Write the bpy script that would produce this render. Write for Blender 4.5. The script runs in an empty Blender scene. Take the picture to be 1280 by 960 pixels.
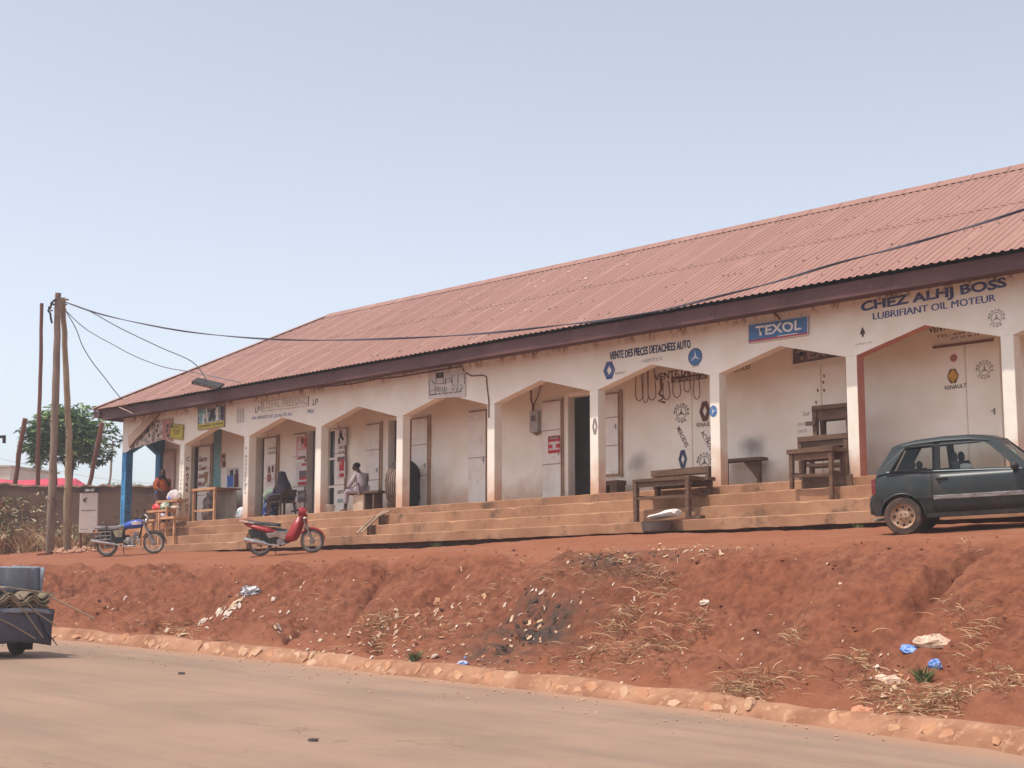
import bpy, bmesh, math, random
import numpy as np
from mathutils import Vector, Matrix, Euler
random.seed(7); rng = np.random.default_rng(11)
scene = bpy.context.scene
COL = scene.collection
rad = math.radians

# ------------------------------------------------------------------ camera, sky, sun, exposure
F_PX, YAW, PITCH = 1920.0, rad(45.73), math.atan(272/1920)
EYE = Vector((0, 0, 1.5))
FWD = Vector((-math.sin(YAW)*math.cos(PITCH), math.cos(YAW)*math.cos(PITCH), math.sin(PITCH)))
RGT = Vector((math.cos(YAW), math.sin(YAW), 0)); UPV = RGT.cross(FWD)
cam = bpy.data.cameras.new('camera'); cam.sensor_width = 36; cam.lens = 54.0
cam.clip_start = .1; cam.clip_end = 3000
camo = bpy.data.objects.new('camera', cam); COL.objects.link(camo)
camo.matrix_world = Matrix.Translation(EYE) @ Matrix((RGT, UPV, -FWD)).transposed().to_4x4()
scene.camera = camo

SUN_AZ = Vector((-.27, -.963)); SUN_EL = rad(66)
sdir = Vector((SUN_AZ.x*math.cos(SUN_EL), SUN_AZ.y*math.cos(SUN_EL), math.sin(SUN_EL)))
sl = bpy.data.lights.new('sun', 'SUN'); sl.energy = 2.55; sl.angle = rad(.8); sl.color = (1, .93, .84)
so = bpy.data.objects.new('sun', sl); COL.objects.link(so)
so.rotation_euler = sdir.to_track_quat('Z', 'Y').to_euler()
world = bpy.data.worlds.new('World'); scene.world = world; world.use_nodes = True
wn = world.node_tree.nodes; wl = world.node_tree.links
sky = wn.new('ShaderNodeTexSky'); sky.sky_type = 'NISHITA'; sky.sun_disc = False
sky.sun_elevation = SUN_EL; sky.sun_rotation = math.atan2(SUN_AZ.x, SUN_AZ.y)
sky.air_density = 1.0; sky.dust_density = 4.0; sky.ozone_density = 1.0; sky.altitude = 900
hsv = wn.new('ShaderNodeHueSaturation'); hsv.inputs['Saturation'].default_value = .46
hsv.inputs['Hue'].default_value = .505; wl.new(sky.outputs[0], hsv.inputs['Color'])
wl.new(hsv.outputs[0], wn['Background'].inputs[0]); wn['Background'].inputs[1].default_value = .15
scene.view_settings.view_transform = 'Standard'; scene.view_settings.look = 'None'
scene.view_settings.exposure = 0.53; scene.view_settings.gamma = 1.0
scene.cycles.max_bounces = 8; scene.cycles.diffuse_bounces = 5

def P(px, py, ax, v):
    """point of the plane axis=v that the photograph shows at (px, py)"""
    d = FWD + RGT*((px-640)/F_PX) + UPV*((480-py)/F_PX)
    return EYE + d*((v-EYE[ax])/d[ax])
def PZ(px, py, depth):
    return EYE + (FWD + RGT*((px-640)/F_PX) + UPV*((480-py)/F_PX))*depth

# ------------------------------------------------------------------ materials
def S(r, g, b):
    f = lambda c: c/12.92 if c <= .04045 else ((c+.055)/1.055)**2.4
    return (f(r/255), f(g/255), f(b/255))
MATS = {}
def mat(name, c1, c2=None, scale=6.0, rough=.8, bump=0.0, bscale=None, metal=0.0, lo=.35, hi=.65, c3=None, s3=30, stretch=(1, 1, 1), spec=.3, alpha=1, trans=0):
    if name in MATS: return MATS[name]
    m = bpy.data.materials.new(name); m.use_nodes = True; MATS[name] = m
    n, l = m.node_tree.nodes, m.node_tree.links; b = n['Principled BSDF']
    b.inputs['Roughness'].default_value = rough; b.inputs['Metallic'].default_value = metal
    b.inputs['Specular IOR Level'].default_value = spec
    if trans: b.inputs['Transmission Weight'].default_value = trans
    tc = n.new('ShaderNodeTexCoord'); mp = n.new('ShaderNodeMapping'); mp.inputs['Scale'].default_value = stretch
    l.new(tc.outputs['Object'], mp.inputs[0])
    def noise(s, d=5, r=.6):
        t = n.new('ShaderNodeTexNoise'); t.inputs['Scale'].default_value = s; t.inputs['Detail'].default_value = d; t.inputs['Roughness'].default_value = r
        l.new(mp.outputs[0], t.inputs['Vector']); return t
    def mixc(fac, a, bb):
        x = n.new('ShaderNodeMix'); x.data_type = 'RGBA'
        l.new(fac, x.inputs[0])
        for s, v in ((6, a), (7, bb)):
            if hasattr(v, 'node'): l.new(v, x.inputs[s])
            else: x.inputs[s].default_value = (*v, 1)
        return x.outputs[2]
    def ramp(src, a, bb):
        r = n.new('ShaderNodeMapRange'); r.interpolation_type = 'SMOOTHSTEP'
        r.inputs[1].default_value = a; r.inputs[2].default_value = bb; l.new(src, r.inputs[0]); return r.outputs[0]
    m['_'] = 0
    if c2 is None: b.inputs['Base Color'].default_value = (*c1, 1)
    else:
        t = noise(scale); c = mixc(ramp(t.outputs[0], lo, hi), c1, c2)
        if c3 is not None:
            t3 = noise(s3, 6, .7); c = mixc(ramp(t3.outputs[0], .52, .72), c, c3)
        l.new(c, b.inputs['Base Color'])
    if bump:
        t = noise(bscale or scale*4, 8, .65); bp = n.new('ShaderNodeBump'); bp.inputs['Strength'].default_value = bump; bp.inputs['Distance'].default_value = .02
        l.new(t.outputs[0], bp.inputs['Height']); l.new(bp.outputs[0], b.inputs['Normal'])
    del m['_']
    return m

def stained(name, base, base2, stain, z0, z1, top=None, rough=.9, dust=.75, smudges=()):
    """painted plaster whose foot is splashed with red earth up to a ragged line, with runs under the eave"""
    m = mat(name, base, base2, scale=1.3, rough=rough, bump=.12, bscale=40)
    n, l = m.node_tree.nodes, m.node_tree.links; b = n['Principled BSDF']
    src = b.inputs['Base Color'].links[0].from_socket
    g = n.new('ShaderNodeNewGeometry'); sx = n.new('ShaderNodeSeparateXYZ'); l.new(g.outputs['Position'], sx.inputs[0])
    t = n.new('ShaderNodeTexNoise'); t.inputs['Scale'].default_value = 2.2; t.inputs['Detail'].default_value = 6
    l.new(g.outputs['Position'], t.inputs['Vector'])
    a = n.new('ShaderNodeMath'); a.operation = 'MULTIPLY_ADD'; a.inputs[1].default_value = -1.1; a.inputs[2].default_value = .55
    l.new(t.outputs[0], a.inputs[0])
    ad = n.new('ShaderNodeMath'); l.new(sx.outputs[2], ad.inputs[0]); l.new(a.outputs[0], ad.inputs[1])
    r = n.new('ShaderNodeMapRange'); r.inputs[1].default_value = z1; r.inputs[2].default_value = z0; r.inputs[3].default_value = 0; r.inputs[4].default_value = dust
    r.interpolation_type = 'SMOOTHSTEP'; l.new(ad.outputs[0], r.inputs[0])
    x = n.new('ShaderNodeMix'); x.data_type = 'RGBA'; l.new(r.outputs[0], x.inputs[0]); l.new(src, x.inputs[6]); x.inputs[7].default_value = (*stain, 1)
    out = x.outputs[2]
    if top:                                   # brown water runs hanging from the eave line
        mp = n.new('ShaderNodeMapping'); mp.inputs['Scale'].default_value = (5, 5, 3); l.new(g.outputs['Position'], mp.inputs[0])
        t2 = n.new('ShaderNodeTexNoise'); t2.inputs['Scale'].default_value = 1.0; t2.inputs['Detail'].default_value = 8; t2.inputs['Roughness'].default_value = .7
        l.new(mp.outputs[0], t2.inputs['Vector'])
        r1 = n.new('ShaderNodeMapRange'); r1.inputs[1].default_value = top-.2; r1.inputs[2].default_value = top; l.new(sx.outputs[2], r1.inputs[0])
        r2 = n.new('ShaderNodeMapRange'); r2.inputs[1].default_value = .5; r2.inputs[2].default_value = .62; l.new(t2.outputs[0], r2.inputs[0])
        mu = n.new('ShaderNodeMath'); mu.operation = 'MULTIPLY'; l.new(r1.outputs[0], mu.inputs[0]); l.new(r2.outputs[0], mu.inputs[1])
        x2 = n.new('ShaderNodeMix'); x2.data_type = 'RGBA'; l.new(mu.outputs[0], x2.inputs[0]); l.new(out, x2.inputs[6]); x2.inputs[7].default_value = (.27, .13, .08, 1)
        out = x2.outputs[2]
    for cx, cz, rx, rz, am in smudges:         # soot smudges, each with a shape of its own
        vs = n.new('ShaderNodeVectorMath'); vs.operation = 'SUBTRACT'; l.new(g.outputs['Position'], vs.inputs[0]); vs.inputs[1].default_value = (cx, 0, cz)
        vm = n.new('ShaderNodeVectorMath'); vm.operation = 'MULTIPLY'; l.new(vs.outputs[0], vm.inputs[0]); vm.inputs[1].default_value = (1/rx, 0, 1/rz)
        vl_ = n.new('ShaderNodeVectorMath'); vl_.operation = 'LENGTH'; l.new(vm.outputs[0], vl_.inputs[0])
        ma = n.new('ShaderNodeMath'); ma.operation = 'MULTIPLY_ADD'; ma.inputs[1].default_value = 1.4; l.new(t.outputs[0], ma.inputs[0]); l.new(vl_.outputs['Value'], ma.inputs[2])
        r3 = n.new('ShaderNodeMapRange'); r3.interpolation_type = 'SMOOTHSTEP'; r3.inputs[1].default_value = 1.75; r3.inputs[2].default_value = .6; r3.inputs[4].default_value = am; l.new(ma.outputs[0], r3.inputs[0])
        x3 = n.new('ShaderNodeMix'); x3.data_type = 'RGBA'; l.new(r3.outputs[0], x3.inputs[0]); l.new(out, x3.inputs[6]); x3.inputs[7].default_value = (.14, .125, .12, 1); out = x3.outputs[2]
    l.new(out, b.inputs['Base Color'])
    return m

# ------------------------------------------------------------------ mesh helpers
Z = Vector((0, 0, 1))
class MB:
    def __init__(s): s.v = []; s.f = []; s.m = []; s.cur = 0
    def add(s, vs, fs):
        o = len(s.v); s.v += [tuple(v) for v in vs]; s.f += [tuple(i+o for i in f) for f in fs]; s.m += [s.cur]*len(fs); return s
    def slot(s, i): s.cur = i; return s
    def box(s, x0, x1, y0, y1, z0, z1, M=None):
        vs = [Vector(p) for p in ((x0,y0,z0),(x1,y0,z0),(x1,y1,z0),(x0,y1,z0),(x0,y0,z1),(x1,y0,z1),(x1,y1,z1),(x0,y1,z1))]
        if M: vs = [M @ v for v in vs]
        return s.add(vs, [(0,3,2,1),(4,5,6,7),(0,1,5,4),(1,2,6,5),(2,3,7,6),(3,0,4,7)])
    def bar(s, p, q, w, h, up=Z, w2=None, h2=None):
        p, q = Vector(p), Vector(q); d = (q-p).normalized()
        a = d.cross(Vector(up)); a = a.normalized() if a.length > 1e-5 else Vector((1,0,0)); b = a.cross(d)
        vs = []
        for c, ww, hh in ((p, w, h), (q, w2 or w, h2 or h)):
            vs += [c-a*ww/2-b*hh/2, c+a*ww/2-b*hh/2, c+a*ww/2+b*hh/2, c-a*ww/2+b*hh/2]
        return s.add(vs, [(0,3,2,1),(4,5,6,7),(0,1,5,4),(1,2,6,5),(2,3,7,6),(3,0,4,7)])
    def tube(s, pts, r, n=8, cap=True, flat=1.0):
        pts = [Vector(p) for p in pts]; k = len(pts); rs = r if isinstance(r, (list, tuple)) else [r]*k
        ref = None; vs = []
        for i, p in enumerate(pts):
            t = (pts[min(i+1,k-1)]-pts[max(i-1,0)]).normalized()
            if ref is None:
                ref = t.cross(Z) if abs(t.z) < .95 else t.cross(Vector((1,0,0)))
            a = (ref - t*ref.dot(t)).normalized(); ref = a; b = t.cross(a)
            for j in range(n):
                u = 2*math.pi*j/n; vs.append(p + a*math.cos(u)*rs[i] + b*math.sin(u)*rs[i]*flat)
        fs = [(i*n+j, i*n+(j+1)%n, (i+1)*n+(j+1)%n, (i+1)*n+j) for i in range(k-1) for j in range(n)]
        if cap: fs += [tuple(range(n))[::-1], tuple((k-1)*n+j for j in range(n))]
        return s.add(vs, fs)
    def prism(s, pts, vec):
        pts = [Vector(p) for p in pts]; vec = Vector(vec); n = len(pts)
        return s.add(pts+[p+vec for p in pts], [tuple(range(n))[::-1], tuple(range(n, 2*n))]+[(i,(i+1)%n,n+(i+1)%n,n+i) for i in range(n)])
    def loft(s, rings, close=True, cap=True):
        n = len(rings[0]); k = len(rings); vs = [p for r in rings for p in r]
        fs = [(i*n+j, i*n+(j+1)%n, (i+1)*n+(j+1)%n, (i+1)*n+j) for i in range(k-1) for j in range(n if close else n-1)]
        if cap and close: fs += [tuple(range(n))[::-1], tuple((k-1)*n+j for j in range(n))]
        return s.add(vs, fs)
    def lathe(s, prof, c, ax, n=20, cap=True):
        c, ax = Vector(c), Vector(ax).normalized(); a = ax.orthogonal().normalized(); b = ax.cross(a)
        return s.loft([[c+ax*h+(a*math.cos(2*math.pi*j/n)+b*math.sin(2*math.pi*j/n))*r for j in range(n)] for r, h in prof], True, cap)
    def torus(s, c, ax, R, r, n=28, m=10, rw=None):
        c, ax = Vector(c), Vector(ax).normalized(); a = ax.orthogonal().normalized(); b = ax.cross(a); rw = rw or r
        vs = []
        for i in range(n):
            u = 2*math.pi*i/n; d = a*math.cos(u)+b*math.sin(u)
            for j in range(m):
                w = 2*math.pi*j/m; vs.append(c+d*(R+r*math.cos(w))+ax*rw*math.sin(w))
        return s.add(vs, [(i*m+j, ((i+1)%n)*m+j, ((i+1)%n)*m+(j+1)%m, i*m+(j+1)%m) for i in range(n) for j in range(m)])
    def ell(s, c, r, n=12, m=8, M=None):
        c = Vector(c); r = r if isinstance(r, (tuple, list)) else (r, r, r); rings = []
        for i in range(m+1):
            t = math.pi*i/m; q = max(math.sin(t), .02)
            ring = []
            for j in range(n):
                v = Vector((q*math.cos(2*math.pi*j/n)*r[0], q*math.sin(2*math.pi*j/n)*r[1], -math.cos(t)*r[2]))
                ring.append(c + (M @ v if M else v))
            rings.append(ring)
        return s.loft(rings)
    def jitter(s, a):
        s.v = [tuple(c+random.uniform(-a, a) for c in v) for v in s.v]; return s
def link(o, parent=None):
    COL.objects.link(o)
    if parent: o.parent = parent
    return o
def mesh(name, mb, mats, smooth=False, angle=40, recalc=True):
    me = bpy.data.meshes.new(name); me.from_pydata([tuple(v) for v in mb.v], [], mb.f)
    for m in (mats if isinstance(mats, (list, tuple)) else [mats]): me.materials.append(m)
    if any(mb.m): me.polygons.foreach_set('material_index', mb.m)
    if recalc:
        bm = bmesh.new(); bm.from_mesh(me); bmesh.ops.recalc_face_normals(bm, faces=bm.faces); bm.to_mesh(me); bm.free()
    if smooth:
        me.polygons.foreach_set('use_smooth', [True]*len(me.polygons)); me.set_sharp_from_angle(angle=rad(angle))
    me.update(); return me
def obj(name, mb, m, parent=None, smooth=False, bevel=0, angle=40, label=None, seg=2):
    o = link(bpy.data.objects.new(name, mesh(name, mb, m, smooth, angle)), parent)
    if bevel:
        bv = o.modifiers.new('bevel', 'BEVEL'); bv.width = bevel; bv.segments = seg; bv.limit_method = 'ANGLE'; bv.angle_limit = rad(35)
    if label: o['label'] = label
    return o
def tag(o, label=None, cat=None, group=None, kind=None):
    for k, v in (('label', label), ('category', cat), ('group', group), ('kind', kind)):
        if v: o[k] = v
    return o
def thing(name, label, cat, loc=(0,0,0), rz=0, group=None):
    o = bpy.data.objects.new(name, None); o.empty_display_size = .2; COL.objects.link(o)
    o.location = loc; o.rotation_euler = (0, 0, rz); return tag(o, label, cat, group)
def wpart(name, mb, m, root, **k):
    """a part given in world coordinates under an unrotated root"""
    o = obj(name, mb, m, root, **k); o.matrix_parent_inverse = Matrix.Translation(-Vector(root.location)); return o
def copy_tree(o, parent=None):
    c = o.copy(); COL.objects.link(c)
    if parent: c.parent = parent
    for ch in [x for x in o.children]: copy_tree(ch, c)
    return c

def text_mesh(body, bold=.0):
    cu = bpy.data.curves.new('lettering', 'FONT'); cu.body = body; cu.offset = bold; cu.resolution_u = 3; cu.space_character = 1.0
    o = bpy.data.objects.new('lettering', cu); COL.objects.link(o); dg = bpy.context.evaluated_depsgraph_get()
    me = bpy.data.meshes.new_from_object(o.evaluated_get(dg)); bpy.data.objects.remove(o); bpy.data.curves.remove(cu)
    return me
def text(body, origin, ax_u, ax_v, width, height, m, parent=None, bold=.0, name='painted_lettering', shear=0, dbl=0):
    """flat lettering that fills width x height from origin (lower left), on the plane of ax_u, ax_v"""
    me = text_mesh(body, bold); co = np.array([v.co[:] for v in me.vertices]); lo, hi = co.min(0), co.max(0)
    u, v = Vector(ax_u).normalized(), Vector(ax_v).normalized(); o0 = Vector(origin)
    ph = random.uniform(0, 6)
    for vert in me.vertices:
        a = (vert.co.x-lo[0])/(hi[0]-lo[0])*width; b = (vert.co.y-lo[1])/(hi[1]-lo[1])*height
        k_ = height*.028; q_ = a/height                # an unsteady hand
        vert.co = o0 + u*(a+shear*b+k_*math.sin(b/height*4+q_*1.7+ph)) + v*(b+k_*math.sin(q_*2.3+ph)+k_*.6*math.sin(q_*5.1+ph*2))
    me.materials.clear(); me.materials.append(m); me.name = name
    if dbl:                                    # a second brush stroke beside the first
        bm = bmesh.new(); bm.from_mesh(me); r_ = bmesh.ops.duplicate(bm, geom=bm.verts[:]+bm.edges[:]+bm.faces[:])
        for e in r_['geom']:
            if isinstance(e, bmesh.types.BMVert): e.co += u*dbl-u.cross(v)*-.0012
        bm.to_mesh(me); bm.free()
    return link(bpy.data.objects.new(name, me), parent)
def wtext(body, y, a, b, hpx, m, root, bold=.0, **k):
    """lettering on the wall plane y whose baseline runs from pixel a to pixel b and whose caps are hpx tall"""
    p, q = P(*a, 1, y), P(*b, 1, y); t = P(a[0], a[1]-hpx, 1, y)
    o = text(body, p, q-p, Z, (q-p).length, t.z-p.z, m, root, bold, **k)
    if root is not None: o.matrix_parent_inverse = Matrix.Translation(-Vector(root.location))
    return o

# ------------------------------------------------------------------ noise for the ground
def _h(i, j, s): 
    n = (i*374761393 + j*668265263 + s*974634777) & 0xffffffff
    n = ((n ^ (n >> 13))*1274126177) & 0xffffffff
    return ((n ^ (n >> 16)) & 0xffff)/65535.0
def vnoise(x, y, s=0):
    xi = np.floor(x).astype(np.int64); yi = np.floor(y).astype(np.int64); u = x-xi; v = y-yi
    u = u*u*u*(u*(u*6-15)+10); v = v*v*v*(v*(v*6-15)+10)
    a, b, c, d = _h(xi,yi,s), _h(xi+1,yi,s), _h(xi,yi+1,s), _h(xi+1,yi+1,s)
    return (a*(1-u)+b*u)*(1-v)+(c*(1-u)+d*u)*v
def fbm(x, y, s=0, o=4):
    r = 0; a = .5
    for k in range(o):
        r = r+a*(vnoise(x, y, s+k*17)-.5); x = x*2.03+5.1; y = y*2.03+1.7; a *= .5
    return r
def sstep(a, b, t):
    t = np.clip((t-a)/(b-a), 0, 1); return t*t*(3-2*t)
KX = np.array([-90,-60,-45,-35,-30,-27,-25,-21.8,-17.7,-14.45,-11.85,-10.5,-8.86,-7.55,-4,0,10,40]); KY = np.array([2,8.2,11.4,13.3,14.0,14.38,14.6,14.86,14.98,15.0,14.93,14.82,14.63,14.38,13.7,12.9,11,5])
_kx = np.linspace(-90, 40, 1301); _ky = np.interp(_kx, KX, KY); _ky = np.convolve(np.pad(_ky, 15, 'edge'), np.ones(31)/31, 'valid')
def yk(x): return np.interp(x, _kx, _ky)
def zr(x): return .04*(-7.5-np.clip(x, -70, 40))
FX = [-60,-50,-41,-37,-32.5,-26,-22,-19.5,-16,-12,-5]; FZ = [3.3,3.15,3.05,2.9,2.77,2.71,2.81,2.82,2.77,2.77,2.75]
def ground(x, y):
    x = np.asarray(x, float); y = np.asarray(y, float)
    k = yk(x); r = zr(x); yc = 18.75+.35*fbm(x*.35, x*0+3.3, 5, 3)*2
    base = np.interp(x, FX, FZ)
    terr = base-.11*np.clip(22.9-y, 0, 6)+.02*np.clip(y-22.9, 0, 14)
    zc = base-.11*(22.9-yc); s = (y-k-.34)/(yc-k-.34); zk = r+.2
    sc = np.clip(s, 0, 1)
    pr = .48*sc+.52*sstep(.3, .97, sc)
    slope = zk+(zc-zk)*pr
    m = sstep(0, .15, s)*sstep(1.06, .78, s)
    rill = fbm(x*1.3+y*.25, y*.28, 9, 4); lump = fbm(x*1.1, y*1.1, 21, 5); fine = fbm(x*5, y*5, 33, 4)
    ridg = np.abs(fbm(x*.8+y*.5, y*.55-x*.1, 44, 4))
    ter = fbm(x*.33, y*2.0+x*.22, 51, 3)
    sn = fbm(x*.75+y*.35, y*.8-x*.12, 101, 4)+.12*fbm(x*4.5, y*4.5, 107, 3); q = sn*7.0; fr = q-np.floor(q); scarp = (np.floor(q)+sstep(.0, .22, fr))/7.0-sn
    sn2 = fbm(x*2.3, y*2.3, 111, 4); q2 = sn2*9; fr2 = q2-np.floor(q2); scarp = scarp+.32*((np.floor(q2)+sstep(0, .25, fr2))/9-sn2)
    left = sstep(-15, -19, x); gul = np.abs(fbm(x*.42+y*.42, y*.2-x*.1, 47, 3)); slope = slope+m*(.34*rill+(.26-.1*left)*lump+.1*fine-.3*ridg-.55*left*np.exp(-gul*22)*.6+.08+(.12+.42*left)*ter+.55*scarp)
    gx0 = -10.05-.28*(18.6-y)+.12*np.sin(y*3.1); slope = slope-sstep(.42, .75, s)*sstep(1.12, .95, s)*(.26*np.exp(-((x-gx0)/.11)**2)+.1*np.exp(-((x-gx0-.2)/.4)**2))
    terr = terr-.12*np.exp(-((x-gx0)/.16)**2)*sstep(1.25, 1.0, s)*(s >= 1)
    z = np.where(s >= 1, terr, slope)
    tm = sstep(.9, 1.1, s)*sstep(60, 30, np.abs(x+20))
    z = z-tm*.2*np.exp(-((y-22.98)/.16)**2)*(.55+1.2*fbm(x*1.2, x*0+1., 13, 3))*sstep(-41, -38, x)
    z = z+tm*(.05*fbm(x*.9, y*.9, 61, 4)+.035*fbm(x*4, y*4, 71, 3))*sstep(40, 30, y)
    front = np.where(y < k+.02, r-.06, np.where(y < k+.34, r-.06+(y-k)*.7, z))
    verge = r-.02+.1*sstep(k-13.6, k-14.4, y)+.05*fbm(x*.8, y*.8, 81, 3)*sstep(k-13.6, k-14.2, y)
    return np.where(y < k-13.4, verge, front)
_gx = np.arange(-62, 2, .05); _gy = np.arange(8, 34, .05); _G = None
def gz(x, y):
    global _G
    if _G is None: _G = ground(*np.meshgrid(_gx, _gy, indexing='ij'))
    i, j = (x+62)/.05, (y-8)/.05; a, b = int(i), int(j)
    if not (0 <= a < len(_gx)-1 and 0 <= b < len(_gy)-1): return float(ground(np.array([x]), np.array([y]))[0])
    i -= a; j -= b; return float((_G[a, b]*(1-i)+_G[a+1, b]*i)*(1-j)+(_G[a, b+1]*(1-i)+_G[a+1, b+1]*i)*j)
def hit(px, py):
    """where the ground stands at that pixel of the photograph"""
    d = FWD + RGT*((px-640)/F_PX) + UPV*((480-py)/F_PX)
    t = np.arange(8, 70, .4)
    for st_ in (.4, .03):
        q = np.array(EYE)[None]+np.array(d)[None]*t[:, None]; below = q[:, 2] < ground(q[:, 0], q[:, 1])
        i = int(np.argmax(below)) if below.any() else len(t)-1
        if st_ == .4: t = np.arange(t[max(i-1, 0)], t[i]+.03, .03)
    return Vector((q[i, 0], q[i, 1], gz(q[i, 0], q[i, 1])))

# ------------------------------------------------------------------ ground, road, kerb
def axis(segs):
    a = []
    for x0, x1, n in segs: a += list(np.linspace(x0, x1, n, endpoint=False))
    return np.array(a+[segs[-1][1]])
def sheet(name, xs, ys, zf, m, attrs=None):
    X, Y = np.meshgrid(xs, ys, indexing='ij'); Zv = zf(X, Y); n, k = X.shape
    co = np.stack([X, Y, Zv], -1).reshape(-1, 3); idx = np.arange(n*k).reshape(n, k)
    q = np.stack([idx[:-1,:-1], idx[1:,:-1], idx[1:,1:], idx[:-1,1:]], -1).reshape(-1, 4)
    me = bpy.data.meshes.new(name); me.vertices.add(len(co)); me.vertices.foreach_set('co', co.ravel())
    me.loops.add(q.size); me.loops.foreach_set('vertex_index', q.ravel().astype(np.int32))
    me.polygons.add(len(q)); me.polygons.foreach_set('loop_start', np.arange(0, q.size, 4, dtype=np.int32)); me.polygons.foreach_set('use_smooth', np.ones(len(q), bool))
    for an, av in (attrs(X, Y) if attrs else {}).items():
        at = me.attributes.new(an, 'FLOAT', 'POINT'); at.data.foreach_set('value', av.ravel().astype(np.float32))
    me.materials.append(m); me.update(); me.validate()
    return link(bpy.data.objects.new(name, me))

def nodes(m): return m.node_tree.nodes, m.node_tree.links
def attr(n, name):
    a = n.new('ShaderNodeAttribute'); a.attribute_name = name; return a.outputs['Fac']
def mixn(n, l, f, a, b):
    x = n.new('ShaderNodeMix'); x.data_type = 'RGBA'; l.new(f, x.inputs[0])
    for s, v in ((6, a), (7, b)):
        if hasattr(v, 'node'): l.new(v, x.inputs[s])
        else: x.inputs[s].default_value = (*v, 1)
    return x.outputs[2]
def nz(n, l, vec, scale, det=6, rough=.65, lo=.4, hi=.6):
    t = n.new('ShaderNodeTexNoise'); t.inputs['Scale'].default_value = scale; t.inputs['Detail'].default_value = det; t.inputs['Roughness'].default_value = rough
    l.new(vec, t.inputs['Vector']); r = n.new('ShaderNodeMapRange'); r.inputs[1].default_value = lo; r.inputs[2].default_value = hi; l.new(t.outputs[0], r.inputs[0]); return r.outputs[0], t.outputs[0]

earth = mat('red_earth', (.3, .1, .05), rough=1, spec=.05)
n, l = nodes(earth); b = n['Principled BSDF']; geo = n.new('ShaderNodeNewGeometry'); pos = geo.outputs['Position']
f1, _ = nz(n, l, pos, .8); f2, raw = nz(n, l, pos, 7, 8, .7, .42, .66); f3, _ = nz(n, l, pos, 28, 6, .7, .58, .7); f4, _ = nz(n, l, pos, 1.7, 6, .6, .45, .62)
c = mixn(n, l, f1, (.225, .078, .041), (.25, .098, .055))
c = mixn(n, l, f2, c, (.135, .045, .027))
mpd = n.new('ShaderNodeMapping'); mpd.inputs['Scale'].default_value = (.5, 1.6, 1); mpd.inputs['Rotation'].default_value = (0, 0, .5); l.new(pos, mpd.inputs[0])
f5, _ = nz(n, l, mpd.outputs[0], 2.2, 9, .72, .5, .68); f5m = n.new('ShaderNodeMath'); f5m.operation = 'MULTIPLY'; f5m.inputs[1].default_value = .7; l.new(f5, f5m.inputs[0]); c = mixn(n, l, f5m.outputs[0], c, (.11, .038, .024))
f6, _ = nz(n, l, mpd.outputs[0], 3.1, 8, .7, .3, .44); f6m = n.new('ShaderNodeMath'); f6m.operation = 'SUBTRACT'; f6m.inputs[0].default_value = .55; f6m.use_clamp = True; l.new(f6, f6m.inputs[1]); c = mixn(n, l, f6m.outputs[0], c, (.31, .128, .076))
dustc = mixn(n, l, f4, (.262, .098, .054), (.278, .118, .07))
c = mixn(n, l, attr(n, 'terrace'), c, dustc)
gm = n.new('ShaderNodeMath'); gm.operation = 'MULTIPLY'; l.new(f3, gm.inputs[0]); gm.inputs[1].default_value = .45
c = mixn(n, l, gm.outputs[0], c, (.46, .27, .17))
am = n.new('ShaderNodeMath'); am.operation = 'MULTIPLY'; am.use_clamp = True; l.new(attr(n, 'ash'), am.inputs[0])
ra, _ = nz(n, l, pos, 5, 8, .75, .3, .5); l.new(ra, am.inputs[1])
c = mixn(n, l, am.outputs[0], c, (.062, .047, .039))
l.new(c, b.inputs['Base Color'])
bp = n.new('ShaderNodeBump'); bp.inputs['Strength'].default_value = .6; bp.inputs['Distance'].default_value = .05; l.new(raw, bp.inputs['Height']); l.new(bp.outputs[0], b.inputs['Normal'])

ASH = [(hit(680, 775), .7, .38, 1), (hit(655, 792), .8, .38, 1), (hit(628, 812), .65, .3, .85), (hit(760, 700), .9, .3, .55), (hit(805, 693), .8, .22, .5), (hit(700, 768), .4, .25, .8)]
def ground_attrs(X, Y):
    k = yk(X); s = (Y-k-.34)/(18.75-k-.34)
    ash = np.zeros_like(X)
    for p, rx, ry, am_ in ASH:
        d = ((X-p.x)/rx)**2+((Y-p.y)/ry)**2; ash = np.maximum(ash, np.exp(-d*.8)*1.25*am_)
    ash = np.clip(ash*(.6+2.6*(fbm(X*3.5, Y*3.5, 91, 4)+.12)), 0, 1)
    return {'terrace': np.clip(sstep(.82, 1.0, s)+.35*sstep(.12, .0, s)+.25*sstep(.5, .1, s), 0, 1), 'ash': ash}
gx = axis([(-1500, -120, 12), (-120, -60, 30), (-60, -44, 100), (-44, -5, 1050), (-5, 30, 70), (30, 1500, 14)])
gy = axis([(-1500, -40, 12), (-40, 3, 40), (3, 13.0, 40), (13.0, 19.6, 210), (19.6, 24, 66), (24, 60, 60), (60, 1500, 14)])
g = tag(sheet('ground', gx, gy, ground, earth, ground_attrs), kind='structure')

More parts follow.
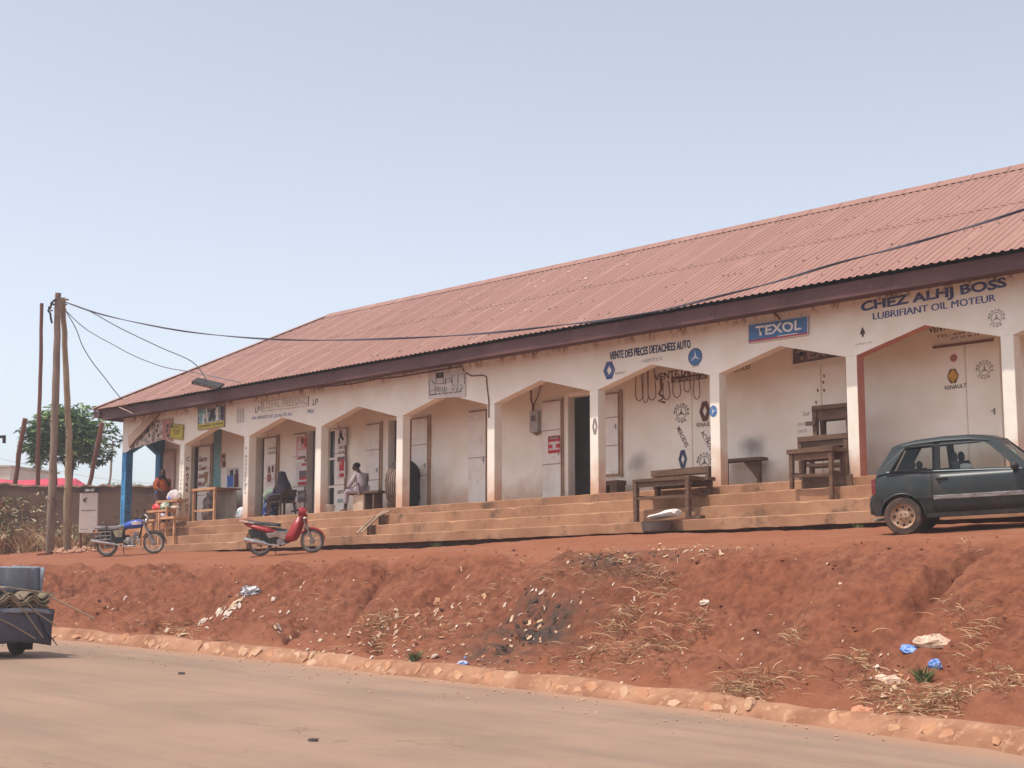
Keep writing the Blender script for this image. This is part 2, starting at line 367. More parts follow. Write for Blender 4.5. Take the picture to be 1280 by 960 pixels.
asphalt = mat('dusty_asphalt', (.3, .2, .14), rough=.95, spec=.1)
n, l = nodes(asphalt); b = n['Principled BSDF']; geo = n.new('ShaderNodeNewGeometry'); pos = geo.outputs['Position']
mp = n.new('ShaderNodeMapping'); mp.inputs['Scale'].default_value = (.09, 1.3, 1); l.new(pos, mp.inputs[0])
f1, _ = nz(n, l, mp.outputs[0], 1.2, 6, .6, .35, .65); f2, raw = nz(n, l, pos, 55, 4, .7, .3, .7); f3, _ = nz(n, l, pos, .5, 5, .6, .4, .7); f4, _ = nz(n, l, pos, 3.5, 8, .75, .6, .72)
c = mixn(n, l, f1, (.225, .150, .110), (.275, .178, .126)); c = mixn(n, l, f3, c, (.32, .208, .146))
sc = n.new('ShaderNodeMath'); sc.operation = 'MULTIPLY'; l.new(f4, sc.inputs[0]); sc.inputs[1].default_value = .35
c = mixn(n, l, sc.outputs[0], c, (.24, .155, .11))
mpt = n.new('ShaderNodeMapping'); mpt.inputs['Scale'].default_value = (.05, .9, 1); l.new(pos, mpt.inputs[0]); ft, _ = nz(n, l, mpt.outputs[0], 1.9, 5, .62, .5, .62)
ftm = n.new('ShaderNodeMath'); ftm.operation = 'MULTIPLY'; ftm.inputs[1].default_value = .42; l.new(ft, ftm.inputs[0]); c = mixn(n, l, ftm.outputs[0], c, (.19, .135, .105))
vo = n.new('ShaderNodeTexVoronoi'); vo.feature = 'DISTANCE_TO_EDGE'; vo.inputs['Scale'].default_value = .55; wob = n.new('ShaderNodeTexNoise'); wob.inputs['Scale'].default_value = 1.6; wob.inputs['Detail'].default_value = 6; l.new(pos, wob.inputs['Vector'])
wa = n.new('ShaderNodeVectorMath'); wa.operation = 'MULTIPLY_ADD'; wa.inputs[1].default_value = (1.2, 1.2, 1.2); l.new(wob.outputs['Color'], wa.inputs[0]); l.new(pos, wa.inputs[2]); l.new(wa.outputs[0], vo.inputs['Vector'])
cr1 = n.new('ShaderNodeMapRange'); cr1.inputs[1].default_value = .012; cr1.inputs[2].default_value = .002; l.new(vo.outputs['Distance'], cr1.inputs[0]); fcr, _ = nz(n, l, pos, .35, 4, .6, .5, .62)
cr2 = n.new('ShaderNodeMath'); cr2.operation = 'MULTIPLY'; l.new(cr1.outputs[0], cr2.inputs[0]); l.new(fcr, cr2.inputs[1]); cr3 = n.new('ShaderNodeMath'); cr3.operation = 'MULTIPLY'; cr3.inputs[1].default_value = .55; l.new(cr2.outputs[0], cr3.inputs[0]); c = mixn(n, l, cr3.outputs[0], c, (.13, .085, .06))
c = mixn(n, l, attr(n, 'edge'), c, (.34, .19, .12))
sc2 = n.new('ShaderNodeMath'); sc2.operation = 'MULTIPLY'; l.new(f2, sc2.inputs[0]); sc2.inputs[1].default_value = .22
c = mixn(n, l, sc2.outputs[0], c, (.5, .36, .27)); l.new(c, b.inputs['Base Color'])
bp = n.new('ShaderNodeBump'); bp.inputs['Strength'].default_value = .25; bp.inputs['Distance'].default_value = .01; l.new(raw, bp.inputs['Height']); l.new(bp.outputs[0], b.inputs['Normal'])
rx = axis([(-90, -45, 60), (-45, 0, 450), (0, 40, 60)]); rt = axis([(0, 1, 30), (1, 13.5, 70)])
def road_z(X, T): return zr(X)+.004+.018*fbm(X*.4, T*.4, 5, 3)-.02*sstep(9, 13.5, T)+.03*sstep(.35, 0, T)*(fbm(X*1.5, T*3, 8, 3)+.25)
ro = sheet('road', rx, rt, road_z, asphalt, lambda X, T: {'edge': np.clip(sstep(.9, .1, T+.5*fbm(X*.7, T*.8, 3, 4))*.9, 0, 1)})
co = np.zeros(len(ro.data.vertices)*3); ro.data.vertices.foreach_get('co', co); co = co.reshape(-1, 3); co[:, 1] = yk(co[:, 0])+.03-co[:, 1]
ro.data.vertices.foreach_set('co', co.ravel()); ro.data.flip_normals(); tag(ro, kind='structure')

# kerb of angular stones bedded in a sloping mortar bank
mortar = mat('kerb_mortar', S(166,122,94), S(138,94,70), 1.2, .95, .6, 16, c3=S(188,148,120), s3=7)
stone_ms = [mat('kerb_stone_pale', S(192,156,128), S(168,128,100), 5, .9, .5, 18, c3=S(166,116,86), s3=6), mat('kerb_stone_tan', S(188,146,114), S(168,120,90), 5, .9, .4, 18), mat('kerb_stone_red', S(170,118,88), S(182,136,104), 5, .9, .4, 18)]
kb = MB(); rings = []
for x in np.arange(-60, 20, .09):
    y = float(yk(x)); z = float(zr(x)); w = .11*float(fbm(np.array(x*2.1), np.array(2.), 4)); w2 = .12*float(fbm(np.array(x*.9), np.array(7.), 5))
    rings.append([Vector((x, y-.04, z-.1)), Vector((x, y-.03+w, z+.012)), Vector((x, y+.06+w, z+.10)), Vector((x, y+.14+w, z+.185+w2)), Vector((x, y+.22, z+.205+w2)), Vector((x, y+.36+w2, z+.20+w2)), Vector((x, y+.6, z+.05))])
kb.loft(rings)
kerb = tag(obj('kerb', kb, mortar, None, True, angle=60), kind='structure')
x = -45.0; ns = 0
while x < -6.5 and ns < 295:
    w = random.choice((.10, .14, .2, .26, .34))*random.uniform(.85, 1.15); y = float(yk(x)); z = float(zr(x))
    keep = .95 if x < -13 else .6
    if random.random() < keep:
        hgt = random.uniform(.10, .2); lo = random.uniform(-.03, .05); lean = random.uniform(-.7, .1)
        m_ = MB(); k = random.choice((5, 6, 7)); out = []
        for j in range(k):
            u = 2*math.pi*(j+random.uniform(-.25, .25))/k; a = math.cos(u)*w*.52; h = lo+hgt*(.5+.5*math.sin(u))
            out.append((a+lean*(h-hgt/2), h))
        fy = lambda h: y-.015+h*.72
        back = [Vector((x+a, fy(h)+.05, z+h+.0)) for a, h in out]
        d = random.uniform(-.012, .026); q = .86
        ca = sum(a for a, h in out)/k; ch = sum(h for a, h in out)/k
        front = [Vector((x+ca+(a-ca)*q, fy(ch+(h-ch)*q)-d*random.uniform(.7, 1.1), z+ch+(h-ch)*q+d*.5)) for a, h in out]
        m_.loft([back, front])
        st = obj('stone', m_, random.choice((stone_ms[0], stone_ms[0], stone_ms[1], stone_ms[2])), kerb); ns += 1
    x += w*random.uniform(.95, 1.12)

# ------------------------------------------------------------------ the row of shops
XC = [-41.36, -38.14, -34.92, -31.70, -28.46, -25.24, -22.05, -18.80, -15.62, -12.53, -9.35, -6.15]
YF, TH, YB = 23.93, .24, 25.25           # wall face, wall thickness, back wall of the verandah
ZF, ZS, ZA = 3.75, 5.97, 6.35            # floor, springing, arch apex
cream = stained('cream_plaster', S(242,234,220), S(234,223,206), S(192,132,92), 3.75, 4.6, top=7.0)
inner = stained('verandah_plaster', S(242,235,222), S(234,224,208), S(190,132,92), 3.7, 4.5, dust=.6, smudges=((P(800,580,1,25.25).x, P(800,580,1,25.25).z, .42, .36, .6), (P(943,557,1,25.25).x, P(943,557,1,25.25).z, .5, .34, .7), (P(1062,545,1,25.25).x, P(1090,570,1,25.25).z, .5, .3, .3)))
redp = mat('red_jamb_paint', S(196,134,118), S(184,120,104), 3, .85, .1)
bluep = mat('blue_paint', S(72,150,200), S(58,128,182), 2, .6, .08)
bluein = mat('blue_wall_and_shade_paint', S(70,128,170), S(60,110,150), 2, .7, .08)
fasc = mat('fascia_paint', S(104,72,70), S(88,60,60), 2, .75, .1, c3=S(120,82,80), s3=4)
roofm = mat('faded_red_roofing', S(154,113,100), S(149,108,95), .7, .5, .05, 6, c3=S(166,126,113), s3=1.6, stretch=(1, .25, .25))
conc = mat('dusty_step_concrete', S(172,130,100), S(150,108,80), 1.1, .95, .4, 22, c3=S(104,80,62), s3=1.5)
conc2 = mat('dusty_floor_concrete', S(196,140,100), S(176,116,80), 1.2, .95, .25, 22, c3=S(150,100,70), s3=3)
dark = mat('dark_room', S(226,216,208), S(214,202,192), 2, .9)
wood = mat('weathered_brown_wood', S(112,84,66), S(88,64,50), 3, .85, .4, 26, c3=S(138,106,84), s3=6, stretch=(1, 1, 4))
paleplank = mat('pale_plank', S(204,160,122), S(182,134,98), 4, .8, .3, 20)
metalw = mat('off_white_door_metal', S(232,226,217), S(224,216,206), 2.5, .6, .06, c3=S(214,200,186), s3=4)
tan_edge = mat('tan_door_base_and_edge_shade', S(176,146,122), S(156,124,102), 3, .8, .1)
browntrim = mat('brown_door_trim', S(134,88,66), S(112,72,54), 3, .7, .1)
blue_t = mat('blue_lettering', S(62,78,126), S(92,104,146), 5, .85, c3=S(150,146,158), s3=26)
navy_t = mat('navy_lettering', S(58,64,94), S(80,86,112), 6, .85, c3=S(140,132,134), s3=26)
black_t = mat('black_lettering', S(60,52,52), S(84,72,68), 8, .85, c3=S(140,126,118), s3=26)
brown_t = mat('brown_lettering', S(96,62,54), S(112,76,66), 14, .8)
faint_t = mat('faint_lettering', S(184,164,150), rough=.9)
grey_t = mat('grey_lettering', S(128,118,118), S(146,134,130), 14, .8)
white_t = mat('white_lettering', S(232,230,226), rough=.7)
steel = mat('dull_steel', S(150,148,146), S(120,116,112), 8, .45, metal=.7)
black = mat('black_rubber', S(38,36,36), S(52,48,46), 12, .8, .1)

B = thing('shop_building', 'long cream arcaded shop row under a red corrugated hip roof', 'building', (-24, 29, 2.7))
def bp_(name, mb, m, **k): return wpart(name, mb, m, B, **k)
for i, x in enumerate(XC):
    w = MB().box(x-.12, x+.12, YF, YF+TH, ZF-.03, ZS)
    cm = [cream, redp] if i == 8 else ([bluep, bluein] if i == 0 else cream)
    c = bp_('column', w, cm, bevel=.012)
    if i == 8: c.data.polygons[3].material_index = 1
    if i == 0: c.data.polygons[3].material_index = 1  # right side takes the deeper blue, its shade put in the colour
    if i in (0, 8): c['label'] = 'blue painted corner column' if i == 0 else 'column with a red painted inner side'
for i in range(len(XC)-1):
    a, b_ = XC[i], XC[i+1]; al, bl = a+.12, b_-.12; ap = (a+b_)/2
    lo_a = a-.12 if i == 0 else a; hi_b = b_+.12 if i == len(XC)-2 else b_
    pts = [(lo_a, ZS), (al, ZS), (ap, ZA), (bl, ZS), (hi_b, ZS), (hi_b, 7.25), (ap, 7.25), (lo_a, 7.25)]
    m_ = MB()
    m_.add([(px_, YF, pz) for px_, pz in pts]+[(px_, YF+TH, pz) for px_, pz in pts],
           [(0,1,2,6,7), (2,3,4,5,6), (8,15,14,10,9), (10,14,13,12,11), (0,8,9,1), (1,9,10,2), (2,10,11,3), (3,11,12,4), (4,12,13,5), (5,13,14,6), (6,14,15,7), (7,15,8,0)])
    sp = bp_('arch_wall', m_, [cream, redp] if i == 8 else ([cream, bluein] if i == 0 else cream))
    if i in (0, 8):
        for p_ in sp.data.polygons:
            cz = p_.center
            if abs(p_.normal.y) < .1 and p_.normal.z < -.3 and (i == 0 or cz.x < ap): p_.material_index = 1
# verandah end wall on the left with its own arch, blue inside
x0, x1 = XC[0]-.12, XC[0]+.12; ya, yb2 = YF+TH, YB; yl, yr = ya+.02, yb2-.16
pts = [(ya, ZS), (yl, ZS), ((yl+yr)/2, 6.3), (yr, ZS), (yb2, ZS), (yb2, 7.2), ((yl+yr)/2, 7.2), (ya, 7.2)]
m_ = MB().add([(x0, py_, pz) for py_, pz in pts]+[(x1, py_, pz) for py_, pz in pts],
    [(0,1,2,6,7), (2,3,4,5,6), (8,15,14,10,9), (10,14,13,12,11), (0,8,9,1), (1,9,10,2), (2,10,11,3), (3,11,12,4), (4,12,13,5), (5,13,14,6), (6,14,15,7), (7,15,8,0)])
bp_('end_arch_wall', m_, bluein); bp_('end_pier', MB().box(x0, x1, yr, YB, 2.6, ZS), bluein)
# back wall with its door openings, closed shell behind
def wx(px, py=560): return P(px, py, 1, YB).x
OPEN = [(wx(237), wx(251)), (wx(321), wx(333)), (wx(384), wx(395)), (wx(411), wx(421)), (wx(486), wx(501)), (wx(711), wx(741))]
ZD = 6.13; x = XC[0]+.13; m_ = MB()
for o0, o1 in OPEN:
    m_.box(x, o0, YB, YB+.2, ZF, 7.0); m_.box(o0, o1, YB, YB+.2, ZD, 7.0); x = o1
m_.box(x, XC[-1]+.12, YB, YB+.2, ZF, 7.0)
bp_('back_wall', m_, inner)
shell = MB().box(XC[0]-.12, XC[0]+.12, YB+.001, 33.0, 2.6, 7.2).box(XC[-1]-.12, XC[-1]+.12, YB+.21, 33.0, 2.6, 7.2).box(XC[0]-.12, XC[-1]+.12, 33.0, 33.24, 2.6, 7.2)
bp_('outer_wall', shell, cream)
bp_('room_wall', MB().box(XC[0]+.2, XC[-1]-.2, 27.3, 27.4, 3.7, 7.0), dark)
cei = MB().box(XC[0]-.1, XC[-1]+.1, YF+TH+.002, YB-.002, 6.86, 6.9).box(XC[0]+.15, XC[-1]-.15, YB+.21, 32.9, 6.9, 6.95)
bp_('ceiling', cei, mat('ceiling_board', S(196,166,144), S(170,138,116), 1.5, .9))
bp_('soffit', MB().box(-41.9, -5.6, 23.32, YF-.003, 7.0, 7.03), fasc)
# fascia boards
x = -41.62
while x < -5.6:
    q = min(x+3.9, -5.55); bp_('fascia_board', MB().box(x, q-.006, 23.27+random.uniform(0, .006), 23.31, 6.92+random.uniform(-.008, .008), 7.2), fasc); x = q
bp_('fascia_board', MB().box(-41.64, -41.60, 23.33, 33.8, 6.92, 7.2), fasc)
bp_('purlin_end', MB().box(-41.98, -41.63, 23.2, 23.32, 7.02, 7.19), fasc)
# roof: ribbed sheets, two rows to the slope, butted at the hips
EY, RY, EZ = 23.15, 28.2, 7.235; SL = (10.12-EZ)/(RY-EY); XL, XR = -41.95, -5.4
prof = [(0, 0), (.085, 0), (.103, .021), (.147, .021)]
def roof_sheet(x0, nribs, y0, y1, lift, mapf, hip):
    m_ = MB(); bot, top = [], []
    xs = [(x0+k*.165+dx, dz) for k in range(nribs) for dx, dz in prof]+[(x0+nribs*.165+.02, 0)]
    for px_, dz in xs:
        e = max(min(y1, EY+hip(px_)), y0)
        bot.append(mapf(px_, y0, EZ+(y0-EY)*SL+dz+lift)); top.append(mapf(px_, e, EZ+(e-EY)*SL+dz+lift))
    if max((Vector(a)-Vector(b)).length for a, b in zip(bot, top)) < .05: return
    o = bp_('roof_sheet', m_.loft([bot, top], close=False), roofm)
    o.modifiers.new('sheet', 'SOLIDIFY').thickness = .004
x = XL; W6 = 6*.165
front_map = lambda a, y, z: (a, y, z)
while x < XR-.2:
    nr = min(6, int((XR-x)/.165)); hip = lambda a: min(a-XL, XR-a)
    sag = random.uniform(-.0015, .0015)
    roof_sheet(x, nr, EY+random.uniform(-.02, .015), 25.95, .0+sag, front_map, hip); roof_sheet(x, nr, 25.72, RY, .012+sag, front_map, hip); x += nr*.165
    if nr < 6: break
def simple(pts): 
    return MB().prism(pts, (0, 0, -.02))
bp_('rear_roof', simple([(XL, 2*RY-EY, EZ), (XR, 2*RY-EY, EZ), (XR-5.05, RY, 10.12), (XL+5.05, RY, 10.12)]), roofm)
for k in range(10):                        # the hip ends, sheets running towards the ridge
    for sgn, xe in ((1, XL), (-1, XR)):
        mp_ = lambda a, y, z, s=sgn, e=xe: (e+s*(y-EY), a, z)
        roof_sheet(EY+k*W6+.03, 6, EY, RY, 0, mp_, lambda a: min(a-EY, 2*RY-EY-a))
rc = MB()
for s_ in range(34):
    xa = XL+5.05+s_*.8; xb = min(xa+.83, XR-5.0)
    if xa > XR-5.1: break
    bp_('ridge_cap', MB().loft([[Vector((q, RY-.22, 10.12-.13+.05)), Vector((q, RY-.03, 10.12+.075)), Vector((q, RY+.03, 10.12+.075)), Vector((q, RY+.22, 10.12-.13+.05))] for q in (xa, xb)], close=False), roofm)
for xe, s_ in ((XL, 1), (XR, -1)):
    m_ = MB(); 
    for sy in (1, -1):
        y_e = EY if sy == 1 else 2*RY-EY
        p0, p1 = Vector((xe, y_e, EZ+.05)), Vector((xe+s_*5.05, RY, 10.17)); d = Vector((s_, -sy, 0)).normalized()*.12
        m_.add([p0-d+Vector((0,0,-.03)), p0+Vector((0,0,.03)), p0+d+Vector((0,0,-.03)), p1-d+Vector((0,0,-.03)), p1+Vector((0,0,.03)), p1+d+Vector((0,0,-.03))], [(0,1,4,3), (1,2,5,4)])
    bp_('hip_cap', m_, roofm)
nl = MB()
for k in range(430):
    a = random.uniform(XL+1, XR); y = random.choice((23.5, 24.6, 25.8, 25.85, 26.9, 27.8))+random.uniform(-.05, .05)
    a = XL+round((a-XL)/.165)*.165+.125
    if y-EY < min(a-XL, XR-a)-.1: nl.lathe([(.022, 0), (.018, .012), (.004, .02)], (a, y, EZ+(y-EY)*SL+.036), (0, -SL, 1), 6)
tag(bp_('roof_nail', nl, mat('rusty_nail', S(110,80,72), S(150,140,132), 20, .7)), kind='stuff')
pt = MB()
for k in range(70):                       # curled flakes of lifted paint on the far sheets
    a = XL+3+random.random()**1.6*16; y = random.choice((26.6, 27.0, 27.5, 25.4))+random.gauss(0, .25)
    if y-EY < min(a-XL, XR-a)-.1 and y < RY-.1:
        z = EZ+(y-EY)*SL+.042; w = random.uniform(.03, .09)
        pt.add([(a, y, z), (a+w, y+.01, z+.012), (a+w, y+.04, z+.03), (a, y+.04, z+.025)], [(0,1,2,3)])
tag(bp_('paint_flake', pt, mat('pale_paint_flake', S(226,196,184))), kind='stuff')

# platform and three worn steps
def slab(x0, x1, y0, y1, z0, z1, j=.012, seed=0):
    rings = []
    for q in np.linspace(x0, x1, max(2, int((x1-x0)/.22))):
        a, b_, c_ = (random.gauss(0, j*.45) for _ in range(3)); chip = random.random() < .06
        if q < x0+.1 or q > x1-.2: a = b_ = c_ = 0; chip = False
        ch = .02 if not chip else random.uniform(.03, .07)
        rings.append([Vector((q, y1, z0)), Vector((q, y1, z1)), Vector((q, y0+ch+a*.3, z1+b_*.4)), Vector((q, y0+a, z1-ch*.8+b_)), Vector((q, y0+a*.6, z0+c_))])
    return MB().loft(rings)
SX = -38.75
bp_('platform', slab(XC[0]-.12, SX, YF-.03, 33, 2.6, ZF), conc2)
bp_('platform', slab(SX, -5.6, YF-.04, 33, 2.6, ZF), conc)
for y0, z0, z1 in ((23.62, 3.2, 3.56), (23.31, 2.95, 3.31), (23.0, 2.85, 3.06)):
    x = SX
    while x < -5.7:
        q = min(x+random.uniform(5, 9), -5.6)
        bp_('step', slab(x, q-.001, y0, YF-.05, z0, z1), conc); x = q
bp_('step_footing', MB().box(SX+.02, -5.6, 23.2, YF-.06, 2.3, 2.95), mat('dark_footing', S(90,62,48), S(70,48,38), 4, 1, .5))

# ------------------------------------------------------------------ doors along the back wall
U, W_ = Vector((1, 0, 0)), Z
def leaf(px0, px1, label=None, top=6.10, bot=3.79, panels=(.36, .70), y=YB, m=metalw, proud=.07, handle=True, trim=None):
    """a metal door leaf standing against the back wall, three pressed panels"""
    x0, x1 = wx(px0), wx(px1)
    d = bp_('door', MB().box(x0, x1, y-proud, y-proud+.035, bot, top), tan_edge if m is metalw else m, bevel=.004)
    if label: d['label'] = label
    zs = [bot+.03]+[bot+(top-bot)*p_ for p_ in panels]+[top-.03]
    for a, b_ in zip(zs[:-1], zs[1:]):
        o = obj('door_panel', MB().box(x0+.012, x1-.012, y-proud-.012, y-proud-.001, a+.006, b_-.012), m, d, bevel=.006)
    if handle:
        h = MB().box(x1-.08, x1-.055, y-proud-.025, y-proud-.013, bot+1.02, bot+1.14).bar((x1-.068, y-proud-.032, bot+1.09), (x1-.13, y-proud-.032, bot+1.09), .014, .014)
        obj('handle', h, steel, d)
    if trim: bp_('door_trim', MB().box(x1+.002, x1+trim, YB-.05, YB-.002, bot-.03, top+.04), tan_edge)  # tan strip stands for the leaf's thickness, its shade put in the colour
    return d
def jamb(i, m=inner, both=True):
    o0, o1 = OPEN[i]
    bp_('door_frame', MB().box(o0-.05, o0-.002, YB-.025, YB+.05, ZF+.002, ZD+.05), m, bevel=.004)
    if both: bp_('door_frame', MB().box(o1+.002, o1+.07, YB-.04, YB+.05, ZF+.002, ZD+.05), m, bevel=.004)
    bp_('door_lintel', MB().box(o0-.05, o1+.05, YB-.03, YB-.002, ZD+.052, ZD+.12), m)
for i in range(len(OPEN)): jamb(i)
d_end = leaf(207, 221, 'panelled door with a dark red lower panel', panels=(.42, .72), m=mat('dull_pink_door', S(190,160,146), S(176,144,130), 3, .7, .1))
obj('lower_panel', MB().box(wx(209), wx(219), YB-.1, YB-.084, 3.9, 4.72), mat('maroon_panel', S(104,54,58), S(88,46,50), 4, .7), d_end)
d1 = leaf(251, 266, 'door leaf with red brown painted script', trim=.06)
d2 = leaf(333, 348, 'cream door leaf with small lettering and a hair poster', panels=(.5,), trim=.07)
d2b = leaf(369, 384, 'door leaf covered with three posters', panels=(.36, .72))
d3 = leaf(421, 434, 'door leaf with a jumping figure and posters', panels=(.34, .7))
d3b = leaf(460, 477, trim=.05)
d4 = leaf(517, 537, trim=.06); leaf(587, 609, panels=(.5,), proud=.04)
bp_('door_trim', MB().box(wx(512.5), wx(516), YB-.04, YB-.002, ZF, 6.08), browntrim)  # brown strip for a door edge, shade put in the colour
d5 = leaf(680.5, 704, trim=.03)
d6 = leaf(755, 776, bot=4.25, trim=.07)
for a, b_ in ((840, 867), (867.5, 893)): leaf(a, b_, panels=(), top=6.14, proud=.03, m=inner, handle=a > 850)
for a, b_ in ((992, 1030), (1030.5, 1062)): leaf(a, b_, panels=(), top=6.12, proud=.03, m=inner, handle=False)
d8 = leaf(1174, 1212, panels=(), top=6.14, proud=.03, m=inner, handle=False); d8b = leaf(1212.6, 1251, panels=(), top=6.14, proud=.03, m=inner)
bp_('door_trim', MB().box(wx(1250.5), wx(1256), YB-.06, YB-.002, ZF, 6.2), inner)
bp_('door_trim', MB().box(wx(1172), wx(1252), YB-.048, YB-.002, 6.15, 6.19), browntrim)
win = bp_('window', MB().box(OPEN[3][0], OPEN[3][1], YB+.06, YB+.07, ZF, ZD), mat('dark_glass', S(40,36,38), rough=.15, spec=.6))
for zz in (3.8, 4.55, 5.3, 6.08): obj('window_bar', MB().box(OPEN[3][0]+.002, OPEN[3][1]-.002, YB+.02, YB+.055, zz-.03, zz+.03), metalw, win)
# things glimpsed in the open shop
for k, (q, zz) in enumerate(((720, 4.95), (728, 4.95))):
    x_ = wx(q)+.3; tag(obj('carton', MB().box(x_, x_+.3, 26.6, 26.9, zz, zz+.32), mat('pale_carton', S(190,176,160)), bevel=.01), 'pale carton on a shelf inside the open shop, '+('left' if k == 0 else 'right')+' of two', 'carton', 'cartons on the shop shelf')
sh = thing('shop_shelf', 'dim wooden shelf with two boards inside the open shop', 'shelf', (wx(725), 26.8, ZF))
for zz in (.55, 1.17): obj('shelf_board', MB().box(-.5, 1.1, -.25, .25, zz, zz+.03), wood, sh)
for xx in (-.5, 1.06): obj('post', MB().box(xx, xx+.04, -.25, .25, 0, 1.6), wood, sh)
tag(obj('sack', MB().loft([[Vector((wx(722)+.05+math.cos(u)*r*.22, 25.9+math.sin(u)*r*.18, ZF+h)) for u in np.linspace(0, 6.28, 13)[:-1]] for r, h in ((.8,0),(1,.1),(1.05,.3),(.9,.45),(.5,.52),(.1,.53))]), mat('pale_sack', S(206,196,182), S(190,176,160), 8, .9), None, True), 'pale sack standing inside the dark open doorway', 'sack')

# ------------------------------------------------------------------ lettering and marks on the wall
YT = YF-.004; YBT = YB-.006
wtext('CHEZ ALHJ BOSS', YT, (1076, 393), (1258, 363), 15.5, blue_t, B, .032, dbl=.008)
wtext('LUBRIFIANT OIL MOTEUR', YT, (1091, 400), (1244, 376.5), 8.5, blue_t, B, .0, dbl=.012)
wtext('VENTE DES PIECES DETACHEES AUTO', YT, (762, 450), (863, 435), 10, navy_t, B, .018, dbl=.012)
wtext('| 16509 07 K 52', YT, (801, 455), (828, 451), 5.5, grey_t, B)
wtext('UN SERVICE DE QUALITE AU', YT, (314.5, 525.6), (365, 520), 4.6, blue_t, B, .012)
wtext('PRIX', YT, (384.5, 517), (393, 516), 4.8, blue_t, B, .012)
wtext('LOYAL PRESSING', YT, (329, 511), (384, 505), 8, faint_t, B, .0)
for a, b_ in (((318.5, 516), (324, 515.5)), ((390.5, 506.6), (396.5, 506))): wtext('LP', YT, a, b_, 7.5, black_t, B, .01, shear=.25)
def wall_poly(pts, m, y=YT, t=.0, name='painted_mark'):
    p_ = [P(a, b_, 1, y) for a, b_ in pts]
    return bp_(name, MB().add(p_, [tuple(range(len(p_)))]), m)
def ring_w(c, rx_, ry_, w, m, y=YT, n=28, arcs=None, name='painted_mark'):
    """a painted ring in the wall plane, centre and radii in metres"""
    m_ = MB(); arcs = arcs or [(0, 2*math.pi)]
    for a0, a1 in arcs:
        k = max(3, int(n*(a1-a0)/6.283)); us = np.linspace(a0, a1, k+1)
        m_.loft([[Vector((c.x+math.cos(u)*rx_*q, y, c.z+math.sin(u)*ry_*q)) for u in us] for q in (1, 1-w)], close=False)
    return m_
def disc_w(c, r1, r2, y, n=24): return MB().add([Vector((c.x+math.cos(2*math.pi*i/n)*r1, y, c.z+math.sin(2*math.pi*i/n)*r2)) for i in range(n)], [tuple(range(n))])
def star(c, r, y, rot=0, wd=.16, n=3):
    m_ = MB()
    for k in range(n):
        u = rot+math.pi/2+2*math.pi*k/n; t = Vector((math.cos(u), 0, math.sin(u))); s_ = Vector((-t.z, 0, t.x)); o = Vector((c.x, y-.0006*k, c.z))
        m_.add([o-s_*r*wd, o+t*r, o+s_*r*wd, o-t*r*wd*.6], [(0,1,2,3)])
    return m_
def rhomb(px, py, wpx, hpx, m, y=YT, inner_m=None, hole=.42):
    c = P(px, py, 1, y); a = (P(px+wpx/2, py, 1, y)-c).length; h = (P(px, py-hpx/2, 1, y)-c).length
    o = [(0, h), (a*.45, h), (a, 0), (a*.45, -h), (-a*.45, -h), (-a, 0), (-a*.45, h)][1:]
    i_ = [(q*hole, r_*hole*1.25) for q, r_ in [(0, h), (a*.9, 0), (0, -h), (-a*.9, 0)]]
    O = [Vector((c.x+q, y, c.z+r_)) for q, r_ in o]; I = [Vector((c.x+q, y, c.z+r_)) for q, r_ in i_]
    m_ = MB().add(O+I, [(5,0,6), (0,1,7,6), (1,2,7), (2,3,8,7), (3,4,8), (4,5,9,8), (5,6,9)])
    # outline indices: 0 upper right,1 right,2 lower right,3 lower left,4 left,5 upper left
    m_.f = [(5,0,6), (0,1,7), (0,7,6), (1,2,7), (2,8,7), (2,3,8), (3,4,9), (3,9,8), (4,5,9), (5,6,9)]; m_.m = [0]*10
    return bp_('painted_emblem', m_, m)
rhomb(761.5, 463, 15, 22, blue_t); rhomb(743.5, 533, 6.5, 20, grey_t, y=YT)
wtext('RENAULT', YT, (769, 468.5), (782, 466.5), 3, grey_t, B)
c = P(869, 446, 1, YT)
bp_('painted_emblem', disc_w(c, .165, .165, YT), mat('emblem_blue', S(70,112,160), S(84,126,170), 9, .8))
bp_('painted_emblem', star(c, .15, YT-.002, .05), mat('emblem_pale', S(206,206,206)))
bp_('painted_emblem', ring_w(c, .18, .18, .12, navy_t, YT-.001), navy_t)
wtext('PIECES', YT, (865, 459.5), (874, 458), 2.2, grey_t, B); 
def medal(px, py, rpx, m, y, letters='MERCEDES BENZ ', star_m=None, r_in=.62, up=True):
    """a badge: a ring of letters round a three-armed star"""
    c = P(px, py, 1, y); r = (P(px, py-rpx, 1, y)-c).length
    bp_('painted_emblem', ring_w(c, r*r_in, r*r_in, .1, m, y, 24), m); bp_('painted_emblem', star(c, r*r_in*.92, y-.001), m)
    n_ = len(letters)
    for k, ch in enumerate(letters):
        if ch == ' ': continue
        u = math.pi*.95-2*math.pi*k/n_; d = Vector((math.cos(u), 0, math.sin(u))); s_ = Vector((math.sin(u), 0, -math.cos(u)))
        o = text(ch, c+d*r*.72-s_*r*.12, s_, d, r*.26, r*.24, m, B, .02, name='painted_letter'); o.matrix_parent_inverse = Matrix.Translation(-Vector(B.location))
medal(1245.5, 397.5, 12, grey_t, YT); medal(1230.5, 462, 12.5, grey_t, YB-.048)
medal(851.5, 516, 13, black_t, YB-.048, 'MERCEDES BENZ '); medal(880.5, 578, 13, brown_t, YB-.048)
c = P(851.5, 516, 1, YB-.048); 
rhomb(853.5, 574, 11, 23, navy_t, y=YB-.048); rhomb(881, 514, 14, 25, brown_t, y=YB-.048)
wtext('RENAULT', YB-.048, (871, 534), (890, 532), 5.2, brown_t, B, .015)
rhomb(1191, 470, 15, 18, brown_t, y=YB-.048, hole=.3); c = P(1191, 470, 1, YB-.051)
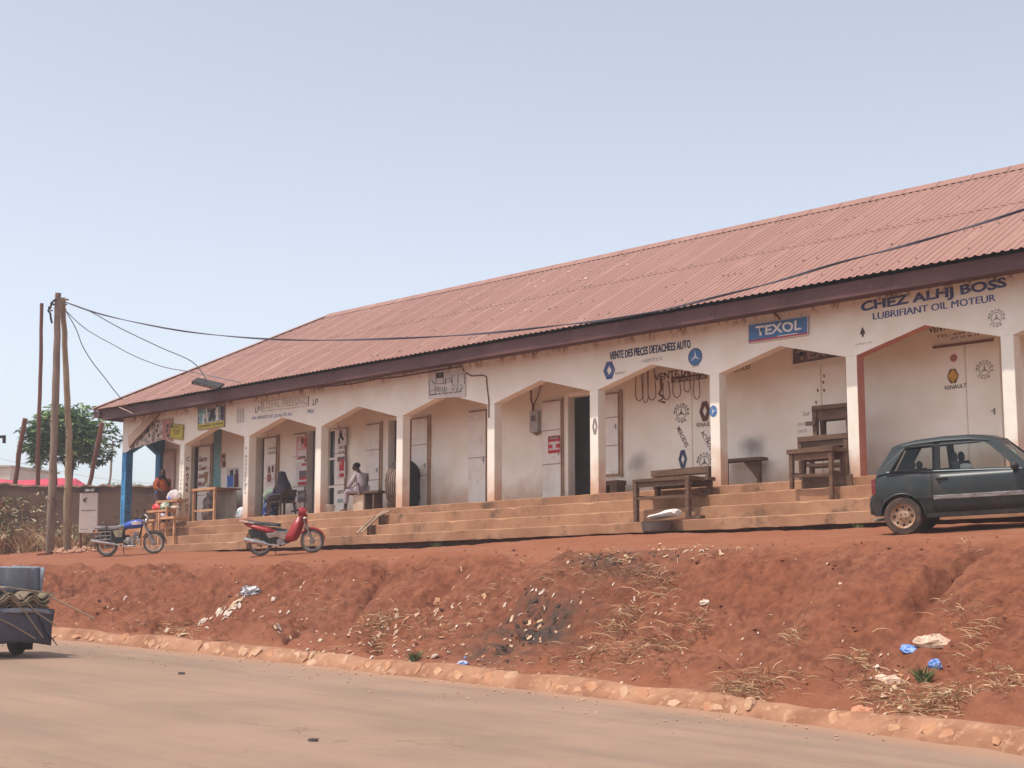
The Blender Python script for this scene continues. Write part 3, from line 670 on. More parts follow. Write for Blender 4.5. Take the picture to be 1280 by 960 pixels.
bp_('painted_emblem', MB().add([c+Vector((q, 0, r_)) for q, r_ in ((0, .13), (.11, 0), (0, -.13), (-.11, 0))], [(0,1,2,3)]), mat('emblem_yellow', S(206,160,72), S(188,140,60), 12, .8))
wtext('RENAULT', YB-.048, (1181, 487.5), (1208, 484), 5, black_t, B, .015)
c = P(1192, 447.5, 1, YB-.048); bp_('painted_emblem', disc_w(c, .075, .075, YB-.048, 16), mat('faded_red_paint', S(200,130,116), S(190,112,100), 10)); bp_('painted_emblem', ring_w(c, .045, .045, .35, brown_t, YB-.051), brown_t)
def diag(body, a, b_, hpx, y, m, bold=.015):
    p, q = P(*a, 1, y), P(*b_, 1, y); u = (q-p).normalized(); v = Vector((-u.z, 0, u.x)); h = (P(a[0], a[1]-hpx, 1, y)-p).length
    o = text(body, p, u, v, (q-p).length, h, m, B, bold); o.matrix_parent_inverse = Matrix.Translation(-Vector(B.location))
diag('MERCEDES', (845.5, 536), (857, 560), 6, YB-.048, brown_t); diag('ACTROS', (875.5, 541), (887, 563), 6, YB-.048, brown_t)
bp_('painted_band', MB().add([P(839, 472, 1, YBT), P(884, 466, 1, YBT), P(884, 473, 1, YBT), P(839, 479.5, 1, YBT)], [(0,1,2,3)]), brown_t)
wtext('VENTE DE PIECES', YBT, (818, 477), (897, 462), 9.5, brown_t, B, .02)
wtext('DETACHEES AUTO', YBT-.002, (841, 478.5), (893, 470.5), 4, inner, B, .01)
wtext('VENTE DES PIECES', YBT, (1161, 417), (1236, 402), 8, brown_t, B, .02)
wtext('TEL: 699 08 47 52', YBT, (1170, 422.5), (1248, 411), 3, brown_t, B, .01); wtext('677 52 96 14', YBT, (1189, 424.5), (1224, 419), 3, brown_t, B, .01)
wtext('AUTOS', YBT, (912, 466.5), (938, 461), 5, brown_t, B, .015)
for q in ((1020, 503), (1022, 488), (1029, 478), (1030, 488), (1030, 470), (1030, 533), (1026, 531)): wall_poly([(q[0]-1, q[1]-2), (q[0]+1, q[1]-1.6), (q[0]+1.2, q[1]+2), (q[0]-.8, q[1]+1.4)], brown_t, YB-.049)
wtext('179 17', YB-.049, (997, 533), (1007.5, 532), 4, grey_t, B); wtext('179 32', YB-.049, (997, 542), (1008.5, 540), 4, grey_t, B); wtext('Sel', YB-.049, (1004, 520), (1011, 519), 5, grey_t, B)
# small tree badge and stray marks beside the big lettering
wall_poly([(1078, 408), (1082, 417), (1079.6, 417.2), (1079.6, 421), (1077, 421), (1077, 417.6), (1074.6, 418)], black_t); wtext('total oil', YT, (1069, 431.5), (1090, 428.5), 2, grey_t, B)
c = P(891.5, 514, 1, YT); bp_('painted_emblem', disc_w(c, .095, .115, YT), mat('emblem_blue', S(70,112,160))); bp_('painted_emblem', star(c, .085, YT-.002, .6), mat('emblem_pale', S(206,206,206)))
# frame round the pressing name, painted shirts, stencil block
pr = [P(327.5, 502, 1, YT), P(385.7, 495.2, 1, YT), P(385.7, 507.4, 1, YT), P(327.5, 514.4, 1, YT)]
fr = MB()
for a, b_ in zip(pr, pr[1:]+pr[:1]): fr.bar(a, b_, .003, .03, up=(0, 1, 0))
bp_('painted_frame', fr, brown_t)
for q in (300.2,): 
    for k in range(5): wall_poly([(q-4+k*2, 512+(-3 if k in (1, 3) else 0)-k*.3), (q-2.9+k*2, 511.6-k*.3), (q-2.9+k*2, 529-k*.3), (q-4+k*2, 529.2-k*.3)], mat('pale_grey_paint', S(176,166,160)))
# letters running down the columns
def col_text(body, i, m, face=True, z1=5.5, h=.11, w=.1, gap=.165):
    for k, ch in enumerate(body):
        if ch == ' ': continue
        z = z1-k*gap
        if face: o = text(ch, (XC[i]-w/2, YF-.004, z), U, Z, w*.9, h, m, B, .02, name='painted_letter')
        else: o = text(ch, (XC[i]+.124, YF+.07, z), (0, 1, 0), Z, w, h, m, B, .02, name='painted_letter')
        o.matrix_parent_inverse = Matrix.Translation(-Vector(B.location))
col_text('C PATRA POT', 1, brown_t, False, 5.5, .12, .11, .15); col_text('COUTURE MODE', 1, grey_t, True, 5.4, .07, .08, .12)
col_text('VENTE DETAIL', 0, navy_t, False, 5.5, .1, .1, .14); col_text('LAIT DE BEAUTE', 0, navy_t, True, 5.4, .08, .1, .12)
col_text('R MANDATAIRE', 2, grey_t, True, 5.6, .08, .07, .11)

# boards, banners and posters: each hangs on the building, a thing of its own
def board(name, label, cat, pts, m, y, t=.02, parts=(), frame=None):
    p_ = [P(a, b_, 1, y) for a, b_ in pts]; c = sum(p_, Vector())/len(p_)
    r = thing(name, label, cat, (c.x, y, min(q.z for q in p_)))
    inv = Matrix.Translation(-Vector(r.location))
    o = obj('panel', MB().prism(p_, (0, t, 0)), m, r); o.matrix_parent_inverse = inv
    if frame:
        for a, b_ in zip(p_, p_[1:]+p_[:1]):
            f_ = obj('frame', MB().bar(a+Vector((0, -.004, 0)), b_+Vector((0, -.004, 0)), .014, .022, up=(0, 1, 0)), frame, r); f_.matrix_parent_inverse = inv
    for k, (pp, pm) in enumerate(parts):
        q = obj('printed_area', MB().add([P(a, b_, 1, y-.003-.0012*k) for a, b_ in pp], [tuple(range(len(pp)))]), pm, r); q.matrix_parent_inverse = inv
    return r
texb = mat('sign_blue', S(66,112,166), S(78,122,172), 3, .5); texr = mat('sign_red', S(170,60,80), S(186,70,86), 4, .5)
r = board('signboard', 'blue board lettered TEXOL with a red foot line, under the eave', 'sign', [(936, 428.8), (1010, 418), (1010, 395), (936, 406)], texb, YF-.03, .025,
    [([(936, 429), (1010, 418.2), (1010, 415), (936, 425.6)], texr), ([(972, 420.7), (997, 417), (997, 416), (972, 419.7)], white_t)], mat('pale_edge', S(210,196,190)))
wtext('TEXOL', YF-.036, (945, 420.6), (1001.5, 412.2), 12.5, white_t, r, .03)
tag(obj('bent_wire', MB().tube([P(968, 391, 1, YF-.05), P(972, 395, 1, YF-.12), P(975, 399, 1, YF-.05)], .02), browntrim), 'short bent stub of wood above the TEXOL board', 'bracket')
r = board('signboard', 'dim grey brown TEXOL board over the door behind the stacked benches', 'sign', [(991, 455), (1064, 442.5), (1064, 425), (991, 436.5)], mat('dim_board', S(112,94,92), S(100,82,82), 4, .7), YB-.05, .03)
wtext('TEXOL', YB-.056, (996, 451.5), (1060, 441), 13, mat('dim_pale', S(168,146,138)), r, .03)
# white board with black drawings of household appliances
r = board('signboard', 'white board with black drawings of appliances under the eave', 'sign', [(535.5, 498.5), (581.5, 495.5), (581.5, 464), (535.5, 466)], mat('board_white', S(214,206,200), S(204,194,188), 5, .7), YF-.03, .025)
def mark(pts, m, y=YF-.034, closed=False, w=.022):
    p_ = [P(a, b_, 1, y) for a, b_ in pts]; m_ = MB()
    for a, b_ in zip(p_, p_[1:]+(p_[:1] if closed else [])): m_.bar(a, b_, .002, w, up=(0, 1, 0))
    o = obj('drawn_line', m_, m, r); o.matrix_parent_inverse = Matrix.Translation(-Vector(r.location)); return o
def blot(pts, m, y=YF-.035):
    o = obj('printed_area', MB().add([P(a, b_, 1, y) for a, b_ in pts], [tuple(range(len(pts)))]), m, r); o.matrix_parent_inverse = Matrix.Translation(-Vector(r.location))
blot([(544.6, 466.5), (554.5, 465), (554.5, 472), (545, 473)], black_t)
mark([(545, 473), (545, 480), (554, 479), (554, 472)], grey_t); mark([(536.5, 476), (540, 475.5), (543, 480), (556, 479.5)], black_t, w=.035)
mark([(536.5, 477), (537, 494), (544, 493), (544, 482)], black_t); mark([(537, 489), (543.5, 487.5)], black_t)
for a in (546, 549, 553, 556): mark([(a, 484), (a+2, 484), (a+2.4, 487), (a+1.4, 489.4), (a-.4, 489), (a, 484)], black_t, w=.016)
mark([(557, 480), (557, 473.5), (562, 472.5), (565, 477), (558, 478)], black_t, w=.035)
mark([(565, 469.5), (580.5, 467), (580.5, 480)], black_t); mark([(565.4, 469.5), (565.4, 480)], black_t); mark([(572.6, 468.5), (572.6, 479.5)], black_t)
for a in (564, 569, 574): mark([(a, 481.5), (a+3, 481), (a+4, 485), (a+2, 488), (a+1, 485)], black_t, w=.02)
wtext('vente de frigo et cuisine', YF-.035, (537.5, 495.4), (577, 491), 3.6, black_t, r, .01)
mark([(535.5, 464), (578.5, 458)], brown_t, YF-.02, w=.05)
# sign with a yellow foot strip and appliance photos
ph = mat('photo_print', S(82,80,86), S(196,198,196), 9, .5, lo=.46, hi=.54, c3=S(120,160,168), s3=7)
r = board('signboard', 'picture board with a yellow foot strip above the counter bay', 'sign', [(247.8, 537.5), (280.3, 533), (281, 500.5), (248, 506)], ph, YF-.03, .025,
    [([(247.8, 537.4), (280.3, 532.9), (280.3, 525.5), (247.8, 530)], mat('sign_yellow', S(206,190,76), S(190,172,70), 6, .6)), ([(248, 506), (281, 500.5), (281, 505.5), (248, 511)], mat('print_brown', S(150,118,104), S(190,160,146), 14, .6)),
     ([(248.6, 529), (253.5, 528.3), (258, 511), (249, 512)], mat('print_teal', S(112,168,180), S(150,190,198), 10, .6)), ([(253, 530.5), (255, 530), (256, 517), (253.5, 517.6)], white_t), ([(258.6, 528), (260, 527.8), (259, 510.6), (257, 511)], white_t),
     ([(262, 526.5), (268, 521), (268, 511), (263.5, 512)], mat('print_dark', S(70,62,70))), ([(270, 526), (273, 525.6), (273, 508.8), (270, 509.4)], white_t), ([(275.5, 524.6), (280, 524), (280, 507.6), (275.5, 508.4)], mat('print_plum', S(80,66,86)))], mat('dull_frame', S(150,120,104)))
wtext('LES MEUBLES', YF-.04, (250, 534.5), (264, 532.5), 2.6, black_t, r, .01); wtext('DU PEUPLE', YF-.04, (266, 532.2), (278.5, 530.3), 2.6, black_t, r, .01)
r = board('signboard', 'small yellow green notice board left of the picture board', 'sign', [(212.5, 547.5), (228.5, 549.5), (229.6, 531), (213.2, 529.5)], mat('sign_olive', S(190,174,70), S(176,158,62), 6, .7), YF-.03, .02,
    [([(213.5, 534.5), (216.5, 534.8), (216.5, 531), (213.5, 530.6)], black_t)], mat('olive_edge', S(140,124,60)))
wtext('AVIS', YF-.036, (218, 534.5), (223, 534.8), 2, black_t, r); wtext('PHOTOCOPIE', YF-.036, (216, 539.5), (225, 540), 2, black_t, r); wtext('SAISIE', YF-.036, (218, 542.5), (224, 543), 1.8, black_t, r)
# torn banner whose upper corner has dropped: bare cloth back over the printed face
bm_ = mat('banner_print', S(126,116,104), S(206,190,176), 7, .7, lo=.45, hi=.56, c3=S(150,90,80), s3=6)
r = board('banner', 'torn printed banner folded over itself on the corner arch', 'banner', [(161, 562), (180, 557), (205, 549), (216, 552), (216.3, 522.5), (194, 525.5), (178, 540)], bm_, YF-.02, .012,
    [([(203, 549), (216, 551.5), (216, 523), (203, 524.8)], mat('banner_pink', S(190,142,128), S(170,116,106), 9, .8)), ([(184, 551.5), (189.5, 549.6), (189.5, 533), (184, 537)], mat('banner_pale', S(204,190,172))), ([(194.5, 547.5), (199, 546), (199, 528.4), (194.5, 529.6)], mat('banner_pale', S(204,190,172)))])
for a in (186, 197, 209.5): 
    for k, (dx, dy) in enumerate(((0, 533), (-1, 539), (.6, 545))): 
        o = obj('printed_area', MB().add([P(a+dx-1.4, dy-2.5, 1, YF-.027), P(a+dx+1.6, dy-3, 1, YF-.027), P(a+dx+.8, dy+2.2, 1, YF-.027), P(a+dx-1.2, dy+1.6, 1, YF-.027)], [(0,1,2,3)]), black_t, r); o.matrix_parent_inverse = Matrix.Translation(-Vector(r.location))
fl = [P(a, b_, 1, YF-q) for a, b_, q in ((161, 559.5, .05), (170, 548, .12), (184, 535, .14), (203, 513.5, .05), (198, 514, .03), (186, 520, .04), (173, 533, .05), (160, 545, .04))]
o = obj('cloth_fold', MB().prism(fl, (0, .008, 0)), mat('banner_back', S(214,184,160), S(200,168,146), 4, .85), r); o.matrix_parent_inverse = Matrix.Translation(-Vector(r.location))
ro_ = MB().tube([P(203, 513, 1, YF-.06), P(184, 534.6, 1, YF-.16), P(162, 559.5, 1, YF-.06)], .018)
o = obj('batten', ro_, browntrim, r); o.matrix_parent_inverse = Matrix.Translation(-Vector(r.location))

# posters fixed to door leaves
def poster(label, px0, px1, py0, py1, y, base, blocks, slope=-.1):
    k = lambda a, b_: (a, b_+slope*(a-px0))
    return board('poster', label, 'poster', [k(px0, py1), k(px1, py1), k(px1, py0), k(px0, py0)], base, y, .004, [([k(a, d), k(b2, d), k(b2, c_), k(a, c_)], m) for a, b2, c_, d, m in blocks])
YD = YB-.096
pwhite = mat('poster_white', S(214,204,198), S(202,190,184), 8, .6); pred = mat('poster_red', S(188,52,50), S(170,44,46), 9, .6); pdark = mat('poster_dark', S(86,70,72), S(120,100,98), 16, .6); ppink = mat('poster_pink', S(208,160,152), S(190,130,124), 14, .6); pskin = mat('poster_brown', S(112,66,52), S(96,54,46), 9, .6)
r = poster('red and white poster on the middle of the open white door', 685, 700, 545.5, 567, YD, pred, [(686, 699, 545.9, 549.4, mat('poster_maroon', S(110,34,36))), (686, 699.4, 552.8, 556, pwhite), (690.6, 694.8, 554, 560.6, pwhite), (686, 699.4, 561, 563, pwhite)])
wtext('PROMO', YD-.008, (687.5, 549.3), (698, 548.2), 2.4, pwhite, r, .02)
poster('pink hairstyle poster, topmost of three on its door', 370.5, 383.5, 546, 575, YD, ppink, [(372.5, 376, 552, 561, pwhite), (376.6, 379.8, 548, 555.5, pskin), (380.5, 383, 549, 560, pred), (372, 383, 563, 573, pwhite), (373, 382, 571, 573.4, pdark)])
poster('poster with a red foot, middle of three on its door', 370.5, 383.5, 578, 608, YD, pwhite, [(377, 383, 580, 583, pred), (374, 383, 589, 600, pdark), (374, 383, 597, 600.5, pred), (372.5, 383, 603, 606.8, pred)])
poster('small dark picture, lowest of three on its door', 372, 382.6, 613.5, 628, YD, pdark, [(373, 381, 617, 623, mat('poster_grey', S(160,156,156), S(120,112,112), 20))])
r = poster('hairdresser poster of two dark heads on cream door', 333.5, 343.5, 581, 607, YD, pwhite, [(335, 338, 584, 592, pskin), (339.6, 342, 583, 591, pskin), (334, 339, 593, 602.6, mat('poster_rust', S(150,90,74))), (339.6, 343, 592, 602, pwhite)])
wtext('SALON', YBT-.09, (335.5, 562), (345.5, 561), 2.6, brown_t, B, .01); wtext('COIFFURE', YBT-.09, (334.5, 568), (346, 566.8), 2.8, brown_t, B, .01)
poster('poster of a leaping figure at the top of the door beside the barred window', 421.8, 433, 537, 557, YD, pwhite, [(424.5, 427, 537.8, 541.5, pskin), (424, 428, 541.6, 548, black), (427, 429.5, 547, 551, black), (422.8, 425, 548, 555, black), (430.6, 432, 542, 547, ppink)])
wtext('DEPOT', YBT-.09, (423, 561.5), (432.6, 560.6), 3.6, brown_t, B, .02); wtext('SURF', YBT-.09, (423, 567.5), (432.6, 566.6), 3.6, grey_t, B, .02)
poster('red figure poster in the middle of the door beside the barred window', 421.5, 431.5, 571, 599, YD, pwhite, [(421.6, 431, 571.4, 577, pdark), (424, 430, 575, 589, pred), (424.6, 427, 577, 581, ppink), (424, 430, 592.4, 596.8, pred)])
wtext('DEPOT', YBT-.09, (421.8, 617.5), (432, 616.4), 4.4, grey_t, B, .02); wtext('RETRAIT', YBT-.09, (421.8, 628.5), (432, 627.4), 4.4, mat('teal_lettering', S(96,140,150)), B, .02)
poster('picture of two women in blue and maroon above the counter', 283.5, 298.5, 585.5, 610, YB-.01, pwhite, [(287.5, 291.6, 588, 595, mat('print_dark', S(70,62,70))), (284, 291.5, 595, 609, mat('print_blue', S(44,84,168), S(90,130,200), 20)), (294, 297.4, 588, 594, pskin), (292.6, 297.8, 594, 610, mat('print_maroon', S(104,52,54)))])
poster('stained brown poster on the pinkish wall of the counter bay', 275, 282, 567, 585, YB-.01, mat('poster_stained', S(160,120,104), S(190,160,144), 9), [(277, 281, 569, 573, pskin), (278, 282, 577, 584, pskin)])
bp_('painted_strip', MB().box(wx(267), wx(277), YB-.008, YB-.002, 4.6, 6.9), mat('teal_wall_paint', S(126,164,164), S(110,150,152), 4))
for k, (zz, w) in enumerate(((5.62, .26), (5.36, .26), (5.12, .25), (4.88, .22))):
    o = text(('Sacre', 'Coeur', 'Atelier', 'Mode')[k], (wx(252.2), YBT-.09, zz), U, Z, w*1.6, .16, mat('rust_script', S(140,72,58)), B, .02, shear=.2); o.matrix_parent_inverse = Matrix.Translation(-Vector(B.location))
wall_poly([(255, 590), (260, 589.6), (258.4, 604), (256, 604.4)], mat('ochre_mark', S(160,120,80)), YBT-.09)

# electricity meter with its cable, hanging hose loops, dark stain patches
mt = thing('electricity_meter', 'grey electricity meter with looped cable beside the open white door', 'meter', tuple(P(672, 541, 1, YB)))
mx = P(672, 541, 1, YB); inv = Matrix.Translation(-mx)
for nm, mb_, m in (('case', MB().box(mx.x-.13, mx.x+.13, YB-.14, YB-.02, mx.z, mx.z+.5), mat('meter_grey', S(176,166,158), S(160,148,140), 8, .5)), ('dial', MB().box(mx.x-.07, mx.x+.07, YB-.15, YB-.141, mx.z+.26, mx.z+.4), mat('meter_face', S(110,100,96))),
                   ('mounting_board', MB().box(mx.x-.18, mx.x+.2, YB-.02, YB-.003, mx.z-.05, mx.z+.55), metalw)):
    o = obj(nm, mb_, m, mt, bevel=.01); o.matrix_parent_inverse = inv
cb = MB().tube([P(a, b_, 1, YB-.1) for a, b_ in ((663.5, 483), (664, 500), (666, 506), (665.5, 525), (667, 541), (671, 543.5), (675, 539))], .022, 6).tube([P(a, b_, 1, YB-.08) for a, b_ in ((676, 482), (672, 496), (667.5, 505), (666, 520), (668, 536))], .016, 6)
o = obj('cable', cb, browntrim, mt); o.matrix_parent_inverse = inv
for k, (a, w, lo, hi) in enumerate(((799, 8, 501, 468), (807, 6, 503, 462), (815, 9, 500, 461), (833, 8, 500, 478), (846, 9, 497, 470), (859, 7, 490, 464), (871, 7, 499, 468))):
    p_ = [P(a-w/2, hi, 1, YB-.2), P(a-w/2-.4, (hi+lo)/2, 1, YB-.2)]+[P(a+w/2*math.cos(u)*1.1, lo-6+6*math.sin(u), 1, YB-.2) for u in np.linspace(math.pi, 2*math.pi, 9)*1.0][::1]
    p_ = [P(a-w/2, hi, 1, YB-.2)]+[P(a+w/2*1.1*math.cos(u), lo-8-8*math.sin(u), 1, YB-.2) for u in np.linspace(math.pi, 2*math.pi, 11)]+[P(a+w/2*.6, hi-2, 1, YB-.2)]
    tag(obj('hanging_belt', MB().tube(p_, .011, 6), browntrim, None, True), ('leftmost', 'second from left', 'third from left', 'middle', 'third from right', 'second from right', 'rightmost')[k]+' of seven thin brown belts hanging in the spare parts bay', 'belt', 'belts hanging in the spare parts bay')
sp_ = P(826, 492, 1, YB-.25); tag(obj('hook_cluster', MB().tube([sp_+Vector((.0, 0, .35)), sp_+Vector((.02, 0, .1)), sp_+Vector((-.05, 0, 0)), sp_+Vector((.08, 0, -.1)), sp_+Vector((-.06, 0, -.15)), sp_+Vector((.1, .0, -.2))], .03, 6), browntrim), 'small brown bundle hung among the drive belts', 'bundle')
def wash(c, r1, r2, col):                    # soot patches on the plaster
    pass
# wires tacked along the wall under the eave
wr = MB().tube([P(a, b_, 1, YF-.012) for a, b_ in ((400, 484), (440, 480), (470, 474), (500, 471), (530, 466), (578, 458), (579, 463), (582, 466), (590, 470), (604, 469), (608, 471), (609, 485), (611, 500), (611, 522))], .017, 5)
tag(obj('wall_cable', wr, browntrim, None, True), 'thin brown cable tacked under the eave and down a column', 'cable')

# ------------------------------------------------------------------ the dark green hatchback
glass = bpy.data.materials.new('car_glass'); glass.use_nodes = True
n, l = nodes(glass); b = n['Principled BSDF']; o_ = n['Material Output']
tr = n.new('ShaderNodeBsdfTransparent'); tr.inputs[0].default_value = (.88, .9, .89, 1); gl = n.new('ShaderNodeBsdfGlossy'); gl.inputs['Roughness'].default_value = .04
fr_ = n.new('ShaderNodeFresnel'); fr_.inputs[0].default_value = 1.28; mx_ = n.new('ShaderNodeMixShader')
l.new(fr_.outputs[0], mx_.inputs[0]); l.new(tr.outputs[0], mx_.inputs[1]); l.new(gl.outputs[0], mx_.inputs[2]); l.new(mx_.outputs[0], o_.inputs[0])
carp = mat('dark_green_car_paint', S(27,35,36), S(35,43,43), 1.3, .45, c3=S(62,57,52), s3=3.5, spec=.5)
carp.node_tree.nodes['Principled BSDF'].inputs['Coat Weight'].default_value = .15; carp.node_tree.nodes['Principled BSDF'].inputs['Coat Roughness'].default_value = .25
bumperm = mat('dusty_black_plastic', S(44,43,44), S(64,58,54), 4, .7)
trimw = mat('peeling_grey_trim', S(146,140,138), S(112,104,100), 9, .7, c3=S(84,80,80), s3=12, stretch=(.6, 1, 3))
interior = mat('car_interior', S(66,64,66), S(84,80,80), 5, .9)
tyrem = mat('dusty_tyre', S(66,58,54), S(96,78,66), 7, .95, .2)
rimm = mat('rusty_cream_rim', S(190,164,138), S(150,108,80), 8, .6, c3=S(110,72,54), s3=14)
CP = Vector((0, 0, 0))
def car():
    r = thing('parked_car', 'dark green three door hatchback parked beside the steps, grey side trim peeling', 'car')
    ZB, XM = .27, 3.72
    AR, AX, TZ = .325, (.50, 2.83), .285
    def zt(x):      # belt / bonnet line
        return float(np.interp(x, [0, .02, .06, .1, .14, .3, 1.0, 2.2, 2.36, 2.9, 3.45, 3.62, 3.7, 3.72], [.50, .60, .62, .84, .93, .955, .93, .875, .90, .83, .72, .66, .58, .5]))
    def zb(x):
        z = ZB+(.06*(.35-x)/.35 if x < .35 else 0)+(.03 if x > 3.3 else 0)
        for a in AX:
            if abs(x-a) < AR: z = max(z, TZ+math.sqrt(AR*AR-(x-a)**2))
        return z
    def yw(x, z):
        y = float(np.interp(z, [.2, .3, .5, .7, .85, .96], [.745, .775, .80, .795, .77, .735]))
        y *= float(np.interp(x, [0, .06, .2, .6, 2.8, 3.4, 3.65, 3.72], [.86, .92, .965, 1, 1, .97, .9, .82])); return y
    xs = sorted(set([0, .02, .05, .06, .1, .14]+list(np.linspace(.16, .19, 2))+[a+s*AR*math.cos(u) for a in AX for s in (-1, 1) for u in np.linspace(0, math.pi/2, 9)]+[a+s*(AR+.002) for a in AX for s in (-1, 1)]+list(np.linspace(.9, 2.4, 12))+list(np.linspace(3.2, 3.72, 9))))
    rings = []
    for x in xs:
        a, t = zb(x), zt(x); t = max(t, a+.06); side = []
        for f in (0, .06, .2, .4, .6, .78, .9, .96): z = a+(t-a)*f; side.append((yw(x, z)-(.02 if f == 0 else 0)-(.012 if f > .95 else 0), z))
        side.append((yw(x, t)*.95, t)); side.append((yw(x, t)*.6, t+.012))
        rings.append([Vector((x, y, z)) for y, z in side]+[Vector((x, -y, z)) for y, z in side[::-1]])
    body = obj('body', MB().loft(rings), carp, r, True, angle=38)
    # arch lips and dark well liners
    for a in AX:
        for s in (-1, 1):
            pts = [Vector((a+(AR+.01)*math.cos(u), s*(yw(a, .55)-.004), TZ+(AR+.01)*math.sin(u))) for u in np.linspace(.05, math.pi-.05, 16)]
            obj('arch_lip', MB().tube(pts, .014, 6), carp, body, True)
    # greenhouse on the tapering side plane
    def sd(x, z, s, inset=0): return Vector((x, s*(float(np.interp(z, [.86, 1.34, 1.42], [.765, .60, .55]))-inset), z))
    def panel(name, pts, s, m, th=.03, inset=0, par=r):
        p_ = [sd(x, z, s, inset) for x, z in pts]; return obj(name, MB().prism(p_, (0, -s*th, 0)), m, par)
    roof_rings = []
    for x, h in ((.36, 1.325), (.46, 1.36), (.7, 1.40), (1.1, 1.425), (1.5, 1.42), (1.8, 1.38), (1.92, 1.335)):
        wdt = .60 if .4 < x < 1.85 else .57
        roof_rings.append([Vector((x, y, z)) for y, z in ((wdt+.012, h-.055), (wdt-.03, h-.012), (.3, h+.012), (0, h+.018), (-.3, h+.012), (-wdt+.03, h-.012), (-wdt-.012, h-.055), (-.3, h-.04), (.3, h-.04))])
    obj('roof', MB().loft(roof_rings), carp, r, True, angle=50)
    wg = mat('window_rubber', S(34,34,36), rough=.8)
    for s in (-1, 1):
        panel('rear_pillar', [(.13, .92), (.36, .93), (.60, 1.305), (.62, 1.36), (.40, 1.33)], s, carp)
        panel('door_pillar', [(1.0, .91), (1.09, .91), (1.09, 1.35), (1.0, 1.35)], s, wg, .04, -.002)
        panel('front_pillar', [(2.20, .87), (2.40, .88), (1.90, 1.35), (1.66, 1.37), (1.62, 1.325), (1.80, 1.27)], s, carp)
        panel('roof_rail', [(.55, 1.30), (1.70, 1.315), (1.66, 1.375), (.50, 1.36)], s, carp)
        panel('belt_rail', [(.30, .90), (2.3, .86), (2.3, .885), (.34, .955)], s, wg, .03, -.003)
        panel('window', [(.37, .955), (1.0, .945), (1.0, 1.30), (.60, 1.30)], s, glass, .004, .012)
        panel('window', [(1.09, .94), (2.20, .885), (1.80, 1.27), (1.62, 1.315), (1.09, 1.315)], s, glass, .004, .012)
        obj('belt_trim', MB().loft([[sd(x, .952-.034*max(0, x-.3)+dz, s, -.008+q) for dz, q in ((-.007, .004), (-.004, -.004), (.006, -.003), (.008, .004))] for x in np.linspace(.3, 2.25, 8)]), mat('belt_chrome', S(140,150,150), rough=.4, metal=.5), r)
        ru = MB()
        for loop in ([(.35, .95), (.99, .945), (.99, 1.305), (.59, 1.30)], ):
            for p0, p1 in zip(loop, loop[1:]+loop[:1]): ru.bar(sd(*p0, s, -.004), sd(*p1, s, -.004), .02, .035, up=(0, 1, 0))
        obj('window_seal', ru, wg, r)
        # the door skin: a proud panel between shut lines, with strip and handle
        dx = np.linspace(.965, 2.28, 10); dz = np.linspace(.325, .885, 8)
        g_ = [[Vector((x, s*(yw(x, z)+.006), z)) for x in dx] for z in dz]
        d = obj('door', MB().loft(g_, close=False), carp, r, True); d.modifiers.new('skin', 'SOLIDIFY').thickness = .012
        hd = MB().box(1.03, 1.2, s*.79-.012, s*.79+.02, .79, .825).box(1.06, 1.09, s*.79-.01, s*.79+.022, .735, .775)
        obj('handle', hd, mat('car_black', S(30,30,32), rough=.5), d, bevel=.006)
        obj('side_trim', MB().loft([[Vector((x, s*(yw(x, .53)+q), .535+dz_)) for q, dz_ in ((.006, -.032), (.022, -.026), (.022, .026), (.006, .032))] for x in np.linspace(.975, 2.27, 12)]), trimw, d)
        obj('rear_trim', MB().loft([[Vector((x, s*(yw(x, .53)+q), .545+dz_)) for q, dz_ in ((-.002, -.02), (.016, -.016), (.016, .016), (-.002, .02))] for x in np.linspace(.72, .955, 4)]), bumperm, r)
        tl = MB().loft([[Vector((x, s*(yw(max(x, .06), z)+.004), z)) for x in (.055, .085, .115)] for z in (.63, .75, .86)], close=False)
        o = obj('tail_lamp', tl, mat('tail_lamp_red', S(118,28,32), rough=.25, spec=.5), r); o.modifiers.new('t', 'SOLIDIFY').thickness = .02
        hl = MB().loft([[Vector((x, s*(yw(x, z)+.004), z)) for x in (3.42, 3.55, 3.66)] for z in (.54, .6, .66)], close=False)
        o = obj('headlight', hl, mat('headlight_clear', S(200,204,206), rough=.15, spec=.6), r); o.modifiers.new('t', 'SOLIDIFY').thickness = .02
        obj('mirror', MB().ell((2.16, s*.83, .93), (.06, .08, .06)), bumperm, r, True)
        sill = MB().loft([[Vector((x, s*(yw(x, .3)+q), .30+h)) for q, h in ((-.02, -.06), (.004, -.05), (.006, 0), (-.02, .01))] for x in np.linspace(.84, 2.48, 8)]); obj('sill', sill, bumperm, r)
        for a in AX:                    # wheels: tyre, pressed steel rim with holes
            cx = Vector((a, s*.72, TZ)); ax = Vector((0, s, 0))
            w = obj('wheel', MB().lathe([(.17, -.085), (.262, -.085), (.280, -.06), (.285, -.02), (.285, .03), (.280, .055), (.262, .078), (.19, .078), (.185, .05), (.183, -.05), (.17, -.085)], cx, ax, 32, False), tyrem, r, True, angle=45)
            rm_ = MB().lathe([(.186, .07), (.178, .074), (.168, .05), (.150, .035), (.128, .03), (.075, .05), (.06, .062), (.03, .064), (.001, .064)], cx, ax, 32, False)
            obj('rim', rm_, rimm, w, True, angle=50)
            hm = MB()
            for k in range(8):
                u = 2*math.pi*k/8; q = cx+Vector((math.cos(u)*.13, 0, math.sin(u)*.13))+ax*.0325; hm.lathe([(.021, 0), (.02, .006), (.001, .0065)], q, ax, 8)
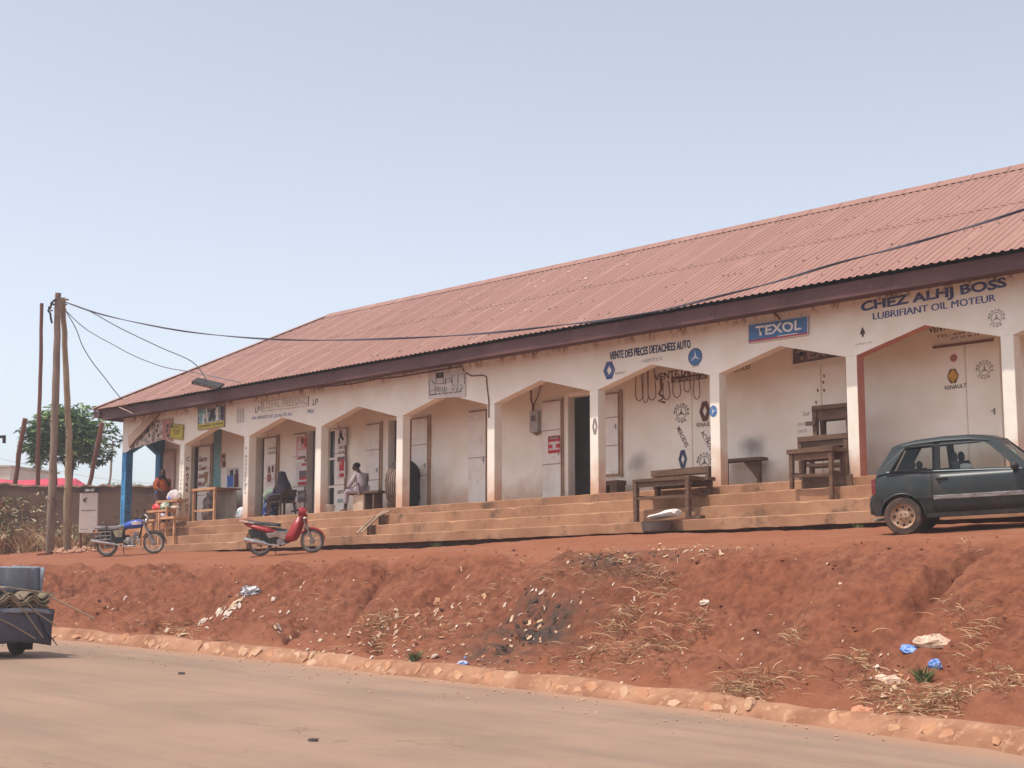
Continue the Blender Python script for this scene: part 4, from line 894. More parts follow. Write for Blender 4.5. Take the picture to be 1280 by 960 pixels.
            for k in range(4):
                u = 2*math.pi*(k+.5)/4; hm.lathe([(.012, 0), (.012, .012), (.001, .014)], cx+Vector((math.cos(u)*.05, 0, math.sin(u)*.05))+ax*.06, ax, 6)
            tag(obj('rim_hole', hm, black, w), kind='stuff')
    # glass front and back, hatch, bumpers
    q = MB().add([(.14, .60, .945), (.14, -.60, .945), (.365, -.53, 1.30), (.365, .53, 1.30)], [(0,1,2,3)]); obj('rear_window', q, glass, r)
    q = MB().add([(2.36, .64, .90), (2.36, -.64, .90), (1.90, -.55, 1.335), (1.90, .55, 1.335)], [(0,1,2,3)]); obj('windscreen', q, glass, r)
    q = MB().add([(1.99, .56, 1.255), (1.99, -.56, 1.255), (1.912, -.55, 1.33), (1.912, .55, 1.33)], [(0,1,2,3)]); obj('sun_strip', q, mat('sun_strip', S(58,58,64), rough=.4), r)
    obj('windscreen_sticker', MB().add([(2.14, -.36, 1.115), (2.14, -.46, 1.115), (2.10, -.45, 1.155), (2.10, -.35, 1.155)], [(0,1,2,3)]), mat('sticker', S(170,206,188)), r)
    for s in (-1, 1):
        for xa in (.955, 2.292): obj('shut_line', MB().loft([[Vector((xa+q, s*(yw(xa, z)+.0025), z)) for q in (-.006, .006)] for z in np.linspace(.32, .885, 8)], close=False), black, r)
    for x0_, x1_, s_ in ((-.035, .34, 1), (3.3, 3.77, -1)):
        rg = []
        for y in np.linspace(-.78, .78, 15):
            e = (abs(y)/.78)**4*.11; xx = (x0_+e) if s_ == 1 else (x1_-e)
            rg.append([Vector((xx+s_*q, y, z)) for q, z in ((.05, .30), (.01, .36), (0, .50), (.015, .585), (.06, .6), (.12, .58), (.12, .30))])
        obj('bumper', MB().loft(rg), bumperm, r, True, angle=40)
        for s in (-1, 1):
            e0, e1 = (x0_+.1, x1_-.2) if s_ == 1 else (3.30, x1_-.12)
            if s_ == 1: e1 = .5-AR-.01
            if s_ == -1: e0 = 2.83+AR+.015
            obj('bumper_side', MB().loft([[Vector((x, s*(yw(x, z)+q), z)) for q, z in ((-.02, .31), (.012, .34), (.016, .5), (.01, .585), (-.02, .6))] for x in np.linspace(min(e0, e1), max(e0, e1), 5)]), bumperm, r, True)
    obj('number_plate', MB().box(-.05, -.036, -.24, .24, .42, .53), mat('plate_yellow', S(206,150,70)), r)
    # what is inside: seats, wheel, dash
    it = MB().box(.75, 2.2, -.66, .66, .32, .36).box(2.1, 2.4, -.66, .66, .55, .9)
    obj('cabin_floor', it, interior, r)
    for s in (-1, 1):
        st = MB().loft([[Vector((1.32+q, s*.33+y, z)) for y in (-.22, -.2, .2, .22)]+[Vector((1.32+q+.12, s*.33+y, z)) for y in (.2, -.2)] for q, z in ((0, .5), (-.05, .8), (-.1, 1.02), (-.11, 1.05))]).box(1.3, 1.78, s*.33-.22, s*.33+.22, .42, .55)
        o = obj('seat', st, interior, r, bevel=.03)
        obj('headrest', MB().ell((1.24, s*.33, 1.11), (.05, .13, .085)), interior, o, True)
        o = obj('rear_seat', MB().box(.55, .68, s*.3-.26, s*.3+.26, .5, .98).box(.6, 1.0, s*.3-.26, s*.3+.26, .42, .5), interior, r, bevel=.03)
        obj('headrest', MB().ell((.6, s*.3, 1.03), (.05, .12, .06)), interior, o, True)
    obj('steering_wheel', MB().torus((2.0, .33, .93), (1, 0, .45), .17, .014, 20, 6), interior, r, True)
    obj('white_bundle', MB().ell((1.42, -.48, .95), (.11, .08, .06)), mat('white_cloth', S(222,216,206), S(200,192,180), 9, .9), r, True)
    for k in range(2): obj('exhaust_pipe' if k == 0 else 'tow_eye', MB().tube([(.3, -.35+k*.5, .24), (-.02, -.35+k*.5, .23)], .022 if k == 0 else .012), steel, r)
    return r
CAR = car()
hc = rad(20)
cw = Vector((-12.62, 20.05, 0)); wheel_at = lambda lx, ly: Vector((cw.x+math.cos(hc)*lx-math.sin(hc)*ly, cw.y+math.sin(hc)*lx+math.cos(hc)*ly, 0))
# local rear near wheel (0.50,-0.72) stands at the point the photo shows
off = Vector((math.cos(hc)*.5+math.sin(hc)*.72, math.sin(hc)*.5-math.cos(hc)*.72, 0))
wp = P(1132, 670, 1, 20.3); base = Vector((wp.x, wp.y, 0))-off
pa, pb, pc = (base+Vector((math.cos(hc)*a-math.sin(hc)*b_, math.sin(hc)*a+math.cos(hc)*b_, 0)) for a, b_ in ((.5, -.72), (2.83, -.72), (.5, .72)))
za, zb_, zc_ = gz(pa.x, pa.y), gz(pb.x, pb.y), gz(pc.x, pc.y)
pitch = -math.atan2(zb_-za, 2.33); roll = math.atan2(zc_-za, 1.44)
CAR.rotation_euler = Euler((roll, pitch, hc), 'XYZ')
R_ = CAR.rotation_euler.to_matrix(); CAR.location = Vector((wp.x, wp.y, za-.012))-R_ @ Vector((.5, -.72, 0))
print('car wheel ground', za, 'photo', wp.z, pitch, roll)

# ------------------------------------------------------------------ two motorbikes
tyre_b = mat('bike_tyre', S(112,100,92), S(84,76,70), 7, .95, .2)
rim_p = mat('pale_rim', S(218,208,194), S(196,182,166), 7, .45)
def wheel(r, name, cx, R, tw, rim, spokes, hubm, leaf=False):
    w = obj(name, MB().torus(cx, (0, 1, 0), R-tw, tw, 32, 8), tyre_b, r, True)
    obj('rim', MB().torus(cx, (0, 1, 0), R-2*tw-.004, .018, 32, 6, rw=.026), rim, w, True)
    sp = MB()
    for k in range(spokes):
        u = 2*math.pi*k/spokes; d = Vector((math.cos(u), 0, math.sin(u)))
        if leaf: sp.bar(Vector(cx)+d*.03, Vector(cx)+d*(R-2*tw), .016, .04, up=(0, 1, 0))
        else: sp.tube([Vector(cx)+d*.03+Vector((0, .03*(-1)**k, 0)), Vector(cx)+d*(R-2*tw)], .0035, 4)
    obj('spokes', sp, rim, w); obj('hub', MB().lathe([(.055, -.05), (.065, -.03), (.065, .03), (.055, .05)], cx, (0, 1, 0), 14), hubm, w, True)
    return w
chrome = mat('worn_chrome', S(206,202,198), S(176,168,160), 12, .22, metal=.85)
alu = mat('cast_alloy', S(176,172,168), S(140,134,128), 14, .45, metal=.5)
frame_b = mat('black_frame', S(40,38,40), S(62,56,54), 10, .55)
bblue = mat('tank_blue', S(40,72,168), S(52,86,180), 4, .3, spec=.5); bred = mat('bike_red', S(166,36,38), S(148,32,36), 4, .38, spec=.5)
seatm = mat('grey_vinyl', S(120,112,110), S(96,90,88), 6, .6); seatk = mat('black_vinyl', S(50,48,50), S(66,62,62), 6, .5)
whitep = mat('white_bike_paint', S(224,220,216), rough=.4)
def roadbike():
    r = thing('motorbike', 'blue tanked road motorbike with pale rims parked by the blue column', 'motorbike')
    wheel(r, 'rear_wheel', (0, 0, .29), .29, .042, rim_p, 5, alu, True); wheel(r, 'front_wheel', (1.25, 0, .29), .29, .034, rim_p, 5, alu, True)
    f = MB()
    for s in (-1, 1):
        f.tube([(0, s*.09, .29), (.42, s*.09, .36)], .02); f.tube([(.02, s*.1, .32), (.1, s*.12, .66)], .026)
        f.tube([(-.22, s*.1, .70), (.1, s*.11, .70), (.45, s*.09, .66), (.62, s*.05, .74), (.98, 0, .80)], .018)
        f.tube([(.45, s*.1, .66), (.42, s*.1, .36), (.62, s*.08, .24)], .018)
    f.tube([(.98, 0, .82), (.9, 0, .55), (.82, 0, .28), (.45, 0, .24)], .022)
    obj('frame', f, frame_b, r, True)
    e = MB().lathe([(.1, -.09), (.12, -.06), (.12, .06), (.1, .09)], (.58, 0, .36), (0, 1, 0), 18).lathe([(.07, -.1), (.055, -.12), (.001, -.122)], (.58, 0, .36), (0, 1, 0), 14)
    e.box(.46, .74, -.09, .09, .27, .42)
    for k in range(6): e.bar((.68+.012*k, 0, .42+.028*k), (.84+.012*k, 0, .42+.024*k), .16, .012)
    e.bar((.72, 0, .4), (.80, 0, .6), .12, .11); obj('engine', e, alu, r, bevel=.008)
    obj('carburettor', MB().lathe([(.035, 0), (.035, .1)], (.62, 0, .5), (-1, 0, .1), 10), frame_b, r, True)
    t = MB().loft([[Vector((x, w*math.cos(u), z+h*math.sin(u))) for u in np.linspace(0, 2*math.pi, 15)[:-1]] for x, w, h, z in ((.44, .06, .05, .76), (.52, .1, .08, .78), (.66, .13, .11, .80), (.82, .145, .125, .815), (.93, .12, .11, .82), (1.0, .06, .06, .82))])
    tk = obj('tank', t, bblue, r, True)
    for s in (-1, 1): obj('tank_stripe', MB().loft([[Vector((x, s*(w), z)) for z in (.80, .84, .89)] for x, w in ((.72, .146), (.82, .15), (.93, .128), (.97, .09))], close=False), whitep, tk, True)
    st = MB().loft([[Vector((x, w*a, z+h)) for a, h in ((-1, 0), (-.96, .06), (-.6, .085), (0, .09), (.6, .085), (.96, .06), (1, 0))] for x, w, z in ((-.28, .09, .75), (-.22, .12, .74), (.1, .13, .71), (.34, .12, .715), (.5, .09, .74), (.54, .06, .76))]); obj('seat', st, seatm, r, True, angle=55)
    obj('air_box', MB().prism([(.02, -.1, .70), (.46, -.1, .70), (.50, -.1, .46), (.40, -.1, .34), (.10, -.1, .42), (-.12, -.1, .62)], (0, .2, 0)), frame_b, r, bevel=.02)
    obj('seat_strap', MB().box(.02, .06, -.134, .134, .72, .805), frame_b, r)
    for s in (-1, 1):
        obj('side_cover', MB().prism([(.2, s*.12, .68), (.48, s*.11, .68), (.44, s*.12, .5), (.28, s*.13, .5)], (0, s*.02, 0)), mat('side_cover_gold', S(170,160,130), S(120,112,96), 9, .4), r, bevel=.008)
        obj('foot_peg', MB().tube([(.42, s*.1, .28), (.42, s*.24, .28)], .016), black, r)
        obj('indicator', MB().ell((-.24, s*.16, .66), .03), mat('orange_lens', S(214,120,50), rough=.3), r, True)
        obj('fork', MB().tube([(1.0, s*.085, .86), (1.13, s*.085, .56)], .02).tube([(1.12, s*.085, .58), (1.25, s*.085, .28)], .03), alu, r, True)
        obj('mirror', MB().tube([(.93, s*.3, .98), (.95, s*.34, 1.14)], .006).ell((.95, s*.36, 1.17), (.012, .06, .035)), frame_b, r, True)
    ex = MB().tube([(.84, -.06, .5), (.9, -.1, .34), (.78, -.13, .24), (.5, -.15, .25), (.25, -.16, .32)], .022).tube([(.25, -.16, .32), (.1, -.165, .35), (-.34, -.17, .44), (-.38, -.17, .45)], [.024, .042, .046, .03])
    obj('exhaust', ex, chrome, r, True)
    def guard(cx, R, u0, u1, w): return MB().loft([[Vector((cx[0]+R*math.cos(u), y, cx[2]+R*math.sin(u)+dz)) for y, dz in ((-w, -.02), (-w*.7, .004), (0, .012), (w*.7, .004), (w, -.02))] for u in np.linspace(u0, u1, 12)], close=False)
    for nm, c_, u0, u1 in (('front_mudguard', (1.25, 0, .29), rad(-5), rad(150)), ('rear_mudguard', (0, 0, .29), rad(20), rad(195))):
        o = obj(nm, guard(c_, .325, u0, u1, .06), frame_b, r, True); o.modifiers.new('t', 'SOLIDIFY').thickness = .006
    hb = MB().tube([(.86, -.36, .96), (.92, -.24, .97), (.98, -.08, .93), (.98, .08, .93), (.92, .24, .97), (.86, .36, .96)], .012); hbo = obj('handlebar', hb, chrome, r, True)
    for s in (-1, 1): obj('grip', MB().tube([(.93, s*.23, .97), (.84, s*.38, .96)], .019), black, hbo, True)
    obj('headlight', MB().lathe([(.02, -.1), (.08, -.06), (.095, 0), (.09, .02), (.001, .03)], (1.1, 0, .86), (1, 0, -.1), 16), chrome, r, True)
    obj('instrument', MB().lathe([(.05, 0), (.05, .05)], (1.02, .05, .95), (-.3, 0, 1), 12).lathe([(.05, 0), (.05, .05)], (1.02, -.07, .95), (-.3, 0, 1), 12), frame_b, r, True)
    obj('fairing', MB().loft([[Vector((1.12-dx, y, z)) for y in (-.12, -.06, .06, .12)] for z, dx in ((.93, .0), (1.0, .02), (1.06, .07))], close=False), whitep, r, True)
    obj('tail_lamp', MB().box(-.34, -.3, -.06, .06, .66, .73), mat('tail_lamp_red', S(150,30,34)), r, bevel=.01)
    rk = MB().tube([(-.05, -.12, .76), (-.34, -.11, .80), (-.34, .11, .80), (-.05, .12, .76)], .009); obj('grab_rail', rk, chrome, r, True)
    cr = MB().tube([(.82, -.02, .3), (.84, -.24, .32), (.86, -.24, .5), (.87, -.02, .6)], .012); obj('crash_bar', cr, chrome, r, True)
    obj('side_stand', MB().tube([(.4, .12, .24), (.36, .3, .02)], .011), frame_b, r)
    sr = MB()
    for z in (.46, .56, .66): sr.tube([(-.26, -.17, z), (.16, -.18, z)], .008)
    for x in (-.26, -.12, .02, .16): sr.tube([(x, -.17, .46), (x, -.16, .68)], .007)
    obj('saree_guard', sr, chrome, r, True)
    return r
def underbone():
    r = thing('motorbike', 'red step through scooter with black seat parked before the steps', 'motorbike')
    wheel(r, 'rear_wheel', (0, 0, .28), .28, .034, alu, 5, alu, True)
    fw = wheel(r, 'front_wheel', (1.22, 0, .28), .28, .032, alu, 6, alu, True)
    obj('inner_cover', MB().prism([(.66, -.09, .58), (.40, -.09, .64), (-.06, -.09, .68), (-.26, -.09, .62), (-.20, -.09, .46), (.1, -.09, .36), (.36, -.09, .25), (.66, -.09, .25), (.80, -.09, .4)], (0, .18, 0)), frame_b, r, bevel=.02)
    obj('alloy_cover', MB().prism([(.16, -.125, .52), (.36, -.125, .54), (.40, -.125, .42), (.22, -.125, .40)], (0, .03, 0)), chrome, r, bevel=.012)
    f = MB().tube([(1.04, 0, .84), (.9, 0, .56), (.66, 0, .36), (.4, 0, .36), (.2, 0, .56), (-.15, 0, .68)], .03)
    for s in (-1, 1): f.tube([(0, s*.08, .28), (.4, s*.08, .34)], .02); f.tube([(0, s*.1, .3), (.06, s*.11, .6)], .024)
    obj('frame', f, frame_b, r, True)
    e = MB().lathe([(.09, -.1), (.11, -.06), (.11, .06), (.09, .1)], (.5, 0, .3), (0, 1, 0), 16).tube([(.55, 0, .32), (.78, 0, .36)], .065, 10)
    for k in range(5): e.lathe([(.08, 0), (.08, .01)], (.62+.03*k, 0, .335+.008*k), (1, 0, .25), 10)
    obj('engine', e, alu, r, True, angle=45)
    for s in (-1, 1):
        obj('leg_shield', MB().loft([[Vector((x, s*w, z)) for x, w, z in row] for row in ([(1.07, .06, .90), (1.03, .14, .88), (.88, .16, .82)], [(1.05, .1, .72), (.95, .19, .68), (.76, .18, .62)], [(.98, .12, .52), (.84, .21, .46), (.64, .19, .44)], [(.86, .12, .32), (.78, .19, .29), (.62, .17, .32)])], close=False), bred, r, True).modifiers.new('t', 'SOLIDIFY').thickness = .01
        obj('centre_panel', MB().prism([(.82, s*.10, .60), (.60, s*.1, .54), (.36, s*.1, .56), (.34, s*.1, .46), (.56, s*.1, .36), (.78, s*.1, .30)], (0, s*.03, 0)), chrome, r, bevel=.01)
        obj('side_cowl', MB().loft([[Vector((x, s*w, z)) for x, w, z in row] for row in ([(-.34, .03, .80), (-.1, .11, .74), (.2, .13, .66), (.42, .11, .58)], [(-.36, .03, .77), (-.1, .13, .68), (.2, .15, .58), (.44, .12, .52)], [(-.30, .03, .72), (-.1, .11, .63), (.2, .12, .52), (.4, .1, .48)])], close=False), bred, r, True).modifiers.new('t', 'SOLIDIFY').thickness = .01
        obj('fork', MB().tube([(1.06, s*.07, .80), (1.22, s*.08, .28)], .022), alu, r, True)
        obj('indicator', MB().ell((1.09, s*.1, .82), (.04, .035, .03)), mat('indicator_clear', S(230,220,206), rough=.2), r, True)
        obj('mirror', MB().tube([(.95, s*.2, 1.02), (.93, s*.27, 1.15)], .006).ell((.93, s*.29, 1.19), (.012, .055, .035)), mat('dark_red', S(120,26,34), rough=.4), r, True)
        obj('foot_peg', MB().tube([(.5, s*.1, .24), (.5, s*.24, .24)], .016), black, r)
    st = MB().loft([[Vector((x, w*a, z+h)) for a, h in ((-1, 0), (-.95, .05), (-.55, .075), (0, .08), (.55, .075), (.95, .05), (1, 0))] for x, w, z in ((-.26, .06, .78), (-.15, .11, .76), (.1, .125, .71), (.34, .12, .68), (.46, .09, .66), (.5, .05, .65))]); obj('seat', st, seatk, r, True, angle=55)
    obj('tail_panel', MB().loft([[Vector((x, w*a, z)) for a in (-1, 1)]+[Vector((x, w*a, z+.03)) for a in (1, -1)] for x, w, z in ((-.46, .04, .84), (-.3, .09, .80), (-.1, .12, .76))]), mat('tail_pale', S(220,190,178), S(200,150,136), 9, .4), r, True)
    o = MB().loft([[Vector((1.22+.31*math.cos(u), y, .28+.31*math.sin(u)+dz)) for y, dz in ((-.06, -.03), (-.04, .005), (0, .015), (.04, .005), (.06, -.03))] for u in np.linspace(rad(10), rad(140), 10)], close=False)
    obj('front_mudguard', o, bred, r, True).modifiers.new('t', 'SOLIDIFY').thickness = .006
    o = MB().loft([[Vector((.31*math.cos(u), y, .28+.31*math.sin(u))) for y in (-.07, 0, .07)] for u in np.linspace(rad(60), rad(205), 10)], close=False)
    obj('rear_mudguard', o, frame_b, r, True).modifiers.new('t', 'SOLIDIFY').thickness = .006
    fr_ = MB().loft([[Vector((x, w*math.cos(u)*1.0, z+h*math.sin(u))) for u in np.linspace(0, 2*math.pi, 13)[:-1]] for x, w, h, z in ((.94, .07, .08, .96), (1.0, .12, .12, .96), (1.08, .12, .11, .95), (1.14, .07, .07, .92))]); hd = obj('headlight_fairing', fr_, bred, r, True)
    obj('headlight', MB().ell((1.12, 0, .93), (.035, .085, .06)), mat('indicator_clear', S(230,220,206)), hd, True)
    obj('front_cover', MB().loft([[Vector((1.06+a, y, z)) for y in (-.1, -.06, .06, .1)] for z, a in ((.88, .05), (.74, .07), (.62, .04), (.56, 0))], close=False), bred, r, True).modifiers.new('t', 'SOLIDIFY').thickness = .012
    hb = obj('handlebar', MB().tube([(.86, -.33, 1.0), (.94, -.15, 1.02), (.94, .15, 1.02), (.86, .33, 1.0)], .016), frame_b, r, True)
    for s in (-1, 1): obj('grip', MB().tube([(.91, s*.22, 1.012), (.83, s*.36, .995)], .021), black, hb, True)
    obj('exhaust', MB().tube([(.62, -.08, .26), (.4, -.14, .22), (.2, -.15, .27)], .02).tube([(.2, -.15, .27), (.1, -.155, .30), (-.3, -.16, .40), (-.34, -.16, .41)], [.022, .06, .068, .05]), chrome, r, True)
    obj('chain_case', MB().bar((.02, .11, .3), (.42, .11, .34), .03, .1), frame_b, r, bevel=.02)
    obj('rear_fender', MB().bar((-.24, 0, .56), (-.36, 0, .34), .12, .012, up=(1, 0, 0)), black, r)
    obj('kick_stand', MB().tube([(.36, .1, .22), (.3, .26, .02)], .011), frame_b, r)
    return r
for mk, qa, qb, ly, wb in ((roadbike, (134.5, 693.5), (193, 690.5), 21.0, 1.25), (underbone, (326, 691), (390, 688), 21.0, 1.2)):
    r = mk()
    p = P(*qa, 1, ly); d_ = Vector((math.cos(rad(55)), math.sin(rad(55)), 0))
    best = min(np.linspace(rad(20), rad(85), 66), key=lambda a: abs((lambda w: 640+F_PX*(w.dot(RGT))/(w.dot(FWD)))(p+Vector((math.cos(a), math.sin(a), 0))*wb-EYE)-qb[0]))
    zr_, zf_ = gz(p.x, p.y), gz(p.x+math.cos(best)*wb, p.y+math.sin(best)*wb)
    r.rotation_euler = Euler((rad(5), -math.atan2(zf_-zr_, wb), best), 'XYZ'); r.location = (p.x, p.y, zr_)
    print('bike', p[:], zr_, math.degrees(best))

# ------------------------------------------------------------------ rough wooden tables and benches
def table(name, label, cat, loc, rz, L, D, H, slat=2, legw=.085, legs=None, top_t=.05, rails=(.42,), m=wood, apron=.09, group=None):
    """plank top on four rough posts; legs = drop of each post below the table's own zero"""
    r = thing(name, label, cat, loc, rz, group); w = D/slat
    for k in range(slat):
        b_ = MB().box(-L/2+random.uniform(-.04, .04), L/2+random.uniform(-.04, .04), -D/2+k*w+.004, -D/2+(k+1)*w-.004, H-top_t+random.uniform(-.004, .004), H+random.uniform(-.004, .004)); b_.jitter(.008)
        obj('plank', b_, m, r, bevel=.006)
    legs = legs or (0, 0, 0, 0)
    for (sx, sy), dz in zip(((-1, -1), (1, -1), (1, 1), (-1, 1)), legs):
        x, y = sx*(L/2-.07), sy*(D/2-.06)
        obj('leg', MB().bar((x, y, H-top_t-.001), (x+random.uniform(-.02, .02), y, dz), legw, legw, up=(0, 1, 0), w2=legw*.85, h2=legw*.85), m, r, bevel=.006)
    for sy in (-1, 1):
        if apron: obj('apron', MB().box(-L/2+.12, L/2-.12, sy*(D/2-.06)-.015, sy*(D/2-.06)+.015, H-top_t-apron, H-top_t-.002).jitter(.004), m, r)
    for z in rails:
        for sy in (-1, 1): obj('rail', MB().bar((-L/2+.1, sy*(D/2-.06), z*H), (L/2-.1, sy*(D/2-.06), z*H+random.uniform(-.03, .03)), .04, .06), m, r)
        for sx in (-1, 1): obj('rail', MB().bar((sx*(L/2-.07), -D/2+.1, z*H+.03), (sx*(L/2-.07), D/2-.1, z*H+.03), .04, .06), m, r)
    return r
# workbench standing across the steps
a = P(788, 598, 1, 23.05); b_ = P(860, 596, 1, 23.05); zt_ = (a.z+b_.z)/2
L_ = b_.x-a.x; r = table('work_table', 'big rough brown workbench straddling the steps with a stretcher frame', 'table', ((a.x+b_.x)/2+.03, 23.43, 3.06), 0, L_, .78, zt_-3.06, 3, .1, (0, 0, .5, .5), .07, (.55,), apron=.1)
c_, d_ = P(811, 590, 1, 23.95), P(888, 582, 1, 23.95)
table('plank_bench', 'thick plank bench just behind the big workbench', 'bench', ((c_.x+d_.x)/2, 24.12, ZF), 0, d_.x-c_.x-.1, .3, c_.z-ZF+.03, 1, .09, None, .13, (), apron=0)
# three benches stacked by the red-sided column
a, b_ = P(984, 564, 1, 23.45), P(1041, 557, 1, 23.45)
table('work_table', 'front and lowest of three old brown tables by the column', 'table', ((a.x+b_.x)/2, 23.68, 3.31), 0, b_.x-a.x, .5, (a.z+b_.z)/2-3.31, 2, .08, (.25, 0, .25, .25), .08, (.5,), apron=.12)
a, b_ = P(994.5, 548, 1, 24.1), P(1054, 541, 1, 24.1)
table('work_table', 'middle of three old brown tables by the column', 'table', ((a.x+b_.x)/2+.05, 24.33, ZF), 0, b_.x-a.x+.1, .46, (a.z+b_.z)/2-ZF, 2, .09, None, .09, (.35,), apron=.12)
zb_ = (a.z+b_.z)/2
a, b_ = P(1013, 509, 1, 24.2), P(1062, 502, 1, 24.2)
r = table('work_table', 'upper old brown table with a deep apron stacked on the middle one', 'table', ((a.x+b_.x)/2, 24.38, zb_+.002), 0, b_.x-a.x, .36, (a.z+b_.z)/2-zb_, 1, .1, None, .08, (), apron=.2)
obj('ledge', MB().box(-(b_.x-a.x)/2-.1, -(b_.x-a.x)/2+.12, -.22, -.12, ((a.z+b_.z)/2-zb_)-.36, ((a.z+b_.z)/2-zb_)-.29).jitter(.006), wood, r)
tag(obj('plank', MB().box(P(999, 604, 1, 23.6).x, P(1059, 604, 1, 23.6).x, 23.75, 23.79, 3.57, 3.78).jitter(.006), wood), 'wide board standing on edge below the stacked tables', 'plank')
a, b_ = P(903, 576, 1, 25.0), P(955, 575, 1, 25.0)
r = thing('wall_bench', 'thin plank bench with one bracketed leg against the cream wall', 'bench', ((a.x+b_.x)/2, 25.0, ZF)); h_ = a.z-ZF; hl = (b_.x-a.x)/2
obj('plank', MB().box(-hl, hl, -.14, .14, h_-.05, h_+.01).jitter(.005), wood, r)
for x in (hl-.12, -hl+.1): obj('leg', MB().bar((x, 0, h_-.05), (x, 0, 0), .07, .07, up=(0, 1, 0)), wood, r)
obj('bracket', MB().prism([(hl-.16, -.02, h_-.05), (hl-.5, -.02, h_-.05), (hl-.16, -.02, h_-.42)], (0, .04, 0)), wood, r)
a, b_ = P(757, 602, 1, 24.9), P(777, 602, 1, 24.9)
r = thing('stool', 'low brown wooden stool in front of the open leaf, left of the workbench', 'stool', ((a.x+b_.x)/2, 24.9, ZF)); h_ = a.z-ZF; hl = (b_.x-a.x)/2
obj('seat', MB().box(-hl, hl, -.15, .15, h_-.09, h_).jitter(.006), wood, r)
obj('side_board', MB().box(hl-.22, hl-.02, -.14, .14, 0, h_-.092).jitter(.004), wood, r); obj('leg', MB().box(-hl+.02, -hl+.08, -.12, .12, 0, h_-.092), wood, r)
# white sack on the lowest step; grey bowl form added for its shadow
p = P(831, 649, 1, 22.93)
sk = MB(); rg = []
for q, w, h in ((-.34, .10, .02), (-.3, .17, .07), (-.1, .19, .1), (.12, .18, .13), (.3, .17, .15), (.36, .1, .1)):
    rg.append([Vector((p.x+q, p.y-.02+w*math.cos(u)*1.0+random.uniform(-.012, .012), 3.085+h*.5+h*.55*math.sin(u)+random.uniform(-.01, .01)+(q+.3)*.06)) for u in np.linspace(0, 2*math.pi, 13)[:-1]])
sk.loft(rg)
tag(obj('sack', sk, mat('white_woven_sack', S(228,222,214), S(206,198,190), 9, .8, .2, c3=S(150,150,168), s3=16), None, True), 'white printed sack lying on the lowest step before the workbench', 'sack')
tag(obj('shadow_form', MB().lathe([(.16, 0), (.27, .05), (.30, .24), (.285, .24), (.25, .06), (.001, .03)], (p.x+.02, 22.66, gz(p.x, 22.66)-.01), (0, 0, 1), 22), mat('shadow_form_grey', S(104,90,82), S(84,72,66), 5, .7), None, True), 'dark grey bowl form added for the shadow under the white sack', 'shadow_form')
tag(obj('brick', MB().box(p.x+.5, p.x+.78, 23.05, 23.2, 3.061, 3.13).jitter(.008), wood), 'short brown block on the lowest step right of the white sack', 'block')
# ramp planks on the steps left of the big tyre
q0, q1 = P(446, 668, 1, 22.98), P(484, 641, 1, 23.7)
r = thing('plank_ramp', 'two weathered planks laid up the steps as a narrow ramp', 'ramp', tuple(q0)); inv = Matrix.Translation(-q0)
for k in range(2):
    o = obj('plank', MB().tube([q0+Vector((k*.14, 0, .02)), q0.lerp(q1, .55)+Vector((k*.14, 0, .13)), q1+Vector((k*.14, 0, .06))], .055, 6, flat=.5), mat('grey_plank', S(168,140,118), S(130,104,86), 5, .9, .3), r); o.matrix_parent_inverse = inv
for px_, y_, z0_, z1_ in ((473, 23.45, 3.31, 3.56), (459, 23.15, 3.06, 3.3)):
    o = obj('prop', MB().box(P(px_, 650, 1, y_).x, P(px_, 650, 1, y_).x+.14, y_, y_+.1, z0_, z1_), wood, r); o.matrix_parent_inverse = inv

# ------------------------------------------------------------------ the great tyre behind a column
TX = P(503, 608, 1, 24.55); R_t = .6
r = thing('tractor_tyre', 'huge ribbed black tyre standing behind the fourth white column', 'tyre', (TX.x-.1, 24.68, ZF+R_t), rad(17))
prof = [(R_t-.28, -.16), (R_t-.06, -.2), (R_t, -.17), (R_t+.006, 0), (R_t, .17), (R_t-.06, .2), (R_t-.28, .16), (R_t-.3, .1), (R_t-.3, -.1), (R_t-.28, -.16)]
obj('casing', MB().lathe(prof, (0, 0, 0), (1, 0, 0), 48, False), mat('old_tyre', S(48,42,41), S(60,52,49), 6, .9, .2), r, True, angle=40)
for k, h in enumerate((-.15, -.09, -.03, .03, .09, .15)): obj('tread_rib', MB().lathe([(R_t-.02, h-.02), (R_t+.024, h-.016), (R_t+.024, h+.016), (R_t-.02, h+.02)], (0, 0, 0), (1, 0, 0), 48, False), mat('tread_dust', S(150,128,112), S(112,94,84), 7, .95), r, True, angle=30)
obj('tube_cover', MB().lathe([(R_t-.27, .17), (.001, .16)], (0, 0, 0), (1, 0, 0), 40), mat('inner_black', S(44,38,38), S(56,48,46), 5, .9), r, True)

# ------------------------------------------------------------------ counter, chair, buckets
a, b_ = P(238, 614, 1, 24.25), P(272, 610, 1, 24.25); zt_ = 4.8
zt_ = (a.z+b_.z)/2; r = thing('counter', 'plank topped shop counter with pale posts and grey corrugated side', 'counter', ((a.x+b_.x)/2, 24.3, ZF))
hl = (b_.x-a.x)/2; H_ = zt_-ZF; x2 = P(302, 610, 1, 24.9).x-r.location.x
obj('top_plank', MB().box(-hl, hl, -.12, .12, H_-.03, H_+.04).jitter(.004), paleplank, r)
obj('top_board', MB().prism([(hl-.12, .12, H_-.02), (hl, -.1, H_-.02), (x2, .34, H_-.02), (x2, .6, H_-.02), (-hl, .6, H_-.02)], (0, 0, .04)), browntrim, r)
for x, t in ((-hl+.2, .06), (hl-.14, .07)): obj('leg', MB().box(x, x+t, -.1, -.03, 0, H_-.03), paleplank, r)
obj('rail', MB().box(-hl+.27, hl-.14, -.09, -.04, .28, .34), paleplank, r)
cg = MB(); rr = []
